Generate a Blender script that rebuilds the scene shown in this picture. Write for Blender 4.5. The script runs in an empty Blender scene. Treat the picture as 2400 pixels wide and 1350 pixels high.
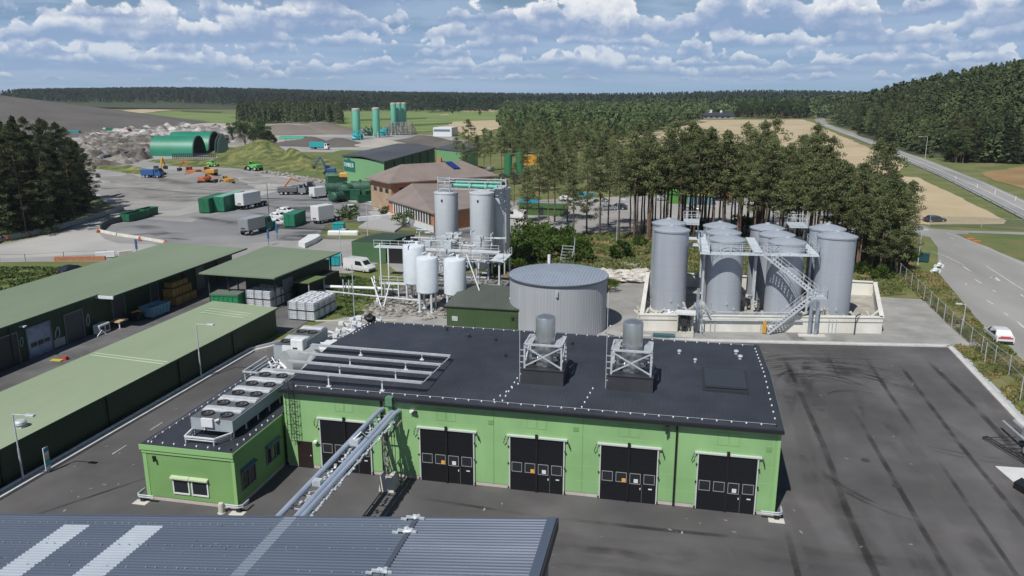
import bpy, math, random
import numpy as np
random.seed(7)
scene = bpy.context.scene
COL = scene.collection
PI = math.pi
# ---------------------------------------------------------------- camera geometry (world: X along the workshop front, Y away, metres)
F, PITCH, YAW, H = 1830.0, math.radians(14.1), math.radians(11.97), 27.0
def G(px, py, z=0.0):
    x = (px-1200)/F; y = -(py-675)/F
    fy = math.cos(PITCH)+y*math.sin(PITCH); fz = -math.sin(PITCH)+y*math.cos(PITCH)
    X = x*math.cos(YAW)-fy*math.sin(YAW); Y = x*math.sin(YAW)+fy*math.cos(YAW)
    t = (z-H)/fz
    return (X*t, Y*t)
def sr(*c):
    return tuple((v/255/12.92 if v/255 <= .04045 else ((v/255+.055)/1.055)**2.4) for v in c)
# ---------------------------------------------------------------- materials
MATS = {}
def mat(name, col, rough=.7, metal=0., col2=None, scale=2., detail=4., bump=0., bscale=None, spread=(.35,.65), kind='noise', col3=None, rnd=0., coat=0., stretch=None, spec=None, mott=None):
    if name in MATS: return MATS[name]
    m = bpy.data.materials.new(name); m.use_nodes = True; nt = m.node_tree; N = nt.nodes; L = nt.links
    b = N['Principled BSDF']; b.inputs['Roughness'].default_value = rough; b.inputs['Metallic'].default_value = metal
    if spec is not None: b.inputs['Specular IOR Level'].default_value = spec
    if coat: b.inputs['Coat Weight'].default_value = coat
    c = tuple(col)+(1,)
    b.inputs['Base Color'].default_value = c
    tc = N.new('ShaderNodeTexCoord'); src = tc.outputs['Object']
    if stretch:
        mp = N.new('ShaderNodeMapping'); mp.inputs['Scale'].default_value = stretch; L.new(src, mp.inputs[0]); src = mp.outputs[0]
    out = None
    if col2 is not None:
        nz = N.new('ShaderNodeTexNoise'); nz.inputs['Scale'].default_value = scale; nz.inputs['Detail'].default_value = detail; nz.inputs['Roughness'].default_value = .62
        L.new(src, nz.inputs['Vector'])
        cr = N.new('ShaderNodeValToRGB'); cr.color_ramp.elements[0].position = spread[0]; cr.color_ramp.elements[1].position = spread[1]
        cr.color_ramp.elements[0].color = c; cr.color_ramp.elements[1].color = tuple(col2)+(1,)
        if col3 is not None:
            e = cr.color_ramp.elements.new((spread[0]+spread[1])/2); e.color = tuple(col3)+(1,)
        L.new(nz.outputs['Fac'], cr.inputs[0]); out = cr.outputs[0]
    if mott and out is not None:
        n3 = N.new('ShaderNodeTexNoise'); n3.inputs['Scale'].default_value = mott[0]; n3.inputs['Detail'].default_value = 3; L.new(tc.outputs['Object'], n3.inputs['Vector'])
        m3 = N.new('ShaderNodeMapRange'); m3.inputs['From Min'].default_value = .35; m3.inputs['From Max'].default_value = .65; m3.inputs['To Min'].default_value = 1-mott[1]; m3.inputs['To Max'].default_value = 1+mott[1]; L.new(n3.outputs['Fac'], m3.inputs[0])
        v3 = N.new('ShaderNodeVectorMath'); v3.operation = 'SCALE'; L.new(out, v3.inputs[0]); L.new(m3.outputs[0], v3.inputs['Scale']); out = v3.outputs[0]
    if rnd:
        oi = N.new('ShaderNodeObjectInfo'); mr = N.new('ShaderNodeMapRange'); mr.inputs['To Min'].default_value = 1-rnd; mr.inputs['To Max'].default_value = 1+rnd
        L.new(oi.outputs['Random'], mr.inputs[0])
        mx = N.new('ShaderNodeVectorMath'); mx.operation = 'SCALE'
        if out is None:
            rgb = N.new('ShaderNodeRGB'); rgb.outputs[0].default_value = c; out = rgb.outputs[0]
        L.new(out, mx.inputs[0]); L.new(mr.outputs[0], mx.inputs['Scale']); out = mx.outputs[0]
    if out is not None: L.new(out, b.inputs['Base Color'])
    if bump:
        n2 = N.new('ShaderNodeTexNoise'); n2.inputs['Scale'].default_value = bscale or scale*4; n2.inputs['Detail'].default_value = 5
        L.new(src, n2.inputs['Vector'])
        bp = N.new('ShaderNodeBump'); bp.inputs['Strength'].default_value = 1; bp.inputs['Distance'].default_value = bump
        L.new(n2.outputs['Fac'], bp.inputs['Height']); L.new(bp.outputs[0], b.inputs['Normal'])
    MATS[name] = m
    return m
def math_n(nt, op, a, b=None, c=None):
    n = nt.nodes.new('ShaderNodeMath'); n.operation = op
    for i, v in enumerate((a, b, c)):
        if v is None: continue
        if isinstance(v, (int, float)): n.inputs[i].default_value = v
        else: nt.links.new(v, n.inputs[i])
    return n.outputs[0]
def ribbed(name, col, axis, pitch, depth, rough=.5, metal=0., col2=None, scale=.4, line=None, linew=.06, rnd=0, stretch=None, mott=None):
    """sheet metal with profile ribs (bump) running across the given axis; optional thin line colour at each joint"""
    if name in MATS: return MATS[name]
    m = mat(name, col, rough, metal, col2, scale, rnd=rnd, stretch=stretch, detail=7, mott=mott)
    nt = m.node_tree; b = nt.nodes['Principled BSDF']
    tc = nt.nodes.new('ShaderNodeTexCoord'); sp = nt.nodes.new('ShaderNodeSeparateXYZ'); nt.links.new(tc.outputs['Object'], sp.inputs[0])
    v = math_n(nt, 'FRACT', math_n(nt, 'MULTIPLY', sp.outputs[axis], 1/pitch))
    if depth:
        tri = math_n(nt, 'ABSOLUTE', math_n(nt, 'SUBTRACT', v, .5))
        st = math_n(nt, 'SMOOTH_MIN', math_n(nt, 'MULTIPLY', tri, 5), 1.0, .3)
        bp = nt.nodes.new('ShaderNodeBump'); bp.inputs['Distance'].default_value = depth; nt.links.new(st, bp.inputs['Height']); nt.links.new(bp.outputs[0], b.inputs['Normal'])
    if line is not None:
        msk = math_n(nt, 'LESS_THAN', v, linew)
        mx = nt.nodes.new('ShaderNodeMix'); mx.data_type = 'RGBA'; nt.links.new(msk, mx.inputs[0])
        old = b.inputs['Base Color'].links
        if old: nt.links.new(old[0].from_socket, mx.inputs[6])
        else: mx.inputs[6].default_value = tuple(col)+(1,)
        mx.inputs[7].default_value = tuple(line)+(1,)
        nt.links.new(mx.outputs[2], b.inputs['Base Color'])
    return m
# ---------------------------------------------------------------- mesh helper
ORG = {}
class MB:
    def __init__(s): s.v = []; s.f = []
    def add(s, vs, fs):
        o = len(s.v); s.v += [tuple(p) for p in vs]; s.f += [tuple(i+o for i in f) for f in fs]; return s
    def box(s, x0, x1, y0, y1, z0, z1):
        return s.add([(x0,y0,z0),(x1,y0,z0),(x1,y1,z0),(x0,y1,z0),(x0,y0,z1),(x1,y0,z1),(x1,y1,z1),(x0,y1,z1)],
            [(0,3,2,1),(4,5,6,7),(0,1,5,4),(1,2,6,5),(2,3,7,6),(3,0,4,7)])
    def bevbox(s, x0, x1, y0, y1, z0, z1, c=.05):
        pts = [(x0+c,y0),(x1-c,y0),(x1,y0+c),(x1,y1-c),(x1-c,y1),(x0+c,y1),(x0,y1-c),(x0,y0+c)]
        n = 8; vs = [(x,y,z0) for x,y in pts]+[(x,y,z1-c) for x,y in pts]
        mx, my = (x0+x1)/2, (y0+y1)/2
        vs += [(x+(c if x<mx else -c)*.7, y+(c if y<my else -c)*.7, z1) for x,y in pts]
        fs = [tuple(range(n))[::-1], tuple(range(2*n,3*n))]
        for k in (0,n):
            for i in range(n): fs.append((k+i, k+(i+1)%n, k+n+(i+1)%n, k+n+i))
        return s.add(vs, fs)
    def prism(s, pts, z0, z1):
        n = len(pts)
        if callable(z1): top = [(x,y,z1(x,y)) for x,y in pts]
        else: top = [(x,y,z1) for x,y in pts]
        s.add([(x,y,z0) for x,y in pts]+top, [tuple(range(n))[::-1], tuple(range(n,2*n))]+[(i,(i+1)%n,n+(i+1)%n,n+i) for i in range(n)])
        return s
    def lathe(s, cx, cy, prof, n=24, cap=True):
        vs = []; fs = []
        for r, z in prof:
            for i in range(n):
                a = 2*PI*i/n; vs.append((cx+r*math.cos(a), cy+r*math.sin(a), z))
        for k in range(len(prof)-1):
            for i in range(n): fs.append((k*n+i, k*n+(i+1)%n, (k+1)*n+(i+1)%n, (k+1)*n+i))
        if cap: fs.append(tuple(range(n))[::-1]); fs.append(tuple(range((len(prof)-1)*n, len(prof)*n)))
        return s.add(vs, fs)
    def tube(s, pts, r, n=6, r1=None, cap=True):
        """tube along a polyline"""
        pts = [np.array(p, float) for p in pts]; rings = []
        m = len(pts)
        for k, p in enumerate(pts):
            d = pts[min(k+1,m-1)]-pts[max(k-1,0)]; d = d/(np.linalg.norm(d)+1e-9)
            u = np.cross(d, (0,0,1.)) if abs(d[2]) < .95 else np.cross(d, (1.,0,0)); u /= np.linalg.norm(u); w = np.cross(d, u)
            rr = r if r1 is None else r+(r1-r)*k/(m-1)
            rings.append([p+rr*(math.cos(2*PI*i/n+PI/n)*u+math.sin(2*PI*i/n+PI/n)*w) for i in range(n)])
        vs = [tuple(q) for R in rings for q in R]; fs = []
        for k in range(m-1):
            for i in range(n): fs.append((k*n+i, (k)*n+(i+1)%n, (k+1)*n+(i+1)%n, (k+1)*n+i))
        if cap: fs.append(tuple(range(n))[::-1]); fs.append(tuple(range((m-1)*n, m*n)))
        return s.add(vs, fs)
    def bar(s, a, b, w): return s.tube([a, b], w*.7071, 4)
    def wheel(s, x, y, z, r, w, axis='y', n=16):
        d = (0,w/2,0) if axis == 'y' else (w/2,0,0)
        return s.tube([(x-d[0],y-d[1],z),(x+d[0],y+d[1],z)], r, n)
    def loft(s, secs):
        """secs: list of equal-length loops"""
        n = len(secs[0]); vs = [p for q in secs for p in q]; fs = []
        for k in range(len(secs)-1):
            for i in range(n): fs.append((k*n+i, k*n+(i+1)%n, (k+1)*n+(i+1)%n, (k+1)*n+i))
        fs.append(tuple(range(n))[::-1]); fs.append(tuple(range((len(secs)-1)*n, len(secs)*n)))
        return s.add(vs, fs)
    def blob(s, cx, cy, cz, rx, ry, rz, n=7, m=5, jit=.25, seed=None):
        rg = random.Random(seed if seed is not None else random.random())
        vs = []; fs = []
        for k in range(m+1):
            t = PI*k/m
            for i in range(n):
                a = 2*PI*(i+.5*(k%2))/n; j = 1+jit*(rg.random()-.5)*2
                vs.append((cx+rx*j*math.sin(t)*math.cos(a), cy+ry*j*math.sin(t)*math.sin(a), cz+rz*j*math.cos(t)))
        for k in range(m):
            for i in range(n): fs.append((k*n+i, (k+1)*n+i, (k+1)*n+(i+1)%n, k*n+(i+1)%n))
        return s.add(vs, fs)
    def build(s, name, m, parent=None, smooth=False, label=None, local=False):
        me = bpy.data.meshes.new(name)
        o = (0,0,0) if (parent is None or local) else ORG.get(parent, (0,0,0))
        me.from_pydata([(x-o[0],y-o[1],z-o[2]) for x,y,z in s.v], [], s.f)
        me.materials.append(m)
        me.validate(); me.update()
        ob = bpy.data.objects.new(name, me); COL.objects.link(ob)
        if parent is not None: ob.parent = parent; ORG[ob] = o
        if smooth: smooth_ob(ob)
        if label: ob['label'] = label
        return ob
def smooth_ob(ob, ang=35):
    me = ob.data
    me.polygons.foreach_set('use_smooth', [True]*len(me.polygons))
    try: me.set_sharp_from_angle(angle=math.radians(ang))
    except Exception: pass
def tag(o, label=None, cat=None, group=None, kind=None):
    if label: o['label'] = label
    if cat: o['category'] = cat
    if group: o['group'] = group
    if kind: o['kind'] = kind
    return o
def thing(name, label, cat, loc=(0,0,0), group=None, rz=0):
    o = bpy.data.objects.new(name, None); COL.objects.link(o); o.location = loc; o.rotation_euler = (0,0,rz); ORG[o] = tuple(loc)
    o.empty_display_size = .3
    return tag(o, label, cat, group)
KIDS = {}
def kids(o): return [c for c in COL.objects if c.parent is o]
def copy_tree(o, parent=None, cache=None):
    c = o.copy(); COL.objects.link(c); c.parent = parent
    for ch in cache_kids(o): copy_tree(ch, c)
    return c
def cache_kids(o):
    if o not in KIDS: KIDS[o] = kids(o)
    return KIDS[o]
def dup(o, loc, rz=0, sc=1., label=None, group=None):
    c = copy_tree(o); c.location = loc; c.rotation_euler = (0,0,rz); c.scale = (sc,)*3 if isinstance(sc,(int,float)) else sc
    if label: c['label'] = label
    if group: c['group'] = group
    return c
def np_mesh(name, verts, nper, m, kind=None, parent=None):
    """verts (K*nper,3): K separate faces of nper corners"""
    me = bpy.data.meshes.new(name); n = len(verts); k = n//nper
    me.vertices.add(n); me.vertices.foreach_set('co', np.asarray(verts, np.float32).ravel())
    me.loops.add(n); me.loops.foreach_set('vertex_index', np.arange(n, dtype=np.int32))
    me.polygons.add(k); me.polygons.foreach_set('loop_start', np.arange(k, dtype=np.int32)*nper)
    me.polygons.foreach_set('loop_total', np.full(k, nper, dtype=np.int32))
    me.materials.append(m); me.update(calc_edges=True); me.validate()
    ob = bpy.data.objects.new(name, me); COL.objects.link(ob)
    if parent is not None: ob.parent = parent
    if kind: ob['kind'] = kind
    return ob
def ground(name, pts, z, m, jit=0., step=4., px=True, seed=1, kind='structure'):
    """flat sheet from pixel or world polygon, outline subdivided and roughened"""
    P = [G(*p) for p in pts] if px else list(pts)
    rg = random.Random(seed); out = []
    for i, a in enumerate(P):
        b = P[(i+1)%len(P)]; d = math.dist(a, b)
        n = min(60, max(1, int(d/step))) if jit else 1
        for k in range(n):
            t = k/n; w = jit if k else 0
            out.append((a[0]+(b[0]-a[0])*t+rg.uniform(-w,w), a[1]+(b[1]-a[1])*t+rg.uniform(-w,w)))
    from mathutils.geometry import tessellate_polygon
    from mathutils import Vector
    tris = tessellate_polygon([[Vector((x,y,0)) for x,y in out]])
    me = bpy.data.meshes.new(name); fs = []
    for t in tris:
        a,b,c = [out[i] for i in t]
        fs.append(tuple(t) if (b[0]-a[0])*(c[1]-a[1])-(b[1]-a[1])*(c[0]-a[0]) > 0 else tuple(t)[::-1])
    me.from_pydata([(x,y,z) for x,y in out], [], fs); me.materials.append(m); me.update()
    ob = bpy.data.objects.new(name, me); COL.objects.link(ob); ob['kind'] = kind
    return ob
def strip(pts, w, z, mb, taper=False):
    """flat ribbon along world polyline into mb"""
    P = [np.array(p, float) for p in pts]; m = len(P); L = []
    for k, p in enumerate(P):
        d = P[min(k+1,m-1)]-P[max(k-1,0)]; d /= np.linalg.norm(d)+1e-9; nrm = np.array((-d[1], d[0]))
        L.append((p+nrm*w/2, p-nrm*w/2))
    vs = []
    for a, b in L: vs += [(a[0],a[1],z),(b[0],b[1],z)]
    mb.add(vs, [(2*i,2*i+1,2*i+3,2*i+2) for i in range(m-1)])
def soft_strip(name, lines, z, m):
    """wear marks: ribbons with a 'fade' attribute, 0 at both rims and ends, 1 in the middle"""
    vs, fs, fd = [], [], []
    for pts, w in lines:
        P = [np.array(p, float) for p in pts]
        Q = []
        for a, b in zip(P[:-1], P[1:]):
            n = max(1, int(np.linalg.norm(b-a)/1.2))
            Q += [a+(b-a)*k/n for k in range(n)]
        Q.append(P[-1]); M = len(Q); o = len(vs)
        for k, p in enumerate(Q):
            d = Q[min(k+1,M-1)]-Q[max(k-1,0)]; d = d/(np.linalg.norm(d)+1e-9); nr = np.array((-d[1], d[0]))
            e = min(1, k/4, (M-1-k)/4)
            for q, f in ((-.5,0),(-.25,1),(.25,1),(.5,0)):
                v = p+nr*w*q; vs.append((v[0],v[1],z)); fd.append(f*e)
        for k in range(M-1):
            for j in range(3): fs.append((o+4*k+j, o+4*k+4+j, o+4*k+5+j, o+4*k+1+j))
    me = bpy.data.meshes.new(name); me.from_pydata(vs, [], fs); at = me.attributes.new('fade', 'FLOAT', 'POINT'); at.data.foreach_set('value', fd)
    me.materials.append(m); me.update(); ob = bpy.data.objects.new(name, me); COL.objects.link(ob); ob['kind'] = 'structure'
    return ob
def soft_mat(name, col, alpha, scale=.5, rough=.9, lo=.36, hi=.6):
    m = mat(name, col, rough); nt = m.node_tree; b = nt.nodes['Principled BSDF']
    at = nt.nodes.new('ShaderNodeAttribute'); at.attribute_name = 'fade'
    tc = nt.nodes.new('ShaderNodeTexCoord'); nz = nt.nodes.new('ShaderNodeTexNoise'); nz.inputs['Scale'].default_value = scale; nz.inputs['Detail'].default_value = 6
    nt.links.new(tc.outputs['Object'], nz.inputs['Vector'])
    mr = nt.nodes.new('ShaderNodeMapRange'); mr.inputs['From Min'].default_value = lo; mr.inputs['From Max'].default_value = hi
    nt.links.new(nz.outputs['Fac'], mr.inputs[0])
    a = math_n(nt, 'MULTIPLY', math_n(nt, 'MULTIPLY', at.outputs['Fac'], mr.outputs[0]), alpha)
    nt.links.new(a, b.inputs['Alpha'])
    return m
def mound(name, cx, cy, rx, ry, h, m, rot=0., n=28, noise=.15, power=1.5, seed=0, kind='structure', z0=-.1, flat=0.):
    rg = np.random.RandomState(seed); ph = rg.rand(6)*6.28; fr = rg.rand(6)*3+1.5
    vs, fs = [], []
    for j in range(n+1):
        for i in range(n+1):
            u, v = i/n*2-1, j/n*2-1
            d = math.hypot(u, v)
            t = max(0, 1-d); hh = min(1, t*(1+flat))**power if t > 0 else 0
            nzv = sum(math.sin(fr[k]*3*(u*math.cos(ph[k])+v*math.sin(ph[k]))+ph[k]) for k in range(6))/3
            z = h*hh*(1+noise*nzv)+ (h*.1*noise*nzv*(t>0.05))
            x, y = u*rx, v*ry
            vs.append((cx+x*math.cos(rot)-y*math.sin(rot), cy+x*math.sin(rot)+y*math.cos(rot), z+z0 if t > 0 else z0))
    for j in range(n):
        for i in range(n): fs.append((j*(n+1)+i, j*(n+1)+i+1, (j+1)*(n+1)+i+1, (j+1)*(n+1)+i))
    b = MB(); b.v = vs; b.f = fs
    ob = b.build(name, m, smooth=False); ob.data.polygons.foreach_set('use_smooth', [True]*len(fs))
    if kind: ob['kind'] = kind
    return ob
# ---------------------------------------------------------------- palette
M_white = mat('white_paint', (.62,.64,.66), .45, col2=(.72,.74,.76), scale=1.5)
M_black = mat('black_paint', (.012,.012,.014), .5)
M_dark = mat('dark_metal', (.03,.032,.036), .5)
M_glass = mat('window_glass', (.02,.025,.03), .08)
M_galv = mat('galvanised_steel', (.42,.46,.50), .5, .2, (.56,.60,.64), 3)
M_steel = mat('brushed_steel', (.54,.56,.58), .33, .85, (.64,.66,.68), 1.2, stretch=(1,1,.2))
M_tank = ribbed('tank_cladding', (.36,.395,.455), 2, 1.52, 0, .45, .2, (.42,.455,.515), .35, line=(.33,.36,.42), linew=.02, stretch=(3,3,.25))
M_tyre = mat('tyre_rubber', (.015,.015,.016), .85)
M_conc = mat('pale_concrete', (.46,.44,.40), .85, col2=(.58,.56,.51), scale=.9, bump=.01)
M_orange = mat('orange_plastic', (.50,.15,.05), .6, col2=(.36,.12,.05), scale=1.2)
M_yellow = mat('yellow_paint', (.55,.30,.05), .45, col2=(.55,.27,.03), scale=1.5)
M_red = mat('red_paint', (.45,.05,.04), .5)
M_blue = mat('blue_paint', (.03,.10,.26), .45)
M_teal = mat('teal_paint', (.02,.24,.17), .5, col2=(.03,.30,.22), scale=.6)
M_dgreen = mat('dark_green_paint', (.012,.075,.04), .5, col2=(.02,.11,.06), scale=.8)
M_limeg = mat('lime_paint', (.12,.48,.09), .5)
M_cyan = mat('cyan_paint', (.02,.30,.33), .5)
M_wood = mat('timber', (.42,.30,.16), .8, col2=(.52,.38,.20), scale=4)
M_brick = mat('orange_brick', (.40,.17,.09), .85, col2=(.50,.24,.13), scale=1.5)
M_stone = mat('rock', (.20,.185,.17), .9, col2=(.38,.36,.33), scale=1.2, bump=.05)
M_trunk = mat('pine_bark', (.085,.060,.046), .9, col2=(.20,.125,.085), scale=1.5, rnd=.35)
def leafm(name, a, b, scale=.7, rnd=.2):
    m = mat(name, a, .75, col2=b, scale=scale, detail=3, rnd=rnd, spread=(.4,.6), spec=.2)
    nt = m.node_tree; bs = nt.nodes['Principled BSDF']; tl = nt.nodes.new('ShaderNodeBsdfTranslucent'); ms = nt.nodes.new('ShaderNodeMixShader'); ms.inputs[0].default_value = .5
    nt.links.new(bs.inputs['Base Color'].links[0].from_socket, tl.inputs[0]); nt.links.new(bs.outputs[0], ms.inputs[1]); nt.links.new(tl.outputs[0], ms.inputs[2]); nt.links.new(ms.outputs[0], nt.nodes['Material Output'].inputs[0])
    return m
M_pine = leafm('pine_needles', (.125,.155,.070), (.270,.300,.140), .45)
M_spruce = leafm('spruce_needles', (.050,.065,.035), (.125,.145,.070), .5)
M_leaf = leafm('broad_leaves', (.050,.090,.030), (.105,.155,.055), .5)
M_bush = leafm('bush_leaves', (.050,.10,.016), (.12,.19,.04), .8)
# ================================================================ THE SETTING
M_grass = mat('dry_grass', (.105,.125,.035), .95, col2=(.19,.17,.075), scale=.09, detail=9, col3=(.125,.15,.045), bump=.15, bscale=1.5, spread=(.38,.64))
M_field = mat('green_field', (.12,.185,.045), .95, col2=(.20,.25,.08), scale=.012, detail=6, col3=(.15,.21,.06), spread=(.38,.62), stretch=(1,3,1))
M_tanf = mat('stubble_field', (.38,.30,.18), .95, col2=(.48,.40,.27), scale=.03, detail=6, spread=(.35,.65))
M_brownf = mat('brown_field', (.22,.14,.06), .95, col2=(.30,.20,.09), scale=.05, detail=6)
M_gravel = mat('light_gravel', (.235,.23,.225), .92, col2=(.36,.352,.335), scale=.035, detail=12, col3=(.285,.28,.275), bump=.02, bscale=3, spread=(.36,.62), mott=(.015,.15))
M_apron = mat('concrete_apron', (.225,.225,.22), .92, col2=(.32,.315,.30), scale=.35, detail=11, bump=.01, bscale=6, mott=(.08,.12))
M_asph = mat('yard_asphalt', (.068,.066,.070), .85, col2=(.128,.121,.122), scale=.11, detail=11, col3=(.092,.089,.092), spread=(.34,.68), bump=.006, bscale=20, mott=(.09,.2))
M_alley = mat('worn_asphalt', (.075,.077,.08), .9, col2=(.135,.135,.135), scale=.3, detail=11, mott=(.1,.2))
M_road = mat('road_asphalt', (.215,.213,.208), .9, col2=(.295,.29,.282), scale=.05, detail=10, stretch=(2,.3,1), mott=(.03,.1))
M_quarry = mat('quarry_rubble', (.12,.11,.10), .95, col2=(.50,.49,.48), scale=.07, detail=12, col3=(.22,.205,.195), spread=(.38,.62), bump=.8, bscale=.25)
M_gheap = mat('gravel_heap_stone', (.088,.080,.074), .95, col2=(.135,.124,.112), scale=.02, detail=10, bump=.4, bscale=.2)
M_rheap = mat('reddish_spoil', (.125,.10,.085), .95, col2=(.20,.175,.15), scale=.03, detail=9, bump=.4, bscale=.25)
M_floor = mat('forest_floor', (.075,.095,.03), .95, col2=(.23,.14,.07), scale=.22, detail=8, col3=(.12,.115,.045), spread=(.36,.60), bump=.2, bscale=1.5)
# --- base ground to the horizon
b = MB(); R = 9000; n = 64
b.v = [(0,0,-.06)]+[(R*math.cos(2*PI*i/n), R*math.sin(2*PI*i/n), -.06) for i in range(n)]
b.f = [(0,i+1,(i+1)%n+1) for i in range(n)]
b.build('ground', M_grass)['kind'] = 'structure'
# --- gravel lot and roads
ground('gravel_yard', [(-60,560),(0,572),(120,548),(282,494),(240,470),(205,440),(196,400),(215,386),(300,388),(345,384),(440,392),(560,392),(640,402),(700,408),(760,428),(830,440),(880,462),(1165,492),(1180,470),(1420,462),(1700,452),(2000,470),(2120,500),(2190,540),(2200,552),(2000,560),(1700,548),(1300,552),(1210,570),(1130,600),(1060,650),(960,655),(900,612),(820,640),(760,640),(700,760),(560,740),(330,640),(300,628),(250,612),(-60,616)], -.02, M_gravel, .8, 6)
ground('quarry_ground', [(150,290),(300,298),(560,296),(700,286),(830,300),(1000,316),(1060,318),(1100,330),(1060,350),(960,352),(860,356),(700,356),(560,350),(520,372),(340,392),(200,400),(120,380),(100,330)], -.03, M_gravel, 3, 12, seed=5)
ground('service_yard', [(-66.5,20),(-66.5,62),(-64.9,62),(-64.9,106),(-58,106),(-58,95),(-43,95),(-43,79),(-44.6,79),(-44.6,20)], 0., M_alley, px=False)
ground('asphalt_yard', [(-45.3,8),(-44.3,72),(-40.5,77.4),(-36,80),(-1.4,85.1),(29.6,89.3),(28.8,60),(28.4,8)], .004, M_asph, px=False)
ground('apron', [(690,775),(770,752),(850,734),(1040,733),(1200,735),(1420,695),(1436,670),(1500,655),(1500,640),(1990,640),(2040,695),(2190,703),(2310,822),(2228,813),(1540,798),(1000,800)], 0, M_apron, .15, 2)
ground('grass_plot', [(-60,622),(160,622),(190,640),(140,700),(-60,740)], 0, mat('green_grass', (.085,.13,.03), .95, col2=(.16,.16,.06), scale=.3, detail=8, col3=(.11,.145,.04), bump=.2, bscale=2), .6, 3)
ground('grove_floor', [(1150,655),(1168,600),(1190,560),(1300,548),(1700,542),(2000,545),(2160,552),(2150,600),(2118,650),(2125,690),(2045,694),(1995,640),(1440,662),(1415,668),(1230,645)], .004, M_floor, .5, 3)
ground('grass_island', [(745,556),(760,530),(810,508),(850,520),(1000,540),(1010,552),(930,552),(830,560)], -.005, M_grass, .2, 2)
ground('rubble_bed', [(862,735),(905,700),(960,655),(1080,640),(1180,640),(1205,665),(1190,700),(1045,738)], .006, mat('dark_rubble', (.055,.052,.05), .95, col2=(.26,.25,.235), scale=1.3, detail=8, bump=.15, bscale=2, spread=(.42,.6)), .3, 2)
ground('rubble_bed', [(1395,655),(1400,620),(1440,612),(1530,618),(1530,655)], .01, M_apron, .3, 2)
# slope band of taller grass on the verge
# --- near road and highway
ground('road', [(49.5,172),(46,150),(39.9,128),(36.4,99.4),(35.9,85),(37,60),(42,30),(150,30),(90,110),(66,140),(58.2,146),(55.5,162),(57,170)], 0, M_road, px=False)
ground('road', [(2110,541),(2190,538),(2420,545),(2420,551),(2250,545),(2195,560)], .006, M_road)
hl = [(2430,532),(2400,515),(2300,462),(2200,411),(2130,381),(2060,347),(1991,319),(1945,302),(1916,290),(1909,281),(1914,274),(1925,270)]
hr = [(1940,270),(1933,276),(1934,284),(1955,296),(2005,313),(2070,338),(2130,360),(2175,375),(2306,426),(2400,469),(2430,482)]
ground('highway', hl+hr, .02, M_road)
mk = MB()
def pxline(pts, w, z, mb): strip([G(*p) for p in pts], w, z, mb)
mid = [(2430,507),(2400,492),(2303,443),(2190,394),(2100,358),(2030,329),(1975,309),(1935,292),(1921,283)]
for o, pts in ((0,mid),): pxline(pts, .35, .035, mk)
pxline([(2400,510),(2300,457),(2200,406),(2130,376),(2060,343),(1991,316)], .3, .035, mk)
pxline([(2400,474),(2306,430),(2175,379),(2070,342),(2005,317)], .3, .035, mk)
# near road markings
for a, c in (((2258,625),(2275,636)),((2285,655),(2300,664)),((2327,680),(2333,684)),((2262,664),(2266,667)),((2313,704),(2328,713)),((2352,732),(2362,739)),((2385,754),(2400,768)),((2226,557),(2236,560)),((2392,690),(2400,696))):
    pxline([a,c], .22, .012, mk)
pxline([(2185,590),(2215,600),(2260,622)], .14, .012, mk)
pxline([(2312,624),(2345,645),(2380,668),(2400,680)], .16, .012, mk)
pxline([(2218,545),(2300,575),(2400,620)], .14, .012, mk)
pxline([(2322,651),(2332,650),(2341,658)], .5, .013, mk)
M_mark = mat('road_paint', (.62,.62,.60), .8, col2=(.40,.40,.39), scale=1.5, detail=6)
mk.build('road_markings', M_mark)['kind'] = 'structure'
mk = MB()
for y0 in (47.5, 52.0): mk.box(-41.5,-41.43, y0, y0+1.6, .008, .012)
mk.build('lane_markings', M_mark)['kind'] = 'structure'
# kerbs: left lane edge and yard rim
kb = MB()
def kerb(mb, pts, w, h, z=0):
    P = [np.array(p,float) for p in pts]
    for a, c in zip(P[:-1], P[1:]):
        d = (c-a)/np.linalg.norm(c-a); nn = np.array((-d[1],d[0]))*w/2
        q = [a-nn, c-nn, c+nn, a+nn]; mb.prism([tuple(p) for p in q], z-.05, z+h)
xf = lambda y: -44.9+.021*(y-41)
kerb(kb, [(xf(8)+.62,8),(xf(72)+.62,72),(-40.5,76.7),(-36,79.2)], .42, .2)
kerb(kb, [(-36,79.9),(-1.4,85.0),(29.85,89.3),(28.95,60),(28.6,8)], .5, .14)
kb.build('kerb', mat('kerb_stone', (.46,.45,.43), .9, col2=(.58,.565,.54), scale=1.2))['kind'] = 'structure'
kb = MB(); kerb(kb, [(xf(8)+.25,8),(xf(72)+.25,72),(-40.8,77.1),(-37,79.6)], .14, .42)
kb.build('kerb', M_galv)['kind'] = 'structure'
kb = MB(); kerb(kb, [(0,85.8),(30.4,90.0),(29.55,60),(29.2,8)], .55, .03); kb.build('drain_channel', M_galv)['kind'] = 'structure'
ground('lot_asphalt', [(238,546),(262,528),(330,512),(450,520),(620,455),(700,432),(800,470),(868,480),(872,505),(810,510),(745,540),(735,562),(560,572),(390,570),(300,556)], -.008, mat('lot_grey', (.165,.168,.178), .92, col2=(.245,.245,.25), scale=.05, detail=10, col3=(.20,.202,.21), spread=(.36,.62)), 1.2, 5, seed=61)
ground('sandy_road', [(-60,585),(0,577),(120,550),(290,500),(420,492),(640,425),(700,415),(720,425),(600,470),(420,505),(300,506),(225,540),(245,560),(390,582),(330,596),(-60,606)], -.012, mat('sand_road', (.30,.295,.285), .92, col2=(.40,.395,.38), scale=.05, detail=9), 1.5, 6, seed=62)
ground('dark_sand', [(230,440),(300,418),(420,412),(560,420),(600,440),(520,466),(380,478),(280,470)], -.010, mat('dark_sand', (.11,.11,.105), .95, col2=(.30,.292,.275), scale=.045, detail=9, spread=(.40,.58), stretch=(1,2.5,1)), 3, 6, seed=63)
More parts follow.
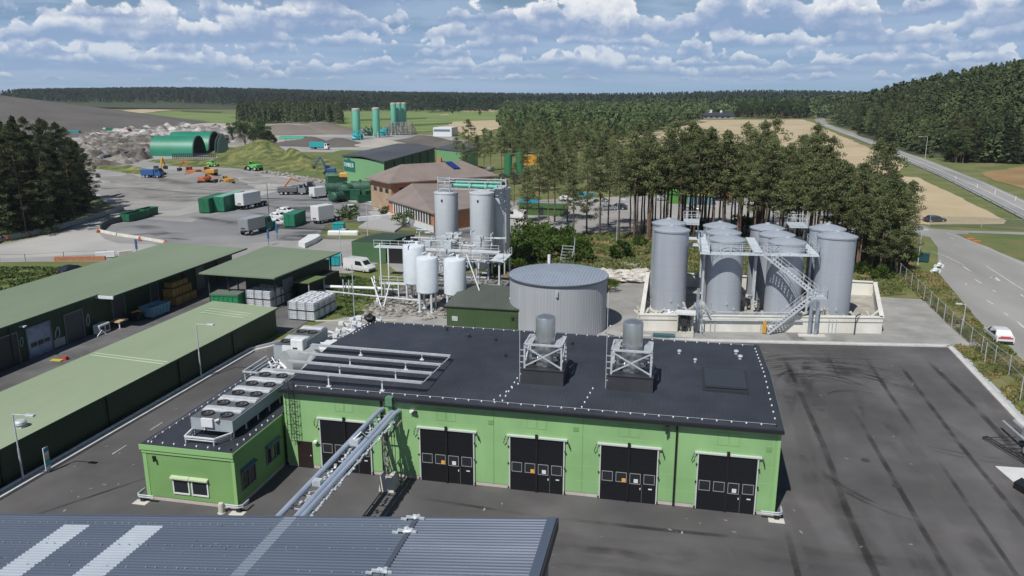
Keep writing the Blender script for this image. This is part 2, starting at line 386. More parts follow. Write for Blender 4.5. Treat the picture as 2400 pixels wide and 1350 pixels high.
# wear marks on the yard
def arc(cx, cy, r, a0, a1, sx=1.): return [(cx+sx*r*math.cos(math.radians(a)), cy+r*math.sin(math.radians(a))) for a in np.linspace(a0, a1, 14)]
soft_strip('asphalt_joints', [([(11.75,82.4),(12.0,74),(12.25,60),(12.1,50),(12.5,36)],.6),([(16.4,83.2),(16.3,76)],.3),([(16.0,69),(16.25,56),(16.5,36)],.5),([(20.15,83.3),(20.0,64)],.5),([(20.3,60),(20.2,42)],.4),([(23.1,83.2),(22.8,64),(23.1,40)],.5),([(26.2,84.6),(26.7,70),(26.6,58),(26.3,42)],.7),
    ([(9.3,81.7),(23,83.3)],.28),([(7.9,47.9),(7.9,36)],.5),([(-6.8,45.4),(0,45.4),(7.5,45.6)],.5),([(-17,46.1),(-7,45.3)],.4),([(-41.3,37),(-36.5,44.5),(-34.9,47)],.35)], .010, soft_mat('joint_tar', (.018,.018,.019), .5, .35, .9, .3, .62))
rg = random.Random(3); TL = []
for k in range(40):
    r = rg.uniform(2.5,10.5); cx, cy = 15.5+rg.uniform(-2,2), 72+rg.uniform(-2.5,2.5)
    a0 = rg.uniform(10,60); TL.append((arc(cx, cy, r, a0, a0+rg.uniform(60,150)), rg.uniform(.18,.4)))
TL += [(arc(20,58,9,190,250),.4),(arc(20,58.7,9,190,250),.4),([(19,62.5),(23,61),(27.5,60.6)],.35),([(19,61.8),(23,60.2),(27.5,59.6)],.35)]
soft_strip('tyre_marks', TL, .013, soft_mat('tyre_black', (.022,.022,.023), .34, .5))
TL = []
for k in range(170):
    x, y = rg.choice([(rg.uniform(8,27),rg.uniform(36,84)),(rg.uniform(-18,8),rg.uniform(36,47.5)),(rg.uniform(-43,-35),rg.uniform(38,74))]); a = rg.uniform(-.5,2.0); l = rg.uniform(.5,5)
    TL.append(([(x,y),(x+l*.5*math.cos(a)+.2,y+l*.5*math.sin(a)),(x+l*math.cos(a),y+l*math.sin(a))], rg.uniform(.12,.8)))
soft_strip('dust_stains', TL, .016, soft_mat('pale_dust', (.22,.205,.19), .5, 1.2))
TL = []
for k in range(26):
    x, y = rg.uniform(8,27), rg.uniform(34,84); a = 1.57+rg.uniform(-.25,.25); l = rg.uniform(8,22)
    TL.append(([(x,y),(x+l*.5*math.cos(a)+rg.uniform(-.6,.6),y+l*.5),(x+l*math.cos(a),y+l)], rg.uniform(1.2,3.6)))
for k in range(22):
    x, y = rg.uniform(-18,7), rg.uniform(36,46.5); l = rg.uniform(4,14)
    TL.append(([(x,y),(x+l*.5,y+rg.uniform(-.6,.6)),(x+l,y+rg.uniform(-1,1))], rg.uniform(.8,2.4)))
soft_strip('worn_lanes', TL, .007, soft_mat('worn_grey', (.135,.128,.127), .5, .35, .9, .3, .62))
sp_ = MB()
for k in range(90):
    x, y = rg.choice([(rg.uniform(8,27),rg.uniform(34,84)),(rg.uniform(-18,8),rg.uniform(36,47.5)),(rg.uniform(-43,-35),rg.uniform(38,74))]); a = rg.random()*3.14; l = rg.uniform(.06,.28); c_, s__ = math.cos(a)*l, math.sin(a)*l
    sp_.add([(x-c_,y-s__,.019),(x+s__*.3,y-c_*.3,.019),(x+c_,y+s__,.019),(x-s__*.3,y+c_*.3,.019)], [(0,1,2,3)])
tag(sp_.build('litter', mat('pale_litter', (.42,.38,.34), .8, col2=(.16,.13,.11), scale=1.1)), 'tiny pale scraps scattered on the dark yard', 'litter', kind='stuff')
MB().lathe(0,0,[(.32,0),(.32,.012)],18).build('manhole_cover', mat('iron_cover',(.05,.045,.045),.6))
mc = bpy.data.objects['manhole_cover']; mc.location = (16.2,54.6,.012); tag(mc, 'round iron manhole cover in the middle of the right yard', 'manhole cover', 'manhole covers in the yard')
m2 = mc.copy(); COL.objects.link(m2); m2.location = (14.9,58.4,.012); m2['label'] = 'round iron manhole cover slightly farther back in the right yard'
TL = []
for k in range(70):
    px_, py_ = rg.uniform(250,1150), rg.uniform(400,570); x, y = G(px_, py_); a = rg.uniform(-.4,.6); l = rg.uniform(8,40)
    TL.append(([(x,y),(x+l*.5*math.cos(a),y+l*.5*math.sin(a)+rg.uniform(-3,3)),(x+l*math.cos(a),y+l*math.sin(a))], rg.uniform(1,5)))
soft_strip('wheel_tracks', TL, .004, soft_mat('track_grey', (.10,.10,.105), .55, .12))
soft_strip('patch_repairs', [([(-52,70),(-49.5,71)],1.1),([(-55,66.5),(-53.5,67.3)],.8),([(-50,61),(-47,66)],.7),([(-58,74),(-52,73)],1.3)], .006, soft_mat('patch_tar', (.03,.03,.032), .8, .8))
# --- fields
ground('green_field', [(290,268),(400,262),(560,268),(560,293),(420,291),(330,290),(250,284)], .15, M_field, 8, 40, seed=2)
ground('green_field', [(760,300),(790,288),(800,262),(860,258),(960,256),(1060,250),(1170,252),(1180,300),(1100,302),(1040,306),(960,310),(860,300)], .15, M_field, 8, 40, seed=3)
ground('green_field', [(700,374),(800,352),(1050,356),(1060,400),(820,424),(640,405),(520,388)], .01, mat('meadow', (.070,.115,.028), .95, col2=(.135,.165,.05), scale=.09, detail=8, bump=.2, bscale=1), 2, 8, seed=4)
ground('stubble_field', [(1590,300),(1640,281),(1880,280),(1905,287),(1925,299),(1990,326),(2060,357),(2125,388),(2105,404),(2025,414),(2000,405),(1750,360),(1440,345),(1440,328)], .05, M_tanf, 1, 12, seed=6)
ground('stubble_field', [(2092,412),(2152,416),(2240,458),(2359,517),(2352,526),(2175,527),(2040,520),(2020,440)], .05, M_tanf, .4, 5, seed=7)
ground('brown_field', [(2299,405),(2420,386),(2430,446),(2400,442),(2330,424)], .03, M_brownf, .6, 6, seed=8)
ground('stubble_field', [(1040,300),(1060,286),(1170,282),(1180,300),(1110,322)], .25, M_tanf, 3, 15, seed=9)
ground('green_field', [(2240,548),(2420,552),(2420,622),(2340,590),(2290,570)], .012, mat('verge_grass', (.07,.13,.03), .95, col2=(.17,.15,.06), scale=.15, detail=8, bump=.2, bscale=2), .3, 3, seed=11)
for i, pts in enumerate(([(840,280),(1000,276),(1000,279),(845,284)],[(1000,262),(1080,258),(1085,261),(1000,265)],[(960,292),(1060,288),(1060,291),(965,296)],[(420,258),(520,262),(520,265),(425,262)])):
    ground('green_field', pts, .3, mat('dark_turf',(.05,.10,.03),.95), 5, 30, seed=20+i)
for i, pts in enumerate(([(1075,262),(1110,256),(1165,257),(1160,263)],[(1030,270),(1050,268),(1052,270),(1034,272)],[(255,262),(330,256),(400,258),(340,266)])):
    ground('sandy_ground', pts, .35, M_tanf, 5, 30, seed=30+i)
# --- hills
def sm(t): t = max(0, min(1, t)); return t*t*(3-2*t)
XE = [(250,300),(322,230),(338,105),(429,108),(600,124),(738,131),(850,150),(1000,150),(1400,165)]
def xedge(y):
    for (a,xa),(c,xc) in zip(XE[:-1],XE[1:]):
        if y <= c: return xa+(xc-xa)*max(0,(y-a))/(c-a)
    return XE[-1][1]
def hill_r(x, y):
    d = x-xedge(y)
    if d <= 0: return 0
    A = 30*(1-sm((y-450)/700))+6
    return A*(1-math.exp(-d/55))*(.0+1.08*sm((y-336)/110))
def az(x, y): return 1200+F/math.cos(PITCH)*math.tan(math.atan2(x, y)+YAW)*1.0
def hill_far(x, y):
    d = math.hypot(x, y); a = az(x, y)
    t = sm((d-1250)/900)
    g = 3+11*math.exp(-((a-430)/330)**2)+5*math.exp(-((a-1790)/170)**2)-4*math.exp(-((a-1300)/300)**2)+3*math.exp(-((a-60)/200)**2)
    return t*(g+d/1000*2.2)
def grid_terrain(name, x0, x1, y0, y1, nx, ny, fn, m):
    b = MB()
    b.v = [(x0+(x1-x0)*i/nx, y0+(y1-y0)*j/ny, fn(x0+(x1-x0)*i/nx, y0+(y1-y0)*j/ny)-.3) for j in range(ny+1) for i in range(nx+1)]
    b.f = [(j*(nx+1)+i, j*(nx+1)+i+1, (j+1)*(nx+1)+i+1, (j+1)*(nx+1)+i) for j in range(ny) for i in range(nx)]
    o = b.build(name, m); o.data.polygons.foreach_set('use_smooth', [True]*len(b.f)); o['kind'] = 'structure'
M_hill = mat('hill_undergrowth', (.03,.045,.018), .95, col2=(.06,.075,.03), scale=.05)
grid_terrain('hill', 95, 900, 240, 1450, 60, 80, hill_r, M_hill)
grid_terrain('hills', -3200, 1700, 1150, 3200, 90, 50, hill_far, M_hill)
mound('gravel_hill', -668, 540, 330, 250, 34, M_gheap, rot=-.5, n=44, noise=.02, power=.95, seed=2, flat=.12)
# quarry rubble terrain
def rubble_terrain(name, poly, amp, m, step, seed, zbase=0., fr=1.):
    xs = [p[0] for p in poly]; ys = [p[1] for p in poly]
    def inside(x, y):
        c = False; j = len(poly)-1
        for i in range(len(poly)):
            if (poly[i][1] > y) != (poly[j][1] > y) and x < (poly[j][0]-poly[i][0])*(y-poly[i][1])/(poly[j][1]-poly[i][1])+poly[i][0]: c = not c
            j = i
        return c
    from mathutils import noise, Vector
    nx = int((max(xs)-min(xs))/step)+1; ny = int((max(ys)-min(ys))/step)+1; b = MB(); keep = {}
    for j in range(ny+1):
        for i in range(nx+1):
            x = min(xs)+i*step; y = min(ys)+j*step; ins = inside(x, y); keep[i,j] = ins
            h = abs(noise.fractal(Vector((x*.05*fr+seed, y*.05*fr, 0)), .9, 2.2, 6))*amp*1.6+zbase if ins else -.4
            b.v.append((x, y, h))
    for j in range(ny):
        for i in range(nx):
            if keep[i,j] or keep[i+1,j] or keep[i,j+1] or keep[i+1,j+1]:
                b.f.append((j*(nx+1)+i, j*(nx+1)+i+1, (j+1)*(nx+1)+i+1, (j+1)*(nx+1)+i))
    o = b.build(name, m); o['kind'] = 'structure'; return o
rubble_terrain('quarry_terrain', [G(*p) for p in [(190,342),(200,330),(350,322),(420,332),(352,345),(350,372),(290,386),(205,392)]], 3.0, mat('brown_rubble', (.075,.065,.058), .95, col2=(.32,.30,.275), scale=.12, detail=12, col3=(.15,.135,.12), spread=(.38,.64), bump=.6, bscale=.4), 2.0, 8, fr=2.6)
rubble_terrain('quarry_terrain', [G(*p) for p in [(190,328),(200,312),(300,302),(420,298),(560,300),(640,310),(600,335),(420,330),(350,322)]], 3.2, M_quarry, 2.4, 3, fr=2.2)
mound('spoil_mound', *G(640,312), 60, 30, 6.5, M_rheap, rot=.3, n=30, noise=.25, seed=3)
mound('spoil_mound', *G(725,309), 62, 30, 7.5, M_rheap, rot=-.2, n=30, noise=.25, seed=4)
mound('spoil_mound', *G(560,312), 50, 26, 4, M_gheap, rot=.2, n=30, noise=.2, seed=5)
mound('gravel_mound', *G(785,340), 30, 18, 4, M_gheap, rot=.1, n=26, noise=.15, seed=6)
mound('gravel_mound', *G(720,338), 26, 18, 4.5, M_gheap, rot=.1, n=26, noise=.15, seed=7)
mound('gravel_mound', *G(880,340), 30, 18, 3.5, mat('pale_gravel', (.30,.28,.25), .95, col2=(.38,.36,.33), scale=.05), rot=.1, n=26, noise=.2, seed=8)
mound('gravel_mound', *G(980,337), 42, 18, 4, M_gheap, rot=.1, n=26, noise=.2, seed=9)
mound('gravel_mound', *G(1040,343), 24, 14, 3.6, M_gheap, rot=.1, n=26, noise=.2, seed=10)
mound('gravel_mound', *G(470,300), 90, 30, 4, mat('pale_gravel', (.30,.28,.25)), rot=.1, n=26, noise=.3, seed=13)
M_bank = mat('grassy_bank', (.055,.080,.022), .95, col2=(.24,.22,.085), scale=.28, detail=12, bump=.7, bscale=.9, spread=(.38,.64), col3=(.125,.145,.042))
mound('grass_bank', *G(600,364), 40, 15, 5.8, M_bank, rot=-.45, n=44, noise=.3, seed=11, power=1.3)
mound('grass_bank', *G(680,376), 34, 12, 3.8, M_bank, rot=-.45, n=40, noise=.35, seed=19, power=1.3)
mound('grass_bank', *G(520,384), 44, 12, 3, M_bank, rot=-.3, n=34, noise=.3, seed=12)
mound('grass_bank', *G(700,392), 40, 12, 2.2, M_bank, rot=-.3, n=34, noise=.3, seed=14)
mound('grass_bank', *G(300,398), 36, 7, 1.6, M_bank, rot=-.5, n=24, noise=.3, seed=15)
for i,(p,rx,ry,h) in enumerate((((300,420),17,7,1.6),((460,416),22,8,1.8),((545,408),16,6,1.4),((650,424),20,8,1.3),((400,440),18,6,1.2),((520,436),16,7,1.3),((300,452),16,8,1.1))):
    mound('sand_mound', *G(*p), rx, ry, h, mat('grey_sand', (.17,.165,.16), .95, col2=(.27,.262,.25), scale=.08, detail=8), rot=-.4, n=22, noise=.2, seed=40+i)
mound('verge_bank', 34.8, 108, 2.2, 30, .35, M_grass, rot=.06, n=24, noise=.3, seed=51)
# ================================================================ MAIN WORKSHOP
GRN = (.230,.420,.182)
M_gwall = ribbed('green_wall_panel', GRN, 2, 1.13, 0, .55, 0, (.258,.452,.205), .9, line=(.27,.47,.20), linew=.035, stretch=(1,1,.18), mott=(.22,.085))
M_gtrim = mat('green_trim', (.26,.47,.19), .5)
M_roofk = ribbed('dark_roof_sheet', (.025,.030,.041), 0, .30, .012, .6, 0, (.036,.042,.056), .5, mott=(.12,.14))
M_plinth = mat('plinth_concrete', (.44,.40,.36), .9, col2=(.52,.48,.44), scale=1)
M_doorblk = ribbed('black_door_panel', (.007,.0075,.010), 2, .62, .004, .5)
BX0, BX1, BY0, BY1, EZ, RZ, RY = -27.3, 7.25, 48.6, 65.6, 6.1, 6.62, 57.1
W = thing('workshop_building', 'long light green workshop with a black roof and five black double doors', 'building', (BX0,BY0,0))
b = MB(); prof = [(BY0,.28),(BY1,.28),(BY1,EZ-.05),(RY,RZ-.05),(BY0,EZ-.05)]
b.v = [(BX0,y,z) for y,z in prof]+[(BX1,y,z) for y,z in prof]; b.f = [(0,4,3,2,1),(5,6,7,8,9)]+[(i,(i+1)%5,(i+1)%5+5,i+5) for i in range(5)]
b.build('wall', M_gwall, W)
MB().box(BX0+.03,BX1-.03,BY0+.03,BY1-.03,-.1,.28).build('plinth', M_plinth, W)
b = MB(); ov = .28
rp = [(BY0-ov,EZ-.02,EZ+.13),(RY,RZ-.0,RZ+.15),(BY1+ov,EZ-.02,EZ+.13)]
for (ya,za,zb),(yc,zc,zd) in zip(rp[:-1],rp[1:]):
    b.add([(BX0-.1,ya,za),(BX1+.12,ya,za),(BX1+.12,yc,zc),(BX0-.1,yc,zc),(BX0-.1,ya,zb),(BX1+.12,ya,zb),(BX1+.12,yc,zd),(BX0-.1,yc,zd)], [(0,3,2,1),(4,5,6,7),(0,1,5,4),(1,2,6,5),(2,3,7,6),(3,0,4,7)])
roof = b.build('roof', M_roofk, W)
M_gut=mat('gutter_black',(.02,.02,.023),.22); MB().prism([(BX0-.1,BY0-.46),(BX1+.14,BY0-.46),(BX1+.14,BY0-.29),(BX0-.1,BY0-.29)],EZ-.12,EZ+.09).build('gutter', M_gut, W); MB().box(BX0-.1,BX1+.14,BY1+.29,BY1+.46,EZ-.12,EZ+.06).build('gutter', M_gut, W)
b = MB()
for x in (BX0-.02, BX1-.16, BX1-.42): MB().box(x,x+.06 if x==BX1-.42 else x+.18,BY0-.035,BY0-.003,.3,EZ-.13).build('corner_trim', M_gtrim, W)
MB().box(BX1+.003,BX1+.035,BY0-.03,BY0+.2,.3,EZ-.1).build('corner_trim', M_gtrim, W)
M_rake = mat('verge_trim', (.10,.14,.11), .5)
b = MB()
for (ya,za,zb),(yc,zc,zd) in zip(rp[:-1],rp[1:]):
    b.add([(BX1+.122,ya,za-.1),(BX1+.16,ya,za-.1),(BX1+.16,yc,zc-.1),(BX1+.122,yc,zc-.1),(BX1+.122,ya,zb+.03),(BX1+.16,ya,zb+.03),(BX1+.16,yc,zd+.03),(BX1+.122,yc,zd+.03)], [(0,3,2,1),(4,5,6,7),(0,1,5,4),(1,2,6,5),(2,3,7,6),(3,0,4,7)])
b.build('verge_trim', M_rake, W)
for x in (-19.75,.76):
    MB().box(x-.06,x+.06,BY0-.17,BY0-.05,.1,EZ-.1).build('downpipe', M_black, W)
for x in (-11.6,-5.42): MB().box(x-.02,x+.02,BY0-.012,BY0-.002,.3,EZ-.12).build('panel_joint', mat('joint_green',(.16,.32,.11),.6), W)
def rz(y): return (EZ+.13)+(RZ-EZ+.02)*(1-abs(y-RY)/(RY-BY0+ov))
# lightning wire with holders round the roof
def wire(pts, name, parent, zf, step=.92, col=None):
    b = MB()
    for (x0,y0),(x1,y1) in zip(pts[:-1],pts[1:]):
        L = math.hypot(x1-x0,y1-y0); n = max(1,int(L/step))
        if L > 20: b.tube([(x0,y0,zf(y0)+.09),(x1,y1,zf(y1)+.09)] if abs(y1-y0)<8.6 else [(x0,y0,zf(y0)+.09),(x0,RY,zf(RY)+.09),(x1,y1,zf(y1)+.09)],.007,4)
        for k in range(n+1):
            x = x0+(x1-x0)*k/n; y = y0+(y1-y0)*k/n; b.box(x-.042,x+.042,y-.042,y+.042,zf(y)-.01,zf(y)+.08)
    return b.build(name, mat('white_plastic',(.80,.80,.80),.5), parent)
wire([(BX0+.9,BY0+.25),(BX1-.3,BY0+.25),(BX1-.3,BY1-.25),(BX0+.5,BY1-.25)], 'lightning_conductor', W, rz)
wire([(BX0+.25,BY1-.25),(BX0+.25,60.8)], 'lightning_conductor', W, rz, .6)
for x0,y0,x1,y1 in ((-11.1,49.2,-10.75,54.6),(-10.6,52.1,-11.7,49.2),(-5.6,49.2,-5.2,52.3)): wire([(x0,y0),(x1,y1)], 'lightning_conductor', W, rz, .75)
# garage doors
def garage(x0, x1, z1, notes=True, orange=True):
    D = MB().box(x0,x1,BY0-.10,BY0-.005,.03,z1).build('garage_door', M_doorblk, W); ORG[D] = ORG[W]
    f = MB(); w = .09
    f.box(x0-w,x0-.002,BY0-.15,BY0-.003,.05,z1+w); f.box(x1+.002,x1+w,BY0-.15,BY0-.003,.05,z1+w); f.box(x0-.25,x1+.25,BY0-.20,BY0-.003,z1+w+.003,z1+w+.11); f.build('frame', mat('door_frame_grey',(.50,.54,.52),.5), D)
    xm = (x0+x1)/2
    MB().box(xm-.07,xm+.07,BY0-.20,BY0-.101,.03,z1+.35).box(xm-.1,xm+.1,BY0-.26,BY0-.19,z1+.08,z1+.42).build('centre_post', M_black, D)
    h = MB()
    for x in (x0-.3,x1+.3): h.tube([(x,BY0-.22,z1+.12),(x+(.08 if x>xm else -.08),BY0-.3,z1-.1),(x+(.15 if x>xm else -.15),BY0-.14,z1-.45)],.04,5)
    h.build('closer_arm', M_dark, D)
    h = MB()
    for z in (.12,1.95,3.2):
        for x in (x0-.12,x1+.12): h.box(x-.05,x+.05,BY0-.2,BY0-.151,z,z+.14)
    h.build('hinge', M_black, D)
    hw = (x1-x0)/4; zs = 1.42
    for i in range(4):
        a = x0+hw*i+.1; c = x0+hw*(i+1)-.1; t = .035; zt = zs+.72; za = zs-(.06 if i==2 else 0)
        m = MB().box(a,c,BY0-.125,BY0-.104,za,za+t).box(a,c,BY0-.125,BY0-.104,zt-t,zt).box(a,a+t,BY0-.125,BY0-.104,za+t,zt-t).box(c-t,c,BY0-.125,BY0-.104,za+t,zt-t)
        m.box(a+t,c-t,BY0-.109,BY0-.106,za+t,zt-t) if False else None
        wi = m.build('window_frame', mat('thin_frame',(.30,.30,.31),.5), D)
        MB().box(a+t,c-t,BY0-.108,BY0-.103,za+t,zt-t).build('pane', M_glass, D)
    if notes:
        MB().box(xm+.38,xm+.66,BY0-.13,BY0-.126,zs+.04,zs+.32).build('notice', M_white, D, label='white paper notice')
        if orange: MB().box(xm-.42,xm-.16,BY0-.13,BY0-.126,zs+.02,zs+.30).build('notice', mat('amber_sign',(.75,.36,.06),.6), D, label='amber sticker')
    m = MB().box(xm+hw-.015,xm+hw+.015,BY0-.12,BY0-.102,.05,zs-.07); m.build('wicket_edge', mat('edge_grey',(.12,.12,.13),.5), D)
    MB().box(x1-.5,x1-.26,BY0-.14,BY0-.11,1.05,1.12).box(xm+hw-.14,xm+hw-.08,BY0-.16,BY0-.11,1.0,1.12).build('handle', M_white, D)
    v = MB()
    for i in (0,1):
        a = xm-.72+i*.72
        for q in ((a,a+.66,0),(a,a+.66,.88)): v.box(q[0],q[1],BY0-.014,BY0-.004,z1+.75+q[2],z1+.77+q[2])
        for q in (a,a+.64): v.box(q,q+.02,BY0-.014,BY0-.004,z1+.77,z1+1.63)
    v.build('vent_panel', mat('vent_green',(.17,.33,.125),.6), D)
garage(-24.5,-20.7,3.95,orange=False); garage(-16.9,-13.05,3.95); garage(-10.4,-6.7,3.95); garage(-4.15,-.42,3.95); garage(2.25,5.95,3.95,orange=False)
D = MB().box(-26.45,-25.3,BY0-.06,BY0-.003,.02,2.1).build('door', mat('brown_door',(.022,.014,.012),.5), W); ORG[D] = ORG[W]
MB().box(-25.45,-25.36,BY0-.12,BY0-.061,1.0,1.08).build('handle', M_galv, D); MB().box(-26.3,-25.5,BY0-.068,BY0-.061,.98,1.0).build('rail', M_dark, D)
for x,z in ((-25.0,2.2),(-17.5,5.25),(-17.3,5.2)): MB().box(x-.1,x+.18,BY0-.28,BY0-.02,z-.06,z+.08).build('wall_lamp', M_white if z<3 or x<-17.4 else M_dark, W)
MB().box(.12,.22,BY0-.35,BY0-.02,5.35,5.85).box(.02,.12,BY0-.4,BY0-.3,5.3,5.75).build('wall_lamp', M_dark, W)
for x,z in ((-13.2+1.4,4.9),(-5.9,4.95),(5.4+1.2,4.7)): MB().box(x-.18,x+.18,BY0-.03,BY0-.003,z-.16,z+.16).build('vent_grille', mat('vent_green',(.1,.2,.1)), W)
# ladder with safety cage
L = thing('caged_ladder', 'dark steel ladder with hoop cage on the green wall beside the annex', 'ladder', (-26.6,48.3,0))
b = MB()
for x in (-26.75,-26.35): b.tube([(x,48.33,2.1),(x,48.33,6.9),(x,48.8,7.0)],.025,5)
for k in range(18): b.tube([(-26.75,48.33,2.2+k*.26),(-26.35,48.33,2.2+k*.26)],.014,4)
b.build('ladder_rails', M_dark, L)
b = MB()
for k in range(6):
    z = 3.0+k*.75; b.tube([(-26.55+.38*math.cos(a),48.33-.38*1.6*abs(math.sin(a)),z) for a in np.linspace(0,PI,9)],.02,4)
for a in np.linspace(.3,PI-.3,4): b.tube([(-26.55+.38*math.cos(a),48.33-.38*1.6*math.sin(a),3.0),(-26.55+.38*math.cos(a),48.33-.38*1.6*math.sin(a),6.75)],.016,4)
b.build('cage', M_dark, L)
# corner guards
for nm, x, y, lab in (('corner_guard',7.35,48.25,'galvanised bumper rail wrapped round the right front corner of the green workshop'),('corner_guard',-34.5,41.75,'galvanised bumper rail wrapped round the left front corner of the green annex'),('corner_guard',-27.35,41.8,'small galvanised bumper rail at the right front corner of the annex')):
    g = thing(nm, lab, 'bumper', (x,y,0), 'galvanised corner bumpers'); s = -1 if x < -30 else 1
    b = MB(); 
    for z in (.42,.56): b.tube([(x-s*1.0,y-.18,z),(x+s*.1,y-.2,z),(x+s*.32,y-.02,z),(x+s*.34,y+.7,z)],.055,6)
    b.build('rail', M_galv, g)
    b = MB(); b.box(x-.12,x+.18,y-.12,y+.12,0,.4); b.build('post', M_black, g); MB().box(x-.5,x+.5,y-.5,y+.1,0.001,.03).build('foot', M_conc, g)
# roof hatch
Hh = thing('roof_hatch', 'low flat black hatch box on the right half of the black roof', 'hatch', (4,55,6.6))
MB().add([(2.45,53.3,rz(53.3)-.05),(5.55,53.2,rz(53.2)-.05),(5.7,57.3,rz(57)-.05),(2.45,57.3,rz(57)-.05),(2.45,53.3,6.72),(5.55,53.2,6.72),(5.7,57.3,6.93),(2.45,57.3,6.93)],[(0,3,2,1),(4,5,6,7),(0,1,5,4),(1,2,6,5),(2,3,7,6),(3,0,4,7)]).build('curb', mat('hatch_black',(.022,.026,.034),.7), Hh)
MB().box(2.6,5.45,53.5,57.1,6.80,6.96).build('lid', mat('hatch_lid',(.034,.041,.054),.6), Hh)
for x,y,r in ((-17,62.2,.14),(-14.5,61.6,.1),(-19.5,64,.1),(-8,62,.12),(-2.2,60.5,.12),(.8,61.3,.12),(5.3,62.4,.14),(5.5,60.9,.14),(-12.6,56.9,.08),(2,59,.1)):
    t = MB().lathe(x,y,[(r,rz(y)-.05),(r,rz(y)+.2),(r*1.5,rz(y)+.22),(r*1.2,rz(y)+.32)],10).build('roof_vent_pipe', M_dark if x<0 else M_galv); tag(t,'tiny vent stub standing on the black workshop roof','vent pipe','vent stubs on the black roof')
f = tag(MB().blob(-27.3,65.3,6.65,.5,.35,.4,9,6,.35,seed=4).tube([(-27.4,65.3,6.2),(-27.3,65.3,6.7)],.1).build('roof_fan', M_black),'black extractor fan at the rear left corner of the black roof','fan')
# exhaust silencers
def silencer(x0, x1, ladx, lab):
    s = thing('exhaust_silencer', lab, 'silencer', ((x0+x1)/2,53.6,6.4), 'steel exhaust silencers on the black roof')
    MB().box(x0,x1,52.25,55.0,6.2,7.55).build('base_box', mat('box_black',(.030,.033,.04),.6,col2=(.04,.043,.05),scale=1), s)
    MB().box(x0-.04,x1+.04,52.2,55.05,7.55,7.62).build('flashing', M_dark, s)
    a, c, y0, y1, zt = x0+.2, x1-.2, 52.5, 54.8, 9.4; w=.13
    f = MB()
    for x in (a,c):
        for y in (y0,y1): f.bar((x,y,7.6),(x,y,zt),w)
    for y in (y0,y1): f.bar((a-.06,y,zt),(c+.06,y,zt),w); 
    for x in (a,c): f.bar((x,y0,zt),(x,y1,zt),w)
    for y in (y0-.02,y1): f.bar((a,y,7.75),(c,y,zt-.12),.085); f.bar((c,y-.04,7.75),(a,y-.04,zt-.12),.085)
    for x in (a,c): f.bar((x,y0,7.75),(x,y1,zt-.1),.08)
    f.build('frame', M_galv, s)
    f = MB()
    for k in range(9): f.box(c-.55,c+.0,y0+.15+k*.23,y0+.2+k*.23,zt-.02,zt+.04); f.box(a+.1,a+.5,y0+.15+k*.23,y0+.2+k*.23,zt-.02,zt+.04)
    f.build('walkway_grating', M_galv, s)
    xm = (x0+x1)/2-.02
    MB().lathe(xm,53.65,[(.72,7.6),(.72,9.0),(.74,9.02),(.74,9.2),(.72,9.22),(.72,11.12),(.68,11.22),(.45,11.34),(.12,11.4)],32).build('drum', M_steel, s, smooth=True)
    MB().tube([(xm-.7,53.2,8.1),(xm-.95,52.95,8.2),(xm-1.0,52.9,8.9)],.13,8).tube([(xm+.65,53.6,8.0),(xm+1.0,53.5,8.1),(xm+1.05,53.5,8.6)],.2,8).box(xm-1.1,xm-.8,53.3,54.2,7.65,8.5).build('duct', M_steel, s, smooth=True)
    l = MB(); lx = x0-.17
    for k in range(5): l.bar((lx,52.55,7.1+k*.46),(x0+.2,52.55,7.1+k*.46),.05)
    l.bar((lx,52.55,6.4),(lx,52.55,13.6),.04); l.build('lightning_rod_bracket', M_galv, s)
silencer(-10.4,-7.32,0,'shiny steel exhaust drum in cross-braced frame, the left one on the black roof')
silencer(-4.15,-1.0,0,'shiny steel exhaust drum in cross-braced frame, the right one on the black roof')
# pipe rack on the roof
P = thing('roof_pipe_rack', 'four long runs of galvanised pipe on the left of the black roof', 'pipe rack', (-22,52,6.4))
for k,(y,xe) in enumerate(((49.25,-16.9),(51.2,-16.8),(53.1,-16.7),(55.2,-16.6))):
    m = MB()
    for dy,dz,r in ((-.2,.02,.04),(-.07,.05,.045),(.07,.05,.045),(.2,.02,.04),(0,-.06,.025)): m.tube([(-28.2,y+dy,7.25+dz),(xe,y+dy,7.12+dz)],r,6)
    m.build('pipe_run', mat('zinc_pipe',(.36,.39,.43),.4,.3,(.46,.49,.53),2), P)
m = MB(); m.bar((-16.9,49.2,7.1),(-16.6,55.2,7.1),.06); m.build('end_bar', M_galv, P)
for x,y in ((-19.9,49.25),(-19.6,51.2),(-19.5,53.1),(-18.9,55.2),(-24,49.25),(-24,51.2),(-24,53.1),(-24,55.2)): MB().bar((x,y,rz(y)-.02),(x,y,7.12),.09).box(x-.15,x+.15,y-.12,y+.12,rz(y)-.02,rz(y)+.06).build('post', M_white, P)
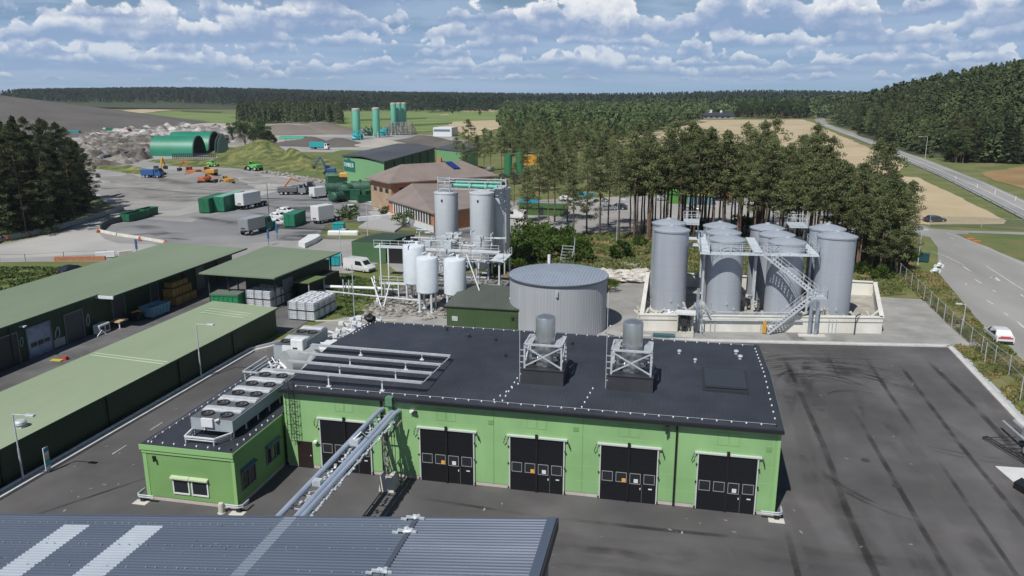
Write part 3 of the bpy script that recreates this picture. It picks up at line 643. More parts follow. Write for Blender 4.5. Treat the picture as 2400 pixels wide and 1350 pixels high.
# ================================================================ ANNEX
AX0, AX1, AY0, AY1, AZ = -34.3, -27.55, 42.05, 66.5, 3.95
A = thing('annex_building', 'low green annex with black flat roof in front left of the workshop', 'building', (AX0,AY0,0))
M_awall = mat('green_render', (.175,.335,.118), .6, col2=(.19,.355,.13), scale=.8, detail=8, mott=(.3,.07))
MB().box(AX0,AX1,AY0,BY0-.003,.3,AZ).box(AX0,AX1-.12,BY0,AY1,.3,AZ).build('wall', M_awall, A)
MB().box(AX0+.04,AX1-.04,AY0+.04,BY0-.003,-.1,.3).box(AX0+.04,AX1-.16,BY0,AY1,-.1,.3).build('plinth', M_plinth, A)
MB().box(AX0-.12,AX1+.05,AY0-.1,BY0-.05,AZ+.003,AZ+.16).box(AX0-.12,AX1-.02,BY0-.05,AY1,AZ+.003,AZ+.16).build('roof', M_roofk, A)
b = MB(); b.box(AX0-.14,AX1+.05,AY0-.16,AY0-.11,AZ-.18,AZ+.19); b.box(AX0-.04,AX1+.02,AY0-.09,AY0-.003,AZ-.42,AZ-.19); b.box(AX0-.03,AX0+.26,AY0-.03,AY0-.003,.32,AZ-.42); b.box(AX1-.2,AX1+.03,AY0-.03,AY0-.003,.32,AZ-.42); b.box(AX1+.052,AX1+.09,AY0-.1,BY0-.06,AZ+.05,AZ+.19); b.build('fascia', M_gtrim, A)
def win(x0,x1,z0,z1,y=None,x=None,y0=0,y1=0,fr=M_white,mull=0,hood=True,glass=M_glass,hm=None):
    """window on a front wall (y given) or on a right wall (x given)"""
    t=.09
    def bx(mb,a,c,o0,o1,e,f):
        mb.box(a,c,y-o1,y-o0,e,f) if y is not None else mb.box(x+o0,x+o1,a,c,e,f)
    if y is None: x0,x1 = y0,y1
    m = MB(); bx(m,x0,x1,.003,.08,z0,z0+t); bx(m,x0,x1,.003,.08,z1-t,z1); bx(m,x0,x0+t,.003,.08,z0+t,z1-t); bx(m,x1-t,x1,.003,.08,z0+t,z1-t)
    for k in range(mull): q = x0+(x1-x0)*(k+1)/(mull+1); bx(m,q-.04,q+.04,.003,.08,z0+t,z1-t)
    wf = m.build('window', fr, A); ORG[wf] = ORG[A]
    m = MB(); bx(m,x0+t,x1-t,.003,.02,z0+t,z1-t); m.build('pane', glass, wf)
    if hood:
        m = MB()
        if y is not None: m.add([(x0-.08,y-.003,z1+.04),(x1+.04,y-.003,z1+.04),(x1+.04,y-.003,z1+.24),(x0-.08,y-.003,z1+.24),(x0-.08,y-.24,z1+.06),(x1+.04,y-.24,z1+.06),(x1+.04,y-.22,z1+.15),(x0-.08,y-.22,z1+.15)],[(0,1,2,3)[::-1],(4,5,6,7),(0,4,7,3),(1,2,6,5),(3,7,6,2),(0,1,5,4)])
        else: m.add([(x+.003,x0,z1+.02),(x+.003,x1,z1+.02),(x+.003,x1,z1+.26),(x+.003,x0,z1+.26),(x+.26,x0,z1+.04),(x+.26,x1,z1+.04),(x+.24,x1,z1+.13),(x+.24,x0,z1+.13)],[(0,1,2,3),(4,7,6,5),(0,3,7,4),(1,5,6,2),(3,2,6,7),(0,4,5,1)])
        m.build('awning', hm or mat('awning_cream',(.42,.50,.33),.6), wf)
win(-32.25,-31.0,.70,1.80,y=AY0); win(-30.85,-29.6,.70,1.80,y=AY0)
M_wing = mat('dark_frame',(.16,.17,.17),.5)
win(0,0,1.0,2.35,x=AX1,y0=42.7,y1=44.5,fr=M_wing,mull=1,hm=mat('awning_blue',(.07,.11,.15),.5))
win(0,0,1.25,2.5,x=AX1,y0=46.0,y1=47.9,fr=M_wing,mull=2,hm=MATS['awning_blue'])
MB().box(-33.55,-33.35,AY0-.12,AY0-.003,3.15,3.32).box(-33.42,-33.28,AY0-.25,AY0-.1,3.0,3.2).build('wall_lamp', M_black, A)
za = lambda y: AZ+.16
wire([(AX0+.5,AY0+.35),(AX1-.35,AY0+.35)], 'lightning_conductor', A, za, .75)
wire([(AX1-.35,AY0+.35),(AX1-.35,BY0-.6)], 'lightning_conductor', A, za, .75); wire([(AX0+.25,AY0+.35),(AX0+.25,AY1-4)], 'lightning_conductor', A, za, .75)
k = thing('bollard', 'rounded grey concrete bollard standing before the annex plinth', 'bollard', (-28.4,41.45,0)); MB().lathe(-28.4,41.45,[(.2,0),(.2,.6),(.17,.72),(.08,.78)],14).build('post', M_conc, k, smooth=True); MB().lathe(-28.4,41.45,[(.26,.001),(.26,.05)],14).build('foot', M_conc, k)
# dry cooler with fans
def cooler(x0,x1,y0,y1,z0,z1,nf,lab,name='dry_cooler'):
    c = thing(name, lab, 'cooler', ((x0+x1)/2,(y0+y1)/2,z0))
    MB().box(x0,x1,y0,y1,z0,z1).build('casing', mat('cooler_grey',(.30,.34,.37),.5,col2=(.36,.40,.43),scale=1), c)
    MB().box(x0+.06,x1-.06,y0+.06,y1-.06,z1+.0005,z1+.03).build('top_plate', mat('cooler_top',(.10,.11,.12),.5), c)
    z1 += .03; st = (y1-y0)/nf; xm=(x0+x1)/2
    for i in range(nf):
        yc = y0+.1+st*(i+.33)
        for xx in (x0+(x1-x0)*.27, x0+(x1-x0)*.73):
            r=.44; f = MB().lathe(xx,yc,[(r,z1+.001),(r,z1+.12),(r-.05,z1+.12),(r-.06,z1+.02)],20,cap=False).build('fan', mat('fan_ring',(.03,.032,.036),.5), c); ORG[f]=ORG[c]
            q = MB()
            for kk in range(7):
                a=2*PI*kk/7; a2=a+.55; q.add([(xx,yc,z1+.05),(xx+.45*math.cos(a),yc+.45*math.sin(a),z1+.03),(xx+.45*math.cos(a2),yc+.45*math.sin(a2),z1+.09)],[(0,1,2)])
            q.lathe(xx,yc,[(.12,z1+.02),(.12,z1+.14)],10).build('fan_blades', mat('fan_blade',(.10,.10,.11),.5), f)
        m = MB()
        for kk in range(9): yy = yc+st*.36+kk*.055; m.box(x0+.15,x1-.15,yy,yy+.025,z1+.001,z1+.13+.03*(kk%2))
        m.box(x0+.1,x1-.1,yc+st*.3-.1,yc+st*.3+.62,z1,z1+.08); m.build('header_pipes', mat('cover_zinc',(.46,.49,.52),.5,.1,(.58,.61,.64),3), c)
    m = MB()
    for kk in range(int((y1-y0)/1.6)+1):
        for x in (x0+.1,x1-.1): m.bar((x,y0+.2+kk*1.6,AZ+.16),(x,y0+.2+kk*1.6,z0),.08)
    m.build('legs', M_galv, c)
    MB().box(x0+.9,x0+1.75,y0-.18,y0-.002,z1-.55,z1+.05).tube([(x0+1.1,y0-.1,z1-.6),(x0+1.1,y0-.14,z0+.1),(x0+1.1,y0-.02,z0+.08)],.05).tube([(x0+1.9,y0-.02,z1-.1),(x0+2.05,y0-.2,z1),(x0+2.2,y0-.05,z1+.05)],.08).build('connection_box', M_white, c)
    return c
cooler(-31.75,-28.6,43.9,53.6,4.62,5.45,5,'long grey dry cooler with paired fans on the annex roof')
f = thing('steel_platform', 'empty galvanised frame table at the front of the annex roof', 'frame', (-30.5,43,4.1))
for x,y in ((-31.45,42.75),(-29.35,42.75),(-31.65,43.85),(-28.75,43.85)): MB().bar((x,y,4.11),(x,y,4.62),.08).build('leg', M_galv, f)
m = MB()
for a,c in (((-31.5,42.75),(-29.3,42.75)),((-31.5,42.75),(-31.7,43.85)),((-29.3,42.75),(-28.7,43.85))): m.bar((*a,4.6),(*c,4.6),.1); m.bar((*a,4.42),(*c,4.42),.05)
m.build('top_frame', M_white, f)
# second equipment group
cooler(-33.3,-31.0,58.2,64.0,4.6,5.9,2,'grey air handling unit at the rear left of the annex roof','air_handling_unit')
E_ = thing('roof_pipework', 'galvanised pipe bundle in a frame behind the dry cooler on the annex roof', 'pipe frame', (-31,57,4.1))
m = MB()
for x in (-33.6,-33.2,-32.7,-32.3,-31.9): m.tube([(x,54.4,4.75),(x,57.9,4.75)],.06,6)
m.bar((-33.9,54.2,4.9),(-33.9,58.0,4.9),.12); m.bar((-33.9,54.2,4.9),(-31.6,54.2,4.9),.12); m.bar((-31.4,54.2,4.9),(-31.4,58,4.9),.1)
for y in (54.3,57.9): m.bar((-33.8,y,4.1),(-33.8,y,4.9),.08)
m.build('pipes', M_galv, E_)
rg = random.Random(12); m = MB()
for k in range(16):
    x,y = rg.uniform(-32.8,-29.2), rg.uniform(54.2,56.6); m.tube([(x,y,4.3),(x,y,4.8+rg.random()*.5),(x+rg.uniform(-.7,.7),y+rg.uniform(-.5,.5),5.0+rg.random()*.4)],rg.uniform(.05,.12),6)
m.build('valves', M_white, E_, smooth=True)
q = thing('duct_drum', 'round grey air duct drum behind the cooler fans on the annex roof', 'duct', (-29.6,57.0,4.1))
MB().tube([(-30.6,55.3,5.35),(-29.0,57.5,5.35)],1.15,28).build('drum', mat('drum_grey',(.33,.35,.36),.5), q, smooth=True)
MB().tube([(-29.4,54.9,4.3),(-28.7,55.3,5.3),(-27.9,55.6,6.6)],.34,14).tube([(-28.3,56.3,4.3),(-28.1,56.5,6.0)],.3,12).build('elbow', mat('drum_grey',(.33,.35,.36),.5), q, smooth=True)
q = thing('inverter_cabinet', 'small white cabinet on top of the grey duct drum', 'cabinet', (-29.9,56.8,6.4)); MB().bevbox(-30.5,-29.4,56.0,56.8,6.35,7.3).build('cabinet', M_white, q); MB().box(-30.3,-29.9,55.98,55.999,6.4,6.62).build('vent', M_black, q)
q = thing('valve_station', 'tangle of white pipes and valves beside the left end of the roof pipe rack', 'valves', (-28.6,60,4.1)); m = MB(); rg = random.Random(5)
for k in range(60):
    x,y = rg.uniform(-31.2,-28.2), rg.uniform(57.5,71); h=rg.uniform(.3,1.0)
    m.tube([(x,y,4.15),(x,y,4.3+h),(x+rg.uniform(-.9,.9),y+rg.uniform(-.6,.6),4.35+h)],rg.uniform(.04,.11),6)
    if k%3==0: m.box(x-.2,x+.25,y-.2,y+.2,4.2+h,4.5+h)
m.build('pipes', M_white, q); MB().box(-31.2,-28.2,66.5,71,3.9,4.11).build('deck', M_galv, q)
q = thing('control_cabinet', 'flat white framed cabinet between the duct drum and the pipe rack', 'cabinet', (-29,60,4.4)); MB().box(-29.7,-27.5,59.0,61.2,4.3,5.55).build('body', mat('cooler_grey',(.4,.44,.47)), q); MB().box(-29.8,-27.4,58.9,59.0,4.5,5.6).box(-29.8,-27.4,59.0,61.3,5.55,5.65).build('cover', M_white, q)
m = MB(); m.box(-31.2,-28.2,66.5,71,3.7,3.9)
for x in (-31,-28.4):
    for y in (67,70.8): m.bar((x,y,0),(x,y,3.7),.15)
tag(m.build('equipment_stand', M_galv),'galvanised stand on legs carrying the rear end of the annex equipment','stand')
q = thing('antenna_mast', 'thin vertical mast with one long horizontal arm behind the annex', 'mast', (-32.9,74.5,0)); m = MB(); m.tube([(-32.9,74.5,0),(-32.9,74.5,9.5)],.05,5); m.build('pole', M_galv, q); MB().bar((-37.0,73.6,3.4),(-28.5,75.6,3.4),.12).build('arm', mat('cream_paint',(.6,.55,.45)), q)
# ================================================================ PIPE BRIDGE
PB = thing('pipe_bridge', 'galvanised pipe and duct bridge running from the grey roof to the green wall', 'pipe bridge', (-19.3,41,0))
M_duct = mat('duct_steel', (.38,.45,.56), .35, .4, (.50,.57,.67), 2.5, stretch=(1,.15,1))
for x,r,z in ((-19.95,.17,5.02),(-19.05,.16,4.98),(-18.72,.15,4.98)):
    MB().tube([(x,30.5,z),(x,47.2,z),(x+.15,48.1,z+.18),(x+.3,48.58,z+.2)],r,12).build('duct', M_duct, PB, smooth=True)
m = MB()
for x in (-20.2,-18.5): m.bar((x,30.5,4.78),(x,48.5,4.78),.09)
for k in range(13): y=31+k*1.45; m.bar((-20.2,y,4.78),(-18.5,y,4.78),.06); m.bar((-20.2,y,4.78),(-18.5,y+1.45 if y<47 else y,4.78),.04)
m.build('truss', M_galv, PB)
m = MB(); rg = random.Random(2); y = 31
while y < 47.5:
    x = -18.42+rg.uniform(-.03,.03); m.blob(x,y,4.85+rg.uniform(-.1,.06),.08,.13,.07,6,4,.3); x=-19.5; 
    if rg.random()<.5: m.blob(x+rg.uniform(-.12,.12),y,4.9,.1,.14,.08,6,4,.3)
    y += .27
m.build('cable_clips', M_galv, PB)['kind']='stuff'
m = MB(); m.box(-19.8,-19.2,43.0,43.5,4.95,5.35).box(-19.75,-19.25,37.6,38.0,4.95,5.3).tube([(-19.6,43.2,5.3),(-19.2,43.6,5.7),(-19.0,43.9,5.3)],.05); m.build('valve_box', M_galv, PB)
m = MB(); m.tube([(-19.0,48.4,5.2),(-19.0,48.3,6.3)],.16,8).box(-19.25,-18.75,48.0,48.5,5.7,6.3).tube([(-18.5,47.6,5.1),(-18.45,47.4,4.2),(-18.5,47.6,3.6)],.07); m.build('wall_bracket', mat('bracket_green',(.10,.22,.13),.5), PB)
m = MB()
for x in (-19.05,-18.75): m.bar((x,46.95,1.1),(x,46.95,4.8),.09)
for k in range(9): m.tube([(-18.9+.12*math.sin(k),46.85,1.2+k*.4),(-18.9+.15*math.cos(k*2),46.8,1.6+k*.4)],.06,5)
for x in (-18.45,-18.25): m.tube([(x,46.95,1.0),(x+.05,46.9,3),(x-.05,46.95,4.8)],.025,4)
m.bar((-18.9,46.95,3.6),(-18.0,47.9,4.8),.08); m.bar((-18.9,46.95,4.2),(-18.5,48.5,4.8),.08)
m.build('support_post', mat('weathered_steel',(.20,.19,.18),.7,.3,(.32,.31,.30),3), PB)
q = thing('concrete_block', 'pale tapered concrete block under the pipe bridge post', 'block', (-18.75,46.95,0))
MB().add([(-19.3,46.3,.01),(-18.2,46.3,.01),(-18.2,47.6,.01),(-19.3,47.6,.01),(-19.25,46.55,1.1),(-18.35,46.55,1.1),(-18.35,47.35,1.1),(-19.25,47.35,1.1)],[(0,3,2,1),(4,5,6,7),(0,1,5,4),(1,2,6,5),(2,3,7,6),(3,0,4,7)]).build('block', M_conc, q)
# ================================================================ FOREGROUND CORRUGATED ROOF
FB = thing('warehouse_building', 'near building with ribbed blue-grey metal roof and two pale skylight strips', 'building', (-20,20,0))
def fz(x): return 7.0+(x+4.95)*.113
X0r, X1r, Y0r, Y1r = -46, -5.35, 8, 33.55
M_blue_roof = mat('blue_grey_sheet', (.085,.112,.158), .5, .25, (.105,.134,.182), .35, detail=6, stretch=(.15,1,1), bump=.0)
M_sky = mat('skylight_sheet', (.33,.37,.43), .5, col2=(.37,.41,.47), scale=.5)
pit=.235
def ribs(xa, xb, y0, y1, dz, name, m, parent):
    bb = MB(); y = y0; ys=[]
    while y < y1-.01:
        for fy,hz in ((0,0),(.45,0),(.58,.055),(.87,.055)): ys.append((y+pit*fy,hz))
        y += pit
    ys.append((y,0)); n=len(ys)
    nx = 1
    for x in (xa,xb): bb.v += [(x,yy,fz(x)+hz+dz) for yy,hz in ys]
    bb.f += [(i,n+i,n+i+1,i+1)[::-1] for i in range(n-1)]
    return bb.build(name, m, parent)
ny = int((Y1r-Y0r)/pit); y1e = Y0r+ny*pit
ribs(X0r, -19.3, Y0r, y1e, .0, 'roof', M_blue_roof, FB); ribs(-19.3, -11.95, Y0r, y1e, .03, 'roof', M_blue_roof, FB); ribs(-11.95, X1r, Y0r, y1e, .06, 'roof', mat('bright_zinc_sheet',(.17,.20,.255),.38,.55,(.235,.27,.33),.6,stretch=(.1,1,1)), FB)
ribs(-31.95,-30.3, Y0r, y1e-.94, .012, 'skylight', M_sky, FB); ribs(-27.45,-25.75, Y0r, y1e-.94, .012, 'skylight', M_sky, FB); ribs(-19.2,-18.5, Y0r, y1e, .045, 'lap_strip', mat('lap_sheet',(.20,.235,.29),.4,.3), FB)
m = MB()
def slab(mb,x0,x1,y0,y1,h0,h1):
    mb.add([(x0,y0,fz(x0)+h0),(x1,y0,fz(x1)+h0),(x1,y1,fz(x1)+h0),(x0,y1,fz(x0)+h0),(x0,y0,fz(x0)+h1),(x1,y0,fz(x1)+h1),(x1,y1,fz(x1)+h1),(x0,y1,fz(x0)+h1)],[(0,3,2,1),(4,5,6,7),(0,1,5,4),(1,2,6,5),(2,3,7,6),(3,0,4,7)])
slab(m,-12.05,-11.8,Y0r,y1e,.06,.15); m.build('flashing', mat('seam_grey',(.09,.11,.145),.45,.3), FB)
m = MB(); slab(m,X1r,-4.9,Y0r,y1e+.1,-.12,.14); slab(m,X0r,X1r-.002,y1e-.02,y1e+.12,-.15,.075); m.build('edge_trim', mat('trim_blue',(.085,.11,.155),.5,.2), FB)
m = MB(); slab(m,-4.895,-4.8,Y0r,y1e+.12,-.5,.08); m.build('gutter', M_dark, FB)
m = MB(); m.box(X0r+.3,-5.2,Y0r,Y1r-.5,0,4)
m.v=[(x,y,z if z<.1 else fz(x)-.18) for x,y,z in m.v]; m.build('wall', mat('grey_cladding',(.22,.23,.24),.6), FB)
m = MB(); rg = random.Random(9)
for yy in (32.6,30.55,28.65,26.8):
    x = X0r+1
    while x < -6:
        if rg.random()<.75: m.box(x-.03,x+.03,yy+rg.uniform(-.03,.03),yy+.05,fz(x)+.05,fz(x)+.10)
        x += rg.uniform(.42,.62)
for k in range(60): x=rg.uniform(-40,-6); yy=rg.uniform(25,33); m.box(x,x+.04,yy,yy+.04,fz(x)+.05,fz(x)+.1)
m.build('screw_heads', mat('screw_zinc',(.34,.38,.44),.4,.3), FB)['kind']='stuff'
m = MB()
for yy in (31.95,28.6,26.6,33.2):
    m.box(-12.45,-11.5,yy,yy+.1,fz(-12)+.12,fz(-12)+.24); m.blob(-11.95,yy+.1,fz(-12)+.2,.28,.2,.12,8,4,.4,seed=int(yy*9)); m.box(-12.7,-12.4,yy-.1,yy+.02,fz(-12)+.05,fz(-12)+.14)
m.build('seam_bracket', M_galv, FB)
# ================================================================ GREEN SHEDS
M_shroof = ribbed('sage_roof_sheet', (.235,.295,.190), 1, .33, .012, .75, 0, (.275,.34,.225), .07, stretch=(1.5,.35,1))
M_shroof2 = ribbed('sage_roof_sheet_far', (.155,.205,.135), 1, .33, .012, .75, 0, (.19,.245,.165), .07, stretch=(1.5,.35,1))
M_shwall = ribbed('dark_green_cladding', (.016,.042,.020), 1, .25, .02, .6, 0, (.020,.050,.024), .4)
M_shx = ribbed('dark_green_cladding_x', (.028,.060,.028), 0, .25, .02, .6, 0, (.032,.068,.031), .4)
S = thing('storage_shed', 'long low shed with pale sage roof and dark green wall along the left lane', 'shed', (-47,58,0))
def roofslab(m,x0,x1,y0,y1,za,zb,t=.12):
    m.add([(x0,y0,za-t),(x1,y0,zb-t),(x1,y1,zb-t),(x0,y1,za-t),(x0,y0,za),(x1,y0,zb),(x1,y1,zb),(x0,y1,za)],[(0,3,2,1),(4,5,6,7),(0,1,5,4),(1,2,6,5),(2,3,7,6),(3,0,4,7)])
sy0,sy1 = 20,78.8
def slant(m,x0,x1,y0,y1,za0,za1,zb0,zb1):
    P=[(x0,y0),(x1,y0),(x1,y1),(x0,y1)]; Z0=(za0,zb0,zb0,za0); Z1=(za1,zb1,zb1,za1)
    m.add([(x+xf(y),y,z) for (x,y),z in zip(P,Z0)]+[(x+xf(y),y,z) for (x,y),z in zip(P,Z1)],[(0,3,2,1),(4,5,6,7),(0,1,5,4),(1,2,6,5),(2,3,7,6),(3,0,4,7)])
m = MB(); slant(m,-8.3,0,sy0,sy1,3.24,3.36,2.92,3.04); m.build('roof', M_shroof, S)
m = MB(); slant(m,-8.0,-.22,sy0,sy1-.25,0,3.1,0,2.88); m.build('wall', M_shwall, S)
for y in (41.2,51.6,60.9,69.8,64.0): MB().box(xf(y)-.215,xf(y)-.13,y-.07,y+.07,.05,2.85).build('downpipe', M_black, S)
m = MB(); slant(m,.003,.05,sy0,sy1,2.88,3.0,2.88,3.05); m.build('fascia', mat('fascia_dark',(.02,.04,.025),.5), S)
M_lap=mat('pale_lap',(.50,.58,.46),.6)
for y,i0 in ((59.0,0),(59.55,0),(74.0,1),(74.8,1),(75.6,1)):
    m = MB(); slant(m,-7.9 if i0==0 else -6.6,-.3 if i0==0 else -.9,y,y+.11,3.366,3.385,3.045,3.065); m.build('roof_lap', M_lap, S)
q = thing('roof_ventilator', 'round grey mushroom ventilator on the near end of the sage shed roof', 'ventilator', (-46.4,44.6,3.0)); MB().lathe(-46.4,44.6,[(.22,2.95),(.22,3.3),(.42,3.32),(.42,3.52),(.3,3.62)],16).build('hood', M_galv, q, smooth=True); MB().box(-46.7,-46.1,44.3,44.9,3.0,3.2).build('base', M_galv, q)
# far workshop shed
T = thing('garage_shed', 'long sage roofed garage row with roller doors and graffiti at the left', 'shed', (-70,70,0))
ty1 = 104
m = MB(); roofslab(m,-76.0,-64.7,20,75.2,4.7,4.39); roofslab(m,-76.0,-62.6,75.2,ty1,4.7,4.33); m.build('roof', M_shroof2, T)
m = MB(); m.box(-75.5,-65.0,20,ty1-.3,0,4.15); m.build('wall', M_shwall, T)
m = MB(); m.box(-64.69,-64.6,20,75.2,4.18,4.40); m.box(-62.59,-62.5,75.2,ty1,4.15,4.35); m.build('fascia', MATS['fascia_dark'], T)
MB().box(-64.9,-62.6,75.03,75.15,3.95,4.3).build('lamp_box', M_white, T)
for y0,y1,mm,lab in ((59.2,63.6,M_dark,'open bay, its inner shade painted as a dark panel'),(64.9,68.0,mat('poster_blue',(.16,.21,.30),.5,col2=(.34,.40,.50),scale=.9,detail=6),'roller door with blue picture'),(70.1,72.7,mat('roller_grey',(.055,.06,.066),.5),None),(77.6,79.6,MATS['roller_grey'],None),(84.6,86.0,MATS['roller_grey'],None),(94.4,96.2,mat('pale_door',(.20,.21,.22),.5),None)):  # first entry is a closed panel, dark colour standing in for the bay's shade
    D = MB().box(-65.0,-64.93,y0,y1,.05,3.25).build('roller_door', mm, T, label=lab); ORG[D]=ORG[T]
    MB().box(-64.999,-64.88,y1,y1+.12,.02,3.35).box(-64.999,-64.88,y0-.12,y0,.02,3.35).box(-64.999,-64.88,y0,y1,3.25,3.4).build('frame', mat('frame_grey',(.14,.16,.16),.5), D)
    if y0==64.9: MB().box(-64.929,-64.925,65.2,66.0,1.15,1.65).box(-64.929,-64.925,66.1,66.9,1.15,1.65).box(-64.929,-64.925,67.0,67.8,1.2,1.6).build('window', M_glass, D)
for y0,y1,z0,z1,c,l in ((63.9,64.4,1.6,2.7,(.18,.28,.25),'graffiti mark like a paper clip'),(68.5,69.3,.9,2.4,(.38,.40,.38),'graffiti figure'),(73.2,73.8,1.0,2.6,(.35,.36,.36),'graffiti swirl'),(68.3,69.9,.1,1.0,(.01,.10,.07),'teal painted band')):
    m = MB(); yc=(y0+y1)/2; zc=(z0+z1)/2
    if l=='teal painted band': m.box(-64.995,-64.985,y0,y1,z0,z1)
    else:
        for k in range(7): a=k*1.1; m.bar((-64.98,yc+(y1-y0)*.45*math.sin(a),zc+(z1-z0)*.45*math.cos(a*.9)),(-64.98,yc+(y1-y0)*.45*math.sin(a+1.1),zc+(z1-z0)*.45*math.cos(a*.9+1)),.09)
    m.build('graffiti', mat('graffiti_%d'%int(y0),c,.7), T, label=l)
for y in (64.2,75.6,83.5): MB().box(-65,-64.3,y-.1,y+.25,3.75,3.88).build('wall_lamp', M_white, T)
for y in (62.9,91.5,99.5): MB().bar((-64.9,y,0.02),(-64.9,y,4.1),.12).build('post', M_dark, T)
# canopy building
C = thing('canopy_building', 'open-ended building under a wide sage green canopy roof behind the sheds', 'building', (-54,96,0))
m = MB(); m.add([(-59.5,87.0,4.35),(-48.7,86.6,4.3),(-47.4,103.6,4.3),(-60.2,105.4,4.35),(-59.5,87.0,4.5),(-48.7,86.6,4.48),(-47.4,103.6,4.48),(-60.2,105.4,4.5)],[(0,3,2,1),(4,5,6,7),(0,1,5,4),(1,2,6,5),(2,3,7,6),(3,0,4,7)]); m.build('roof', M_shroof2, C)
MB().prism([(-55.0,90.4),(-50.0,90.2),(-48.7,102.4),(-55.0,102.9)],0,3.55).build('wall', M_shwall, C)
MB().box(-52.9,-51.6,90.22,90.34,.1,2.6).box(-51.5,-50.3,90.1,90.24,.1,2.6).build('door', mat('pale_door',(.20,.21,.22)), C)
MB().add([(-49.85,90.6,1.9),(-49.85,90.6,3.2),(-49.55,92.9,3.2),(-49.55,92.9,1.9)],[(0,1,2,3)]).build('window', mat('blue_grey_panel',(.16,.18,.20),.5), C)
for x,y in ((-58.8,88),(-56,88),(-49.6,88.2),(-58.9,103.8),(-48.6,102.6),(-59,95)): MB().bar((x,y,0),(x,y,4.35),.16).build('post', M_dark, C)
q = thing('porch_roof', 'small green porch canopy on posts at the wall of the canopy building', 'porch', (-47.8,94,0))
MB().prism([(-49.2,91.9),(-46.7,91.9),(-46.1,95.9),(-48.8,95.9)],2.55,2.68).build('roof', mat('olive_roof',(.12,.17,.07),.7), q)
for x,y in ((-46.9,92.1),(-46.4,95.6)): MB().bar((x,y,0),(x,y,2.55),.1).build('post', M_galv, q)
q = thing('dark_shelter', 'black walled lean-to between the porch canopy and the grass', 'shelter', (-46.6,98.5,0)); MB().prism([(-48.9,93),(-47.4,93),(-46.6,101),(-48.7,101)],0,2.3).build('wall', mat('black_cladding',(.012,.02,.016),.7), q)
# green cabin in front of the round tank
K = thing('green_cabin', 'small dark green cabin with a grey green roof touching the round tank', 'cabin', (-21.5,88,0))
M_kab = ribbed('cabin_cladding',(.047,.088,.032),0,.22,.02,.6,0,(.055,.10,.038),.5,line=(.036,.07,.025),linew=.25)
MB().box(-25.75,-17.1,84.5,93.2,0,2.8).build('wall', M_kab, K)
m = MB(); m.add([(-25.95,84.3,2.72),(-16.95,84.3,2.72),(-16.95,93.5,3.1),(-25.95,93.5,3.1),(-25.95,84.3,2.86),(-16.95,84.3,2.86),(-16.95,93.5,3.25),(-25.95,93.5,3.25)],[(0,3,2,1),(4,5,6,7),(0,1,5,4),(1,2,6,5),(2,3,7,6),(3,0,4,7)]); m.build('roof', ribbed('cabin_roof',(.07,.085,.07),0,.4,.015,.6,0,(.085,.10,.085),.5), K)
MB().box(-18.15,-17.35,84.43,84.497,.05,2.1).build('door', mat('cabin_door',(.045,.07,.03),.5), K)
MB().box(-17.95,-17.65,84.35,84.428,1.5,1.85).build('wall_lamp', M_black, K); MB().box(-25.1,-24.4,84.44,84.497,1.0,1.55).build('sign', M_galv, K); MB().box(-19.0,-18.5,88,88.15,3.05,3.2).build('roof_marker', M_white, K)
# round tank
RT = thing('round_storage_tank', 'wide low round grey tank with ribbed flat conical lid', 'tank', (-13.2,88.6,0))
M_rt = ribbed('tank_grey_vertical',(.365,.385,.415),0,.3,.0,.6,.1,(.41,.43,.46),.5,stretch=(1,1,.1))
b = MB().lathe(-13.2,88.6,[(5.7,0),(5.7,6.15)],72,cap=False); b.build('shell', M_rt, RT, smooth=True)
m = MB()
for k in range(96):
    a=2*PI*k/96; c,s_=math.cos(a),math.sin(a); m.bar((-13.2+5.7*c,88.6+5.7*s_,.1),(-13.2+5.7*c,88.6+5.7*s_,6.1),.035)
m.build('standing_seams', mat('seam_tank',(.36,.38,.41),.6,.1), RT)
# lid: plates with ribs
MB().lathe(-13.2,88.6,[(5.82,6.12),(5.82,6.24),(3,6.42),(.05,6.6)],72,cap=False).build('lid', mat('lid_zinc',(.26,.31,.38),.45,.2,(.32,.37,.44),1), RT, smooth=True)
m = MB(); 
for k in range(-15,16):
    x=k*.37; y=math.sqrt(max(0,5.75**2-x*x)); zz=lambda yy: 6.26+.36*(1-math.hypot(x,yy)/5.8)
    n=8
    for j in range(n): ya=-y+2*y*j/n; yb=-y+2*y*(j+1)/n; m.bar((-13.2+x,88.6+ya,zz(ya)+.01),(-13.2+x,88.6+yb,zz(yb)+.01),.05)
m.build('lid_ribs', mat('rib_zinc',(.50,.56,.64),.4,.2), RT)['kind']='stuff'
m = MB().lathe(-13.2,88.6,[(5.84,6.0),(5.88,6.06),(5.88,6.2),(5.84,6.24)],72,cap=False); m.build('rim', mat('rim_dark',(.13,.15,.18),.4,.3), RT, smooth=True)
MB().box(-12.6,-12.35,82.7,82.9,4.95,5.6).build('fitting', M_galv, RT); MB().tube([(-15.2,93.9,6.3),(-15.2,93.9,7.4)],.18,8).build('vent', M_white, RT); MB().bar((-7.4,86.5,0),(-6.6,84.6,1.5),.12).build('brace', M_white, RT)
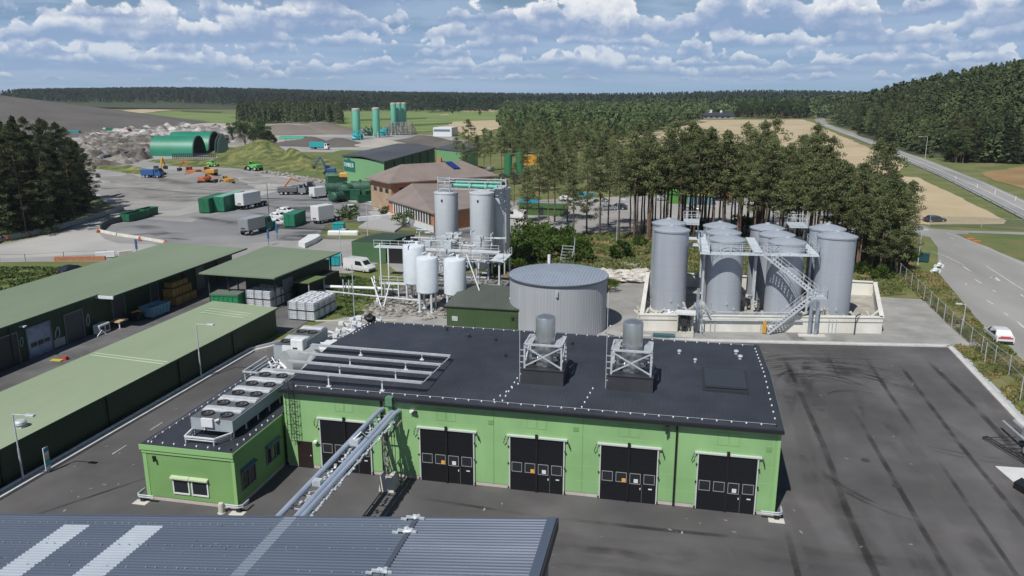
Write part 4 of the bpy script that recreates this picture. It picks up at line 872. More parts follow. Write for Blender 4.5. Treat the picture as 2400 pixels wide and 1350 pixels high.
# ================================================================ BUND WITH STEEL TANKS
BU = thing('bund_wall', 'open pale concrete basin wall round the tall steel tanks', 'wall', (10,95,0))
M_bund = mat('bund_concrete',(.56,.55,.50),.85,col2=(.72,.71,.66),scale=.35,detail=9,spread=(.35,.6),bump=.01,stretch=(1,1,.5))
def wallseg(mb,a,c,t,h,z0=0):
    a=np.array(a,float); c=np.array(c,float); d=(c-a)/np.linalg.norm(c-a); n=np.array((-d[1],d[0]))*t
    mb.prism([tuple(a),tuple(c),tuple(c+n),tuple(a+n)],z0,h)
FL,FR,BR,BLk = (-3.5,88.3),(23.8,92.9),(27.2,111.5),(-3.8,111.3)
m = MB(); wallseg(m,FL,FR,.4,1.85); wallseg(m,FR,BR,.35,1.85); wallseg(m,BR,BLk,.35,1.85); wallseg(m,BLk,(-3.5,88.72),.35,1.85); m.build('wall', M_bund, BU)
m = MB(); wallseg(m,(-3.58,88.22),(23.88,92.82),.55,1.98,1.853); wallseg(m,(23.9,92.85),BR,.5,1.98,1.853); wallseg(m,BR,BLk,.5,1.98,1.853); wallseg(m,BLk,(-3.6,88.8),.5,1.98,1.853); m.build('coping', mat('coping',(.60,.59,.55),.85,col2=(.70,.69,.65),scale=.6), BU)
m = MB().prism([(-3.4,88.75),(23.4,93.2),(26.8,111.2),(-3.4,111)],0,.02); m.build('floor', mat('bund_floor',(.26,.25,.22),.9,col2=(.42,.40,.35),scale=.5), BU)
m = MB(); wallseg(m,(-3.5,88.25),(23.8,92.85),.04,1.35,1.3); m.build('groove_shade_strip', mat('groove_shade_grey',(.16,.15,.14),.8), BU)  # flat dark strip, a groove's shadow put into its colour
M_lid = mat('tank_lid',(.34,.38,.44),.4,.2,(.40,.44,.50),1.5)
def tank(x,y,r,h,lab,det=True):
    t = thing('steel_tank', lab, 'tank', (x,y,0), 'tall steel tanks in the concrete basin')
    MB().lathe(x,y,[(r,.1),(r,h)],40,cap=False).build('shell', M_tank, t, smooth=True)
    MB().lathe(x,y,[(r+.05,h-.02),(r+.1,h+.03),(r*.6,h+.36),(.12,h+.62)],40,cap=True).build('lid', M_lid, t, smooth=True)
    MB().lathe(x,y,[(r+.06,h-.16),(r+.1,h-.12),(r+.13,h+.06),(r+.08,h+.09)],40,cap=False).build('rim', mat('rim_highlight',(.50,.54,.58),.35,.4), t, smooth=True)  # white edge highlight painted into the paler rim colour
    MB().lathe(x,y,[(.3,h+.5),(.3,h+.68),(.05,h+.72)],12).build('manhole', M_galv, t)
    if det: MB().lathe(x+.35,y-r+.02,[(.12,1.6),(.12,1.95)],8).tube([(x+.6*r,y-r*.8,1.1),(x+.6*r,y-r*.8-.3,1.1)],.09).build('nozzle', M_galv, t)
    MB().lathe(x,y,[(r+.25,.02),(r+.22,.2)],32).build('plinth', M_conc, t)
tank(-.45,98.2,2.14,10.35,'tall grey steel tank at the front left corner of the concrete basin')
tank(-.9,103.3,2.1,10.35,'grey steel tank hidden behind the front left corner tank')
tank(6.25,98.0,2.14,9.45,'grey steel tank with ring shadows, front of the left middle row')
tank(6.05,102.9,2.14,9.45,'grey steel tank second in the left middle row, lid showing',0)
tank(5.85,107.8,2.14,9.45,'grey steel tank at the back of the left middle row',0)
tank(13.35,98.2,2.14,9.35,'grey steel tank behind the stair flight, front of the right middle row')
tank(12.7,103.2,2.14,9.35,'grey steel tank second in the right middle row, lid showing',0)
tank(12.0,108.2,2.14,9.35,'grey steel tank at the back of the right middle row',0)
tank(18.9,97.9,2.2,10.35,'tall grey steel tank at the right end of the concrete basin')
tank(18.7,103.2,2.1,10.35,'grey steel tank partly hidden behind the right end tank')
# walkway
def railing(mb, pts, z, h=1.0, step=1.1, r=.03):
    for a,c in zip(pts[:-1],pts[1:]):
        a3=np.array((*a,z)) if len(a)==2 else np.array(a); c3=np.array((*c,z)) if len(c)==2 else np.array(c)
        L=np.linalg.norm(c3-a3); n=max(1,int(L/step))
        for k in range(n+1): p=a3+(c3-a3)*k/n; mb.bar(tuple(p),tuple(p+(0,0,h)),r*1.6)
        for q in (h,h*.55): mb.bar(tuple(a3+(0,0,q)),tuple(c3+(0,0,q)),r*1.5)
WK = thing('tank_walkway', 'galvanised walkway with handrails running between the steel tank tops', 'walkway', (10,96,0))
wz=8.35
m = MB()
for p in ([(3.0,94.2),(4.2,94.0),(3.9,110),(2.7,110)],[(4.2,94.0),(16.7,95.4),(16.7,96.4),(4.2,95.1)],[(9.3,95.3),(10.4,95.4),(10.2,106),(9.1,106)],[(15.6,96.4),(16.7,96.4),(16.3,108),(15.2,108)],[(1.4,99),(3,99),(3,100.2),(1.4,100.2)],[(1.4,103.5),(3,103.5),(3,104.7),(1.4,104.7)]):
    m.prism(p, wz-.16, wz)
m.build('deck', mat('deck_zinc',(.52,.58,.64),.5,.1,(.62,.68,.73),2), WK)
m = MB(); railing(m,[(3.0,110),(3.0,94.2),(4.2,94.0),(16.7,95.4),(16.6,108)],wz); railing(m,[(4.0,110),(4.2,95.2),(9.2,95.9)],wz); railing(m,[(10.4,96),(15.5,96.5)],wz); m.build('handrail', M_galv, WK)
m = MB(); railing(m,[(1.0,103.5),(3,103.5),(3,108),(1,108)],10.3,1.0,.8); railing(m,[(14.5,104),(16.5,104),(16.5,108),(14.5,108)],10.3,1,.8); m.prism([(1,103.5),(3,103.5),(3,108),(1,108)],10.15,10.28); m.prism([(14.3,104),(16.5,104),(16.5,108),(14.3,108)],10.15,10.28); m.build('upper_platform', M_galv, WK)
for x,y in ((9.7,96.2),(3.6,96),(3.5,104),(16.2,98),(15.9,106),(10,101)): MB().bar((x,y,0),(x,y,wz-.16),.22).build('column', M_galv, WK)
ST = thing('steel_stair', 'two flights of galvanised stairs climbing the bund wall to the walkway', 'stairs', (13,93,0))
top=(10.6,95.0,wz-.1); land=(16.2,92.2,4.3); 
def flight(a,c,w,name):
    a=np.array(a); c=np.array(c); d=c-a; d2=d[:2]/np.linalg.norm(d[:2]); n=np.array((-d2[1],d2[0],0))*w/2; m=MB()
    for s_ in (1,-1): m.bar(tuple(a+n*s_),tuple(c+n*s_),.17)
    k=int(abs(d[2])/.22)
    for i in range(k):
        p=a+d*(i+.5)/k; q=np.array((d2[0],d2[1],0))*.13; m.add([tuple(p-n-q),tuple(p+n-q),tuple(p+n+q),tuple(p-n+q)],[(0,1,2,3)])
        
    for s_ in (1,-1): railing(m,[tuple(a+n*s_),tuple(c+n*s_)],0,1.0,1.0)
    m.build(name, M_galv, ST)
flight(top,land,1.0,'upper_flight'); flight((15.6,91.4,4.2),(10.8,90.2,.05),1.0,'lower_flight')
m=MB(); m.prism([(15.4,90.8),(17.2,91.0),(17.0,92.8),(15.3,92.6)],4.15,4.27); railing(m,[(15.5,90.8),(17.2,91.0),(17.0,92.8)],4.27); m.build('landing', M_galv, ST)
for x,y in ((15.5,90.5),(16.2,90.55)): MB().bar((x,y,.1),(x,y,4.15),.3).build('column', mat('column_blue',(.20,.25,.32),.45,.3,(.36,.41,.48),1), ST)
MB().prism([(14.3,89.6),(17.3,90.0),(17.2,90.9),(14.3,90.5)],.005,.12).build('footing', M_conc, ST)
# pump equipment on bund
q = thing('pump_cabinet', 'pale narrow pump cabinet with pipework in front of the basin wall', 'cabinet', (1.4,88.0,0)); m=MB(); m.box(.7,2.6,86.9,88.0,.4,.5); m.box(.7,.8,86.9,88.0,.5,2.6); m.box(.8,2.55,87.9,88.0,.5,2.6); m.build('housing', mat('cream_housing',(.46,.45,.41),.7), q); MB().box(.6,2.7,86.8,88.1,2.6,2.85).build('roof', M_white, q)
MB().box(.7,2.6,86.9,88.2,0,.4).build('base', M_conc, q); m=MB(); rg=random.Random(4)
for k in range(9): m.tube([(1+rg.random()*1.3,87.2+rg.random()*.5,.5),(1+rg.random()*1.3,87.3,1.3+rg.random()),(1.2+rg.random(),87.5,2.4)],.07)
m.box(1.1,1.8,87.2,87.8,1.2,2.2); m.build('pump', M_dark, q)
q = thing('filling_mast', 'dark grey pipe mast with valves at the left of the basin front', 'mast', (3.1,88.6,0)); m=MB(); m.bar((2.9,88.7,0),(2.9,88.7,5.3),.32); m.bar((3.5,88.4,0),(3.5,88.5,2.5),.12); m.bar((3.8,87.8,0),(3.3,88.6,1.8),.08); m.build('post', mat('column_blue',(.2,.25,.32)), q)
m=MB(); rg=random.Random(8)
for k in range(22): x,y=2.9+rg.uniform(-1.4,1.6),89.6+rg.uniform(-.6,1.2); m.tube([(x,y,1.9+rg.random()*.6),(x+rg.uniform(-.7,.7),y+rg.uniform(-.4,.4),2.3+rg.random()*1.2)],rg.uniform(.05,.12))
m.build('valves', M_galv, q)
for i,(cx,cy,n,s_) in enumerate(((-2.5,90.6,14,1),(1.0,90.4,26,2),(16.8,94.6,16,3),(22.0,94.8,6,4),(9.6,99.5,10,5))):
    m=MB(); rg=random.Random(s_)
    for k in range(n): x,y=cx+rg.uniform(-1.4,1.4),cy+rg.uniform(-.6,1.0); m.tube([(x,y,.1+rg.random()*.3),(x,y,1.0+rg.random()),(x+rg.uniform(-.9,.9),y+rg.uniform(-.5,.5),1.2+rg.random()*.9)],rg.uniform(.07,.18),7)
    tag(m.build('pipe_manifold', M_conc if i!=1 else M_white),['low pipe valves at the foot of the front left steel tank','cluster of white valves behind the pump cabinet','stacked pale pipes beside the stair landing','small pipe bend in the right corner of the basin','pale pipes between the two middle tank rows'][i],'pipes','pipe manifolds inside the basin')
m=MB()
for z,o in ((2.35,.15),(2.15,.35),(1.55,-.18),(1.42,-.2)): m.tube([(3.2,89.35+o,z),(14.8,91.3+o,z)],.05,6)
for x in (4.5,5.0,10.2,10.7,11.0,17.8,18.2,18.6): m.tube([(x,88.2+(x+3.5)*.1685-.14+.12,0),(x,88.2+(x+3.5)*.1685-.02,1.6)],.045,5)
tag(m.build('front_pipes', M_galv),'thin grey pipes strung along the front of the basin wall','pipes')
q=tag(MB().box(10.35,10.75,89.9,90.2,.1,1.4).build('hose_box', M_yellow),'small yellow box on the basin wall under the stairs','box')
q=tag(MB().bar((20.6,91.7,0),(20.6,91.7,2.3),.09).bar((20.6,91.7,2.2),(21.2,92.4,2.35),.1).build('standpipe', M_dark),'dark standpipe against the right half of the basin wall','pipe')
q=thing('drip_tray','dark teal tray beside the pump cabinet','tray',(-1.2,86.4,0)); MB().box(-1.9,.5,86.1,86.9,.02,.3).build('tray', mat('tray_teal',(.03,.10,.12),.5), q); MB().box(-5.5,-2.1,86.2,86.5,.02,.14).build('sill', M_conc, q)
# ================================================================ GREY SILOS AND WHITE TANKS
M_silo = ribbed('silo_sheet',(.50,.53,.57),2,.9,0,.5,.05,(.56,.59,.63),.8,line=(.45,.48,.52),linew=.03,stretch=(1,1,.2))
def silo(x,y,r,z0,h,lab,grp):
    s_=thing('grey_silo',lab,'silo',(x,y,0),grp)
    MB().lathe(x,y,[(r*.25,z0-2.2),(r,z0),(r,h),(r+.06,h),(r+.06,h+.18),(r-.05,h+.2)],32).build('shell', M_silo, s_, smooth=True)
    MB().lathe(x,y,[(r,h+.18),(r*.3,h+.5),(.1,h+.55)],32).build('roof', M_galv, s_, smooth=True)
    for a in (45,135,225,315): c,sn=math.cos(math.radians(a)),math.sin(math.radians(a)); MB().bar((x+r*.95*c,y+r*.95*sn,0),(x+r*.95*c,y+r*.95*sn,z0+.5),.22).build('leg', M_galv, s_)
    MB().blob(x-.15,y-r-.05,h-.9,.14,.1,.22,6,4,.2,seed=1).build('hook', M_black, s_)
silo(-33.9,112.3,1.78,3.2,12.3,'tall grey cylinder silo, front left of the silo group','grey silos by the white tank plant')
silo(-28.0,110.7,1.78,3.2,12.6,'tall grey cylinder silo, front right of the silo group','grey silos by the white tank plant')
silo(-26.4,114.6,1.78,3.2,12.9,'grey silo in shade behind the front right silo','grey silos by the white tank plant')
q=thing('silo_gantry','galvanised gantry with teal conveyor pipes across the silo tops','gantry',(-30,112,12)); m=MB()
for y in (111.2,114.8): m.bar((-34.8,y,14.2),(-25.2,y,14.2),.14); m.bar((-34.8,y,13.1),(-25.2,y,13.1),.12)
for x in (-34.8,-33,-30,-27.6,-25.2):
    m.bar((x,111.2,12.6),(x,111.2,14.9 if x<-32 or x==-25.2 else 14.2),.12); m.bar((x,114.8,12.6),(x,114.8,14.2),.12); m.bar((x,111.2,14.2),(x,114.8,14.2),.1)
for k in range(8): m.bar((-34.8,111.2,12.9+k*.26),(-33,111.2,12.9+k*.26),.05)
for k in range(14): a=(-25.2,111.2+rg.random()*3.4); m.bar((a[0]+rg.uniform(-.1,.5),a[1],9.5+k*.35),(a[0]+rg.uniform(-.5,.5),a[1]+.8,10+k*.35),.06)
m.bar((-24.9,113,5),(-24.9,113,14.6),.12); m.bar((-25.3,111.2,12),(-24.7,113.2,9),.1); m.build('frame', M_galv, q)
MB().tube([(-33.0,112.3,13.5),(-26.0,112.3,13.4)],.3,12).tube([(-32.5,113.2,13.9),(-25.8,113.2,13.9)],.22,10).build('conveyor', mat('mint_paint',(.10,.42,.32),.5), q, smooth=True)
m=MB(); railing(m,[(-34.8,111.0),(-33.0,111.0)],13.0,1.1,.6); m.prism([(-26.3,110.7),(-25,110.8),(-25,115),(-26.3,115)],13.3,13.36); m.build('handrail', M_galv, q)
M_wt = mat('white_tank_paint',(.56,.62,.68),.4,col2=(.64,.69,.74),scale=.8)
def wtank(x,y,r,z0,z1,lab,leg=True):
    t=thing('white_tank',lab,'tank',(x,y,0),'white process tanks of the plant')
    MB().lathe(x,y,[(r*.4,z0-.3),(r*.85,z0-.18),(r,z0),(r,z1-.3),(r*.93,z1-.08),(r*.6,z1+.08),(.1,z1+.14)],28).build('vessel', M_wt, t, smooth=True)
    for a in (50,130,230,310): c,sn=math.cos(math.radians(a)),math.sin(math.radians(a)); MB().tube([(x+r*.85*c,y+r*.85*sn,0),(x+r*.85*c,y+r*.85*sn,z0+.2)],.13,8).lathe(x+r*.85*c,y+r*.85*sn,[(.3,.01),(.3,.1)],8).build('leg', M_wt, t)
    MB().lathe(x+r*.3,y,[(.25,z1),(.25,z1+.45),(.12,z1+.5)],10).tube([(x-r*.4,y-r*.2,z1-.05),(x-r*.4,y-r*.2,z1+.4),(x-r*.4+.5,y,z1+.6)],.08).build('nozzles', M_white, t)
wtank(-30.3,91.4,1.4,2.6,7.0,'front left white tank with rounded top on legs')
wtank(-26.6,91.2,1.4,2.6,7.0,'front right white tank standing next to the green cabin')
wtank(-33.4,95.6,1.5,2.6,7.6,'white tank with dark pipe shadows behind the front left one')
m=MB(); rg=random.Random(21)
for k in range(80):
    x,y=rg.uniform(-35,-24),rg.uniform(93,102); z=rg.choice((2.5,5,7.6,8.2))+rg.uniform(-.4,.8); dx,dy=rg.choice(((rg.uniform(.6,2.6),0),(0,rg.uniform(.6,2)))); 
    m.tube([(x,y,z-rg.random()*1.2),(x,y,z),(x+dx,y+dy,z)],rg.uniform(.05,.14),6)
for k in range(14): x,y=rg.uniform(-34,-25),rg.uniform(93,100); m.box(x,x+rg.uniform(.4,1.0),y,y+.6,7.7,8.2+rg.random()*.5)
tag(m.build('pipework', mat('pipe_pale',(.42,.46,.50),.45,.1,(.60,.64,.67),2)),'dense white pipework weaving between the white tanks','pipework')
q=thing('plant_platform','white steel platform with railings round the white tank plant','platform',(-33,100,0)); m=MB()
for p in ([(-43.6,107.0),(-36,107.2),(-36,108.6),(-43.6,108.4)],[(-36,100.5),(-24.5,100.5),(-24.5,101.6),(-36,101.6)],[(-24.5,100.5),(-22.5,100.7),(-22.5,106),(-24.5,106)],[(-36,106.5),(-24.5,106.5),(-24.5,107.8),(-36,107.8)]): m.prism(p,4.6,4.75)
m.build('deck', M_wt, q)
m=MB(); railing(m,[(-43.6,107.0),(-36,107.2)],4.75); railing(m,[(-36,100.5),(-24.5,100.5),(-22.5,100.7),(-22.5,106)],4.75); railing(m,[(-36,106.5),(-24.5,106.5)],4.75); railing(m,[(-38.6,96.2),(-34.8,96.4)],2.0); m.prism([(-38.6,96.2),(-34.8,96.4),(-34.8,97.4),(-38.6,97.2)],1.9,2.0); m.build('handrail', M_white, q)
for x,y in ((-41.5,107.2),(-38.8,107.2),(-35.6,100.7),(-30,100.7),(-26,100.7),(-23.2,101),(-22.7,105.5),(-23.6,103)): MB().bar((x,y,0),(x,y,4.6),.18).build('column', M_white, q)
m=MB(); m.bar((-40.3,97.5,2.4),(-36.6,91.4,0),.14); m.bar((-40.3,98.4,2.4),(-37.4,92.2,0),.14); m.bar((-37.2,96.2,2.0),(-36.4,91.6,0),.12)
for x in (-38.4,-36.0): m.bar((x,96.3,0),(x,96.3,7.5 if x<-38 else 2),.14)
for k in range(7): m.bar((-40+k*.5,97-k*.8,2.2-k*.32),(-40+k*.5+.1,97.9-k*.8,2.2-k*.32),.08)
m.bar((-25.6,93,7.2),(-23.4,90.8,3.2),.12); m.bar((-23.4,90.8,3.2),(-23.6,90.9,0),.12); m.build('stair', M_white, q)
q=thing('ground_pipeline','white lagged pipeline on low supports crossing the grass','pipeline',(-42,96.5,0)); MB().tube([(-46.8,96.4,1.1),(-36.2,97.0,1.1)],.22,12).build('pipe', M_white, q, smooth=True); MB().tube([(-47.4,95.5,.75),(-31.5,92.5,.9)],.13,8).tube([(-42.6,96.9,.8),(-36.5,97.2,.8)],.1,8).build('small_pipe', M_galv, q)
for x in (-43.8,-43.0,-37.8): MB().bar((x,96.0,0),(x,96.0,2.3),.12).bar((x,97.0,0),(x,97.0,1.6),.1).bar((x,96,1),(x,97,1),.08).build('support', M_galv, q)
# rocks under the plant
m=MB(); rg=random.Random(31)
for k in range(420):
    t=rg.random(); x=rg.uniform(-38.5,-22.5); y=rg.uniform(87,99); 
    if y < 87+max(0,(-27.5-x))*.1 or (x>-26 and y<94): continue
    s_=rg.uniform(.12,.42); m.blob(x,y,s_*.3,s_,s_*rg.uniform(.6,1),s_*.6,6,4,.3)
tag(m.build('rocks', M_stone),'grey stones and broken rock under the white tanks','rocks',kind='stuff')
m=MB(); rg=random.Random(33)
for k in range(150):
    x=rg.uniform(-11.8,-2.6); y=112.5+rg.uniform(-1.5,4.5)+(x+11)*.15; s_=rg.uniform(.25,.75); m.blob(x,y,s_*.4+rg.random()*.5,s_*rg.uniform(1,1.8),s_,s_*.5,7,4,.35)
tag(m.build('broken_concrete', mat('broken_concrete_pale',(.40,.37,.34),.9,col2=(.62,.60,.57),scale=.8)),'heap of pale broken concrete slabs left of the basin','rubble',kind='stuff')
# ================================================================ VEHICLES AND MACHINES (built at the origin facing +X, then placed)
def place(o, px, py, rz=0, z=0., sc=1.):
    x,y=G(px,py); o.location=(x,y,z); o.rotation_euler=(0,0,math.radians(rz)); o.scale=(sc,)*3; return o
def hd(a,b):
    A,B=G(*a),G(*b); return math.degrees(math.atan2(B[1]-A[1],B[0]-A[0]))
def wheels(t, xs, yw, r, w=.24, name='wheel'):
    for x in xs:
        for s_ in (-1,1):
            o=MB().wheel(x,s_*yw,r,r,w).build(name, M_tyre, t, smooth=True); MB().wheel(x,s_*(yw+w*.52),r,r*.55,.03,n=10).build('rim', M_galv, o)
def car(label, paint, L=4.4, Wd=1.8, Hh=1.45, van=False, cat='car', group='parked cars', name='parked_car'):
    t=thing(name,label,cat,(0,0,0),group); w=Wd/2
    def sec(x,zb,zl,zr,wr):   # loop across the car at x
        return [(x,-w*.92,zb),(x,-w,zb+.25),(x,-w*.97,zl),(x,-wr,zr),(x,wr,zr),(x,w*.97,zl),(x,w,zb+.25),(x,w*.92,zb)]
    zb=.22; bl=.88 if not van else 1.0
    if van: S=[(-.5,.5,.9,.6),(-.49,bl,Hh*.93,.72),(-.44,bl,Hh,.76),(.12,bl,Hh,.76),(.2,bl,Hh*.97,.74),(.33,bl,bl+.12,.82),(.46,.85,.88,.74),(.5,.6,.66,.6)]
    else: S=[(-.5,.55,.62,.62),(-.49,.82,.93,.74),(-.40,bl,bl+.1,.74),(-.28,bl,Hh*.97,.60),(-.05,bl,Hh,.60),(.1,bl,Hh*.96,.58),(.25,bl,bl+.06,.74),(.44,.74,.80,.72),(.5,.5,.60,.6)]
    b=MB().loft([sec(L*x,zb,zl,zr,wr*w/.8 if wr<.79 else w*.8) for x,zl,zr,wr in S]); b.build('body', paint, t, smooth=True)
    g=MB(); e=.012
    def q(p): g.add(p,[(0,1,2,3)]); g.add([(x,-y,z) for x,y,z in p][::-1],[(0,1,2,3)])
    wr=(.60 if not van else .76)*w/.8
    if not van:
        q([(-.36*L,-w*.955-e,bl+.02),(.19*L,-w*.955-e,bl+.02),(.08*L,-wr-.02,Hh*.93),(-.27*L,-wr-.02,Hh*.93)])
        g.add([(.245*L+.03,-w*.78,bl+.06),(.245*L+.03,w*.78,bl+.06),(.105*L+.03,wr*.93,Hh*.94),(.105*L+.03,-wr*.93,Hh*.94)],[(0,1,2,3)])
        g.add([(-.395*L-.02,-w*.76,bl+.1),(-.395*L-.02,w*.76,bl+.1),(-.285*L-.03,wr*.93,Hh*.93),(-.285*L-.03,-wr*.93,Hh*.93)],[(3,2,1,0)])
    else:
        q([(-.02*L,-w*.965-e,bl+.05),(.27*L,-w*.965-e,bl+.05),(.19*L,-w*.94-.02,Hh*.85),(-.02*L,-w*.94-.02,Hh*.85)])
        g.add([(.33*L+.02,-w*.74,bl+.14),(.33*L+.02,w*.74,bl+.14),(.205*L+.03,w*.68,Hh*.93),(.205*L+.03,-w*.68,Hh*.93)],[(0,1,2,3)])
        g.add([(-.495*L-.02,-w*.6,bl+.15),(-.495*L-.02,w*.6,bl+.15),(-.49*L-.02,w*.55,Hh*.88),(-.49*L-.02,-w*.55,Hh*.88)],[(3,2,1,0)])
    g.build('windows', M_glass, t)
    wheels(t,(-L*.32,L*.31),w*.86,.33)
    for s_ in (-1,1):
        MB().box(L*.47,L*.497,s_*w*.6-.16,s_*w*.6+.16,.55,.70).build('headlight', M_white, t); MB().box(-L*.502,-L*.48,s_*w*.66-.14,s_*w*.66+.14,.68,.84).build('tail_light', M_red, t)
    m=MB(); m.box(-L*.505,-L*.49,-w*.85,w*.85,.25,.42); m.box(L*.485,L*.505,-w*.75,w*.75,.25,.42); m.build('bumper', M_black, t)
    return t
M_cw=mat('car_white',(.66,.67,.68),.3,coat=.5); M_cs=mat('car_silver',(.36,.38,.40),.3,.5,coat=.5); M_cd=mat('car_dark',(.02,.025,.035),.25,coat=.5); M_cr=mat('car_red',(.30,.03,.03),.3,coat=.5)
c=car('white hatchback with a red rear panel stopped on the verge outside the fence', M_cw,4.3,1.85,1.5); place(c,2338,795,hd((2338,795),(2275,745)),0)
MB().box(-2.19,-2.165,-.45,.55,.72,.98).build('rear_panel', mat('pink_red',(.55,.07,.09),.4), c)
c=car('white panel van parked on the grass by the dark green storage box', M_cw,5.0,1.95,2.0,True,'van'); place(c,843,634,hd((815,625),(875,633)),0)
c=car('small white car parked alone on the gravel in front of the brick building', M_cw); place(c,823,494,hd((815,478),(828,498)))
c=car('white pickup van parked under the pines right of the grey silos', M_cw,5.2,1.95,2.0,True,'van'); place(c,1207,512,hd((1235,512),(1185,508)))
c=car('dark blue car half hidden behind the far sage roof', M_cd); place(c,172,642,hd((150,645),(190,636)))
for (a,paint,l) in (((655,512),M_cw,'white car at the left of the green box container'),((672,500),M_cw,'white car parked behind the first white one near the green box'),((650,527),M_cw,'white car nose on beside the green open trailer'),
    ((1425,492),M_cs,'silver car parked beyond the pines, left of the black car'),((1448,490),M_cd,'black car parked beyond the pines beside an orange sign'),((1560,470),M_cs,'silver car seen between the grove trunks left of the green fence'),((1762,480),M_cw,'white car seen between the trunks right of the red shed'),((1690,470),M_cd,'dark car seen between the trunks near the red shed'),
    ((2190,520),M_cd,'dark blue car on the field edge behind the wire fence'),((1150,400),M_cs,'silver car far off behind the green hall'),((1330,470),M_cw,'white car in the lot behind the left pines'),((1620,495),M_cs,'grey car in the lot between the middle pine trunks'),((1850,500),M_cw,'white car in the lot behind the right tank row')):
    c=car(l,paint); place(c,a[0],a[1],random.Random(a[0]).choice((-12,78,20,170)))
def box_container(label, paint, L=6, Wd=2.4, Hh=2.5, name='container', open_=False, grp='green containers on the gravel lot', cat='container', z0=.15):
    t=thing(name,label,cat,(0,0,0),grp); w=Wd/2; h=L/2
    if open_:
        m=MB(); ot=[(-h,-w),(h,-w),(h,w),(-h,w)]; th=.12
        m.add([(-h*.9,-w*.92,z0),(h*.9,-w*.92,z0),(h*.9,w*.92,z0),(-h*.9,w*.92,z0),(-h,-w,Hh),(h,-w,Hh),(h,w,Hh),(-h,w,Hh),(-h+th,-w+th,Hh),(h-th,-w+th,Hh),(h-th,w-th,Hh),(-h+th,w-th,Hh),(-h*.88,-w*.88,z0+.1),(h*.88,-w*.88,z0+.1),(h*.88,w*.88,z0+.1),(-h*.88,w*.88,z0+.1)],
            [(0,3,2,1),(0,1,5,4),(1,2,6,5),(2,3,7,6),(3,0,4,7),(4,5,9,8),(5,6,10,9),(6,7,11,10),(7,4,8,11),(8,9,13,12),(9,10,14,13),(10,11,15,14),(11,8,12,15),(12,13,14,15)]); m.build('body', paint, t)
    else: MB().box(-h,h,-w,w,z0,Hh).build('body', paint, t)
    m=MB(); k=-h+.3
    while k<h-.2: m.box(k,k+.1,-w-.07,-w-.002,z0+.1,Hh-.05); m.box(k,k+.1,w+.002,w+.07,z0+.1,Hh-.05); k+=.62
    m.box(-h-.03,h+.03,-w-.08,-w-.003,Hh-.12,Hh+.02); m.box(-h-.03,h+.03,w+.003,w+.08,Hh-.12,Hh+.02); m.build('ribs', paint, t)
    m=MB(); m.box(-h-.06,-h-.002,-w*.95,-.03,z0+.1,Hh-.1); m.box(-h-.06,-h-.002,.03,w*.95,z0+.1,Hh-.1); m.build('doors', paint, t)
    m=MB()
    for x in (-h+.4,h-.4): m.box(x-.15,x+.15,-w*.8,w*.8,0,z0-.002)
    m.build('skids', M_dark, t); return t
M_green1=mat('container_green',(.014,.115,.055),.5,col2=(.018,.14,.07),scale=.7); M_green2=mat('container_teal_green',(.012,.15,.085),.5,col2=(.02,.18,.10),scale=.7)
dirA=hd((545,508),(590,492))
c=box_container('tall dark green container leftmost in the row on the gravel lot',M_green1,11,2.5,3.4); place(c,505,492,dirA)
c=box_container('tall teal green container with pale lid in the middle of the row',M_green2,11.5,2.5,3.5); place(c,540,489,dirA)
MB().box(-5.6,5.6,-1.15,1.15,3.52,3.6).build('lid', mat('pale_mint',(.16,.36,.30),.5,col2=(.22,.42,.36),scale=.5), c)
def truckbox(label,boxm,L=8,px=(0,0),rz=0,cab=None,lift=1.1,axles=2,ht=2.7,name='box_trailer',cat='trailer',grp=None):
    t=thing(name,label,cat,(0,0,0),grp)
    MB().bevbox(-L/2,L/2,-1.22,1.22,lift,lift+ht,.06).build('box', boxm, t)
    MB().box(-L/2-.1,L/2+(2.6 if cab else 3.2),-.4,.4,lift-.35,lift-.02).build('chassis', M_dark, t)
    MB().box(-L/2-.03,-L/2-.002,-1.1,1.1,lift+.15,lift+ht-.15).build('rear_door', boxm, t)
    MB().box(-L/2-.05,-L/2-.031,-.5,.5,lift+.25,lift+.5).build('plate', M_dark, t)
    xs=[-L/2+1+1.2*i for i in range(axles)]+([L/2+1.2] if cab else [L/2+.6,L/2+1.9])
    wheels(t,xs,1.0,.5,.3)
    if cab:
        b=MB().loft([[(x,-1.2,.6),(x,-1.2,zt),(x,1.2,zt),(x,1.2,.6)] for x,zt in ((L/2+.3,3.0),(L/2+1.6,3.05),(L/2+2.1,2.0),(L/2+2.3,1.7))]); b.build('cab', cab, t)
        MB().add([(L/2+1.68,-1.1,2.9),(L/2+1.68,1.1,2.9),(L/2+2.14,1.1,2.02),(L/2+2.14,-1.1,2.02)],[(0,3,2,1)]).build('windscreen', M_glass, t)
        MB().box(L/2+.7,L/2+1.6,-1.215,-1.203,1.9,2.7).box(L/2+.7,L/2+1.6,1.203,1.215,1.9,2.7).build('side_window', M_glass, t)
    place(t,*px,rz); return t
truckbox('white box trailer on a long dark chassis beside the green containers',M_cw,6.5,(583,488),hd((570,500),(625,488)),axles=2,ht=2.8)
truckbox('grey box truck with teal flatbed and yellow beam lying near the sage canopy',M_cs,5.2,(592,548),hd((560,556),(600,546)),cab=mat('cab_teal',(.02,.16,.13),.4),ht=2.2,axles=1,name='box_truck',cat='truck')
truckbox('white box truck body with open side frame behind the grass island',M_cw,4.4,(757,522),hd((735,530),(780,522)),axles=1,ht=3.0,lift=.8)
truckbox('small white box with orange skirt left of the pile of green tanks',M_cw,3.6,(745,464),hd((730,466),(765,462)),axles=1,ht=2.3,lift=.6)
t=box_container('plain green box container on the lot beside the white box truck',M_green2,6.2,2.4,2.7); place(t,692,527,hd((678,538),(712,523)))
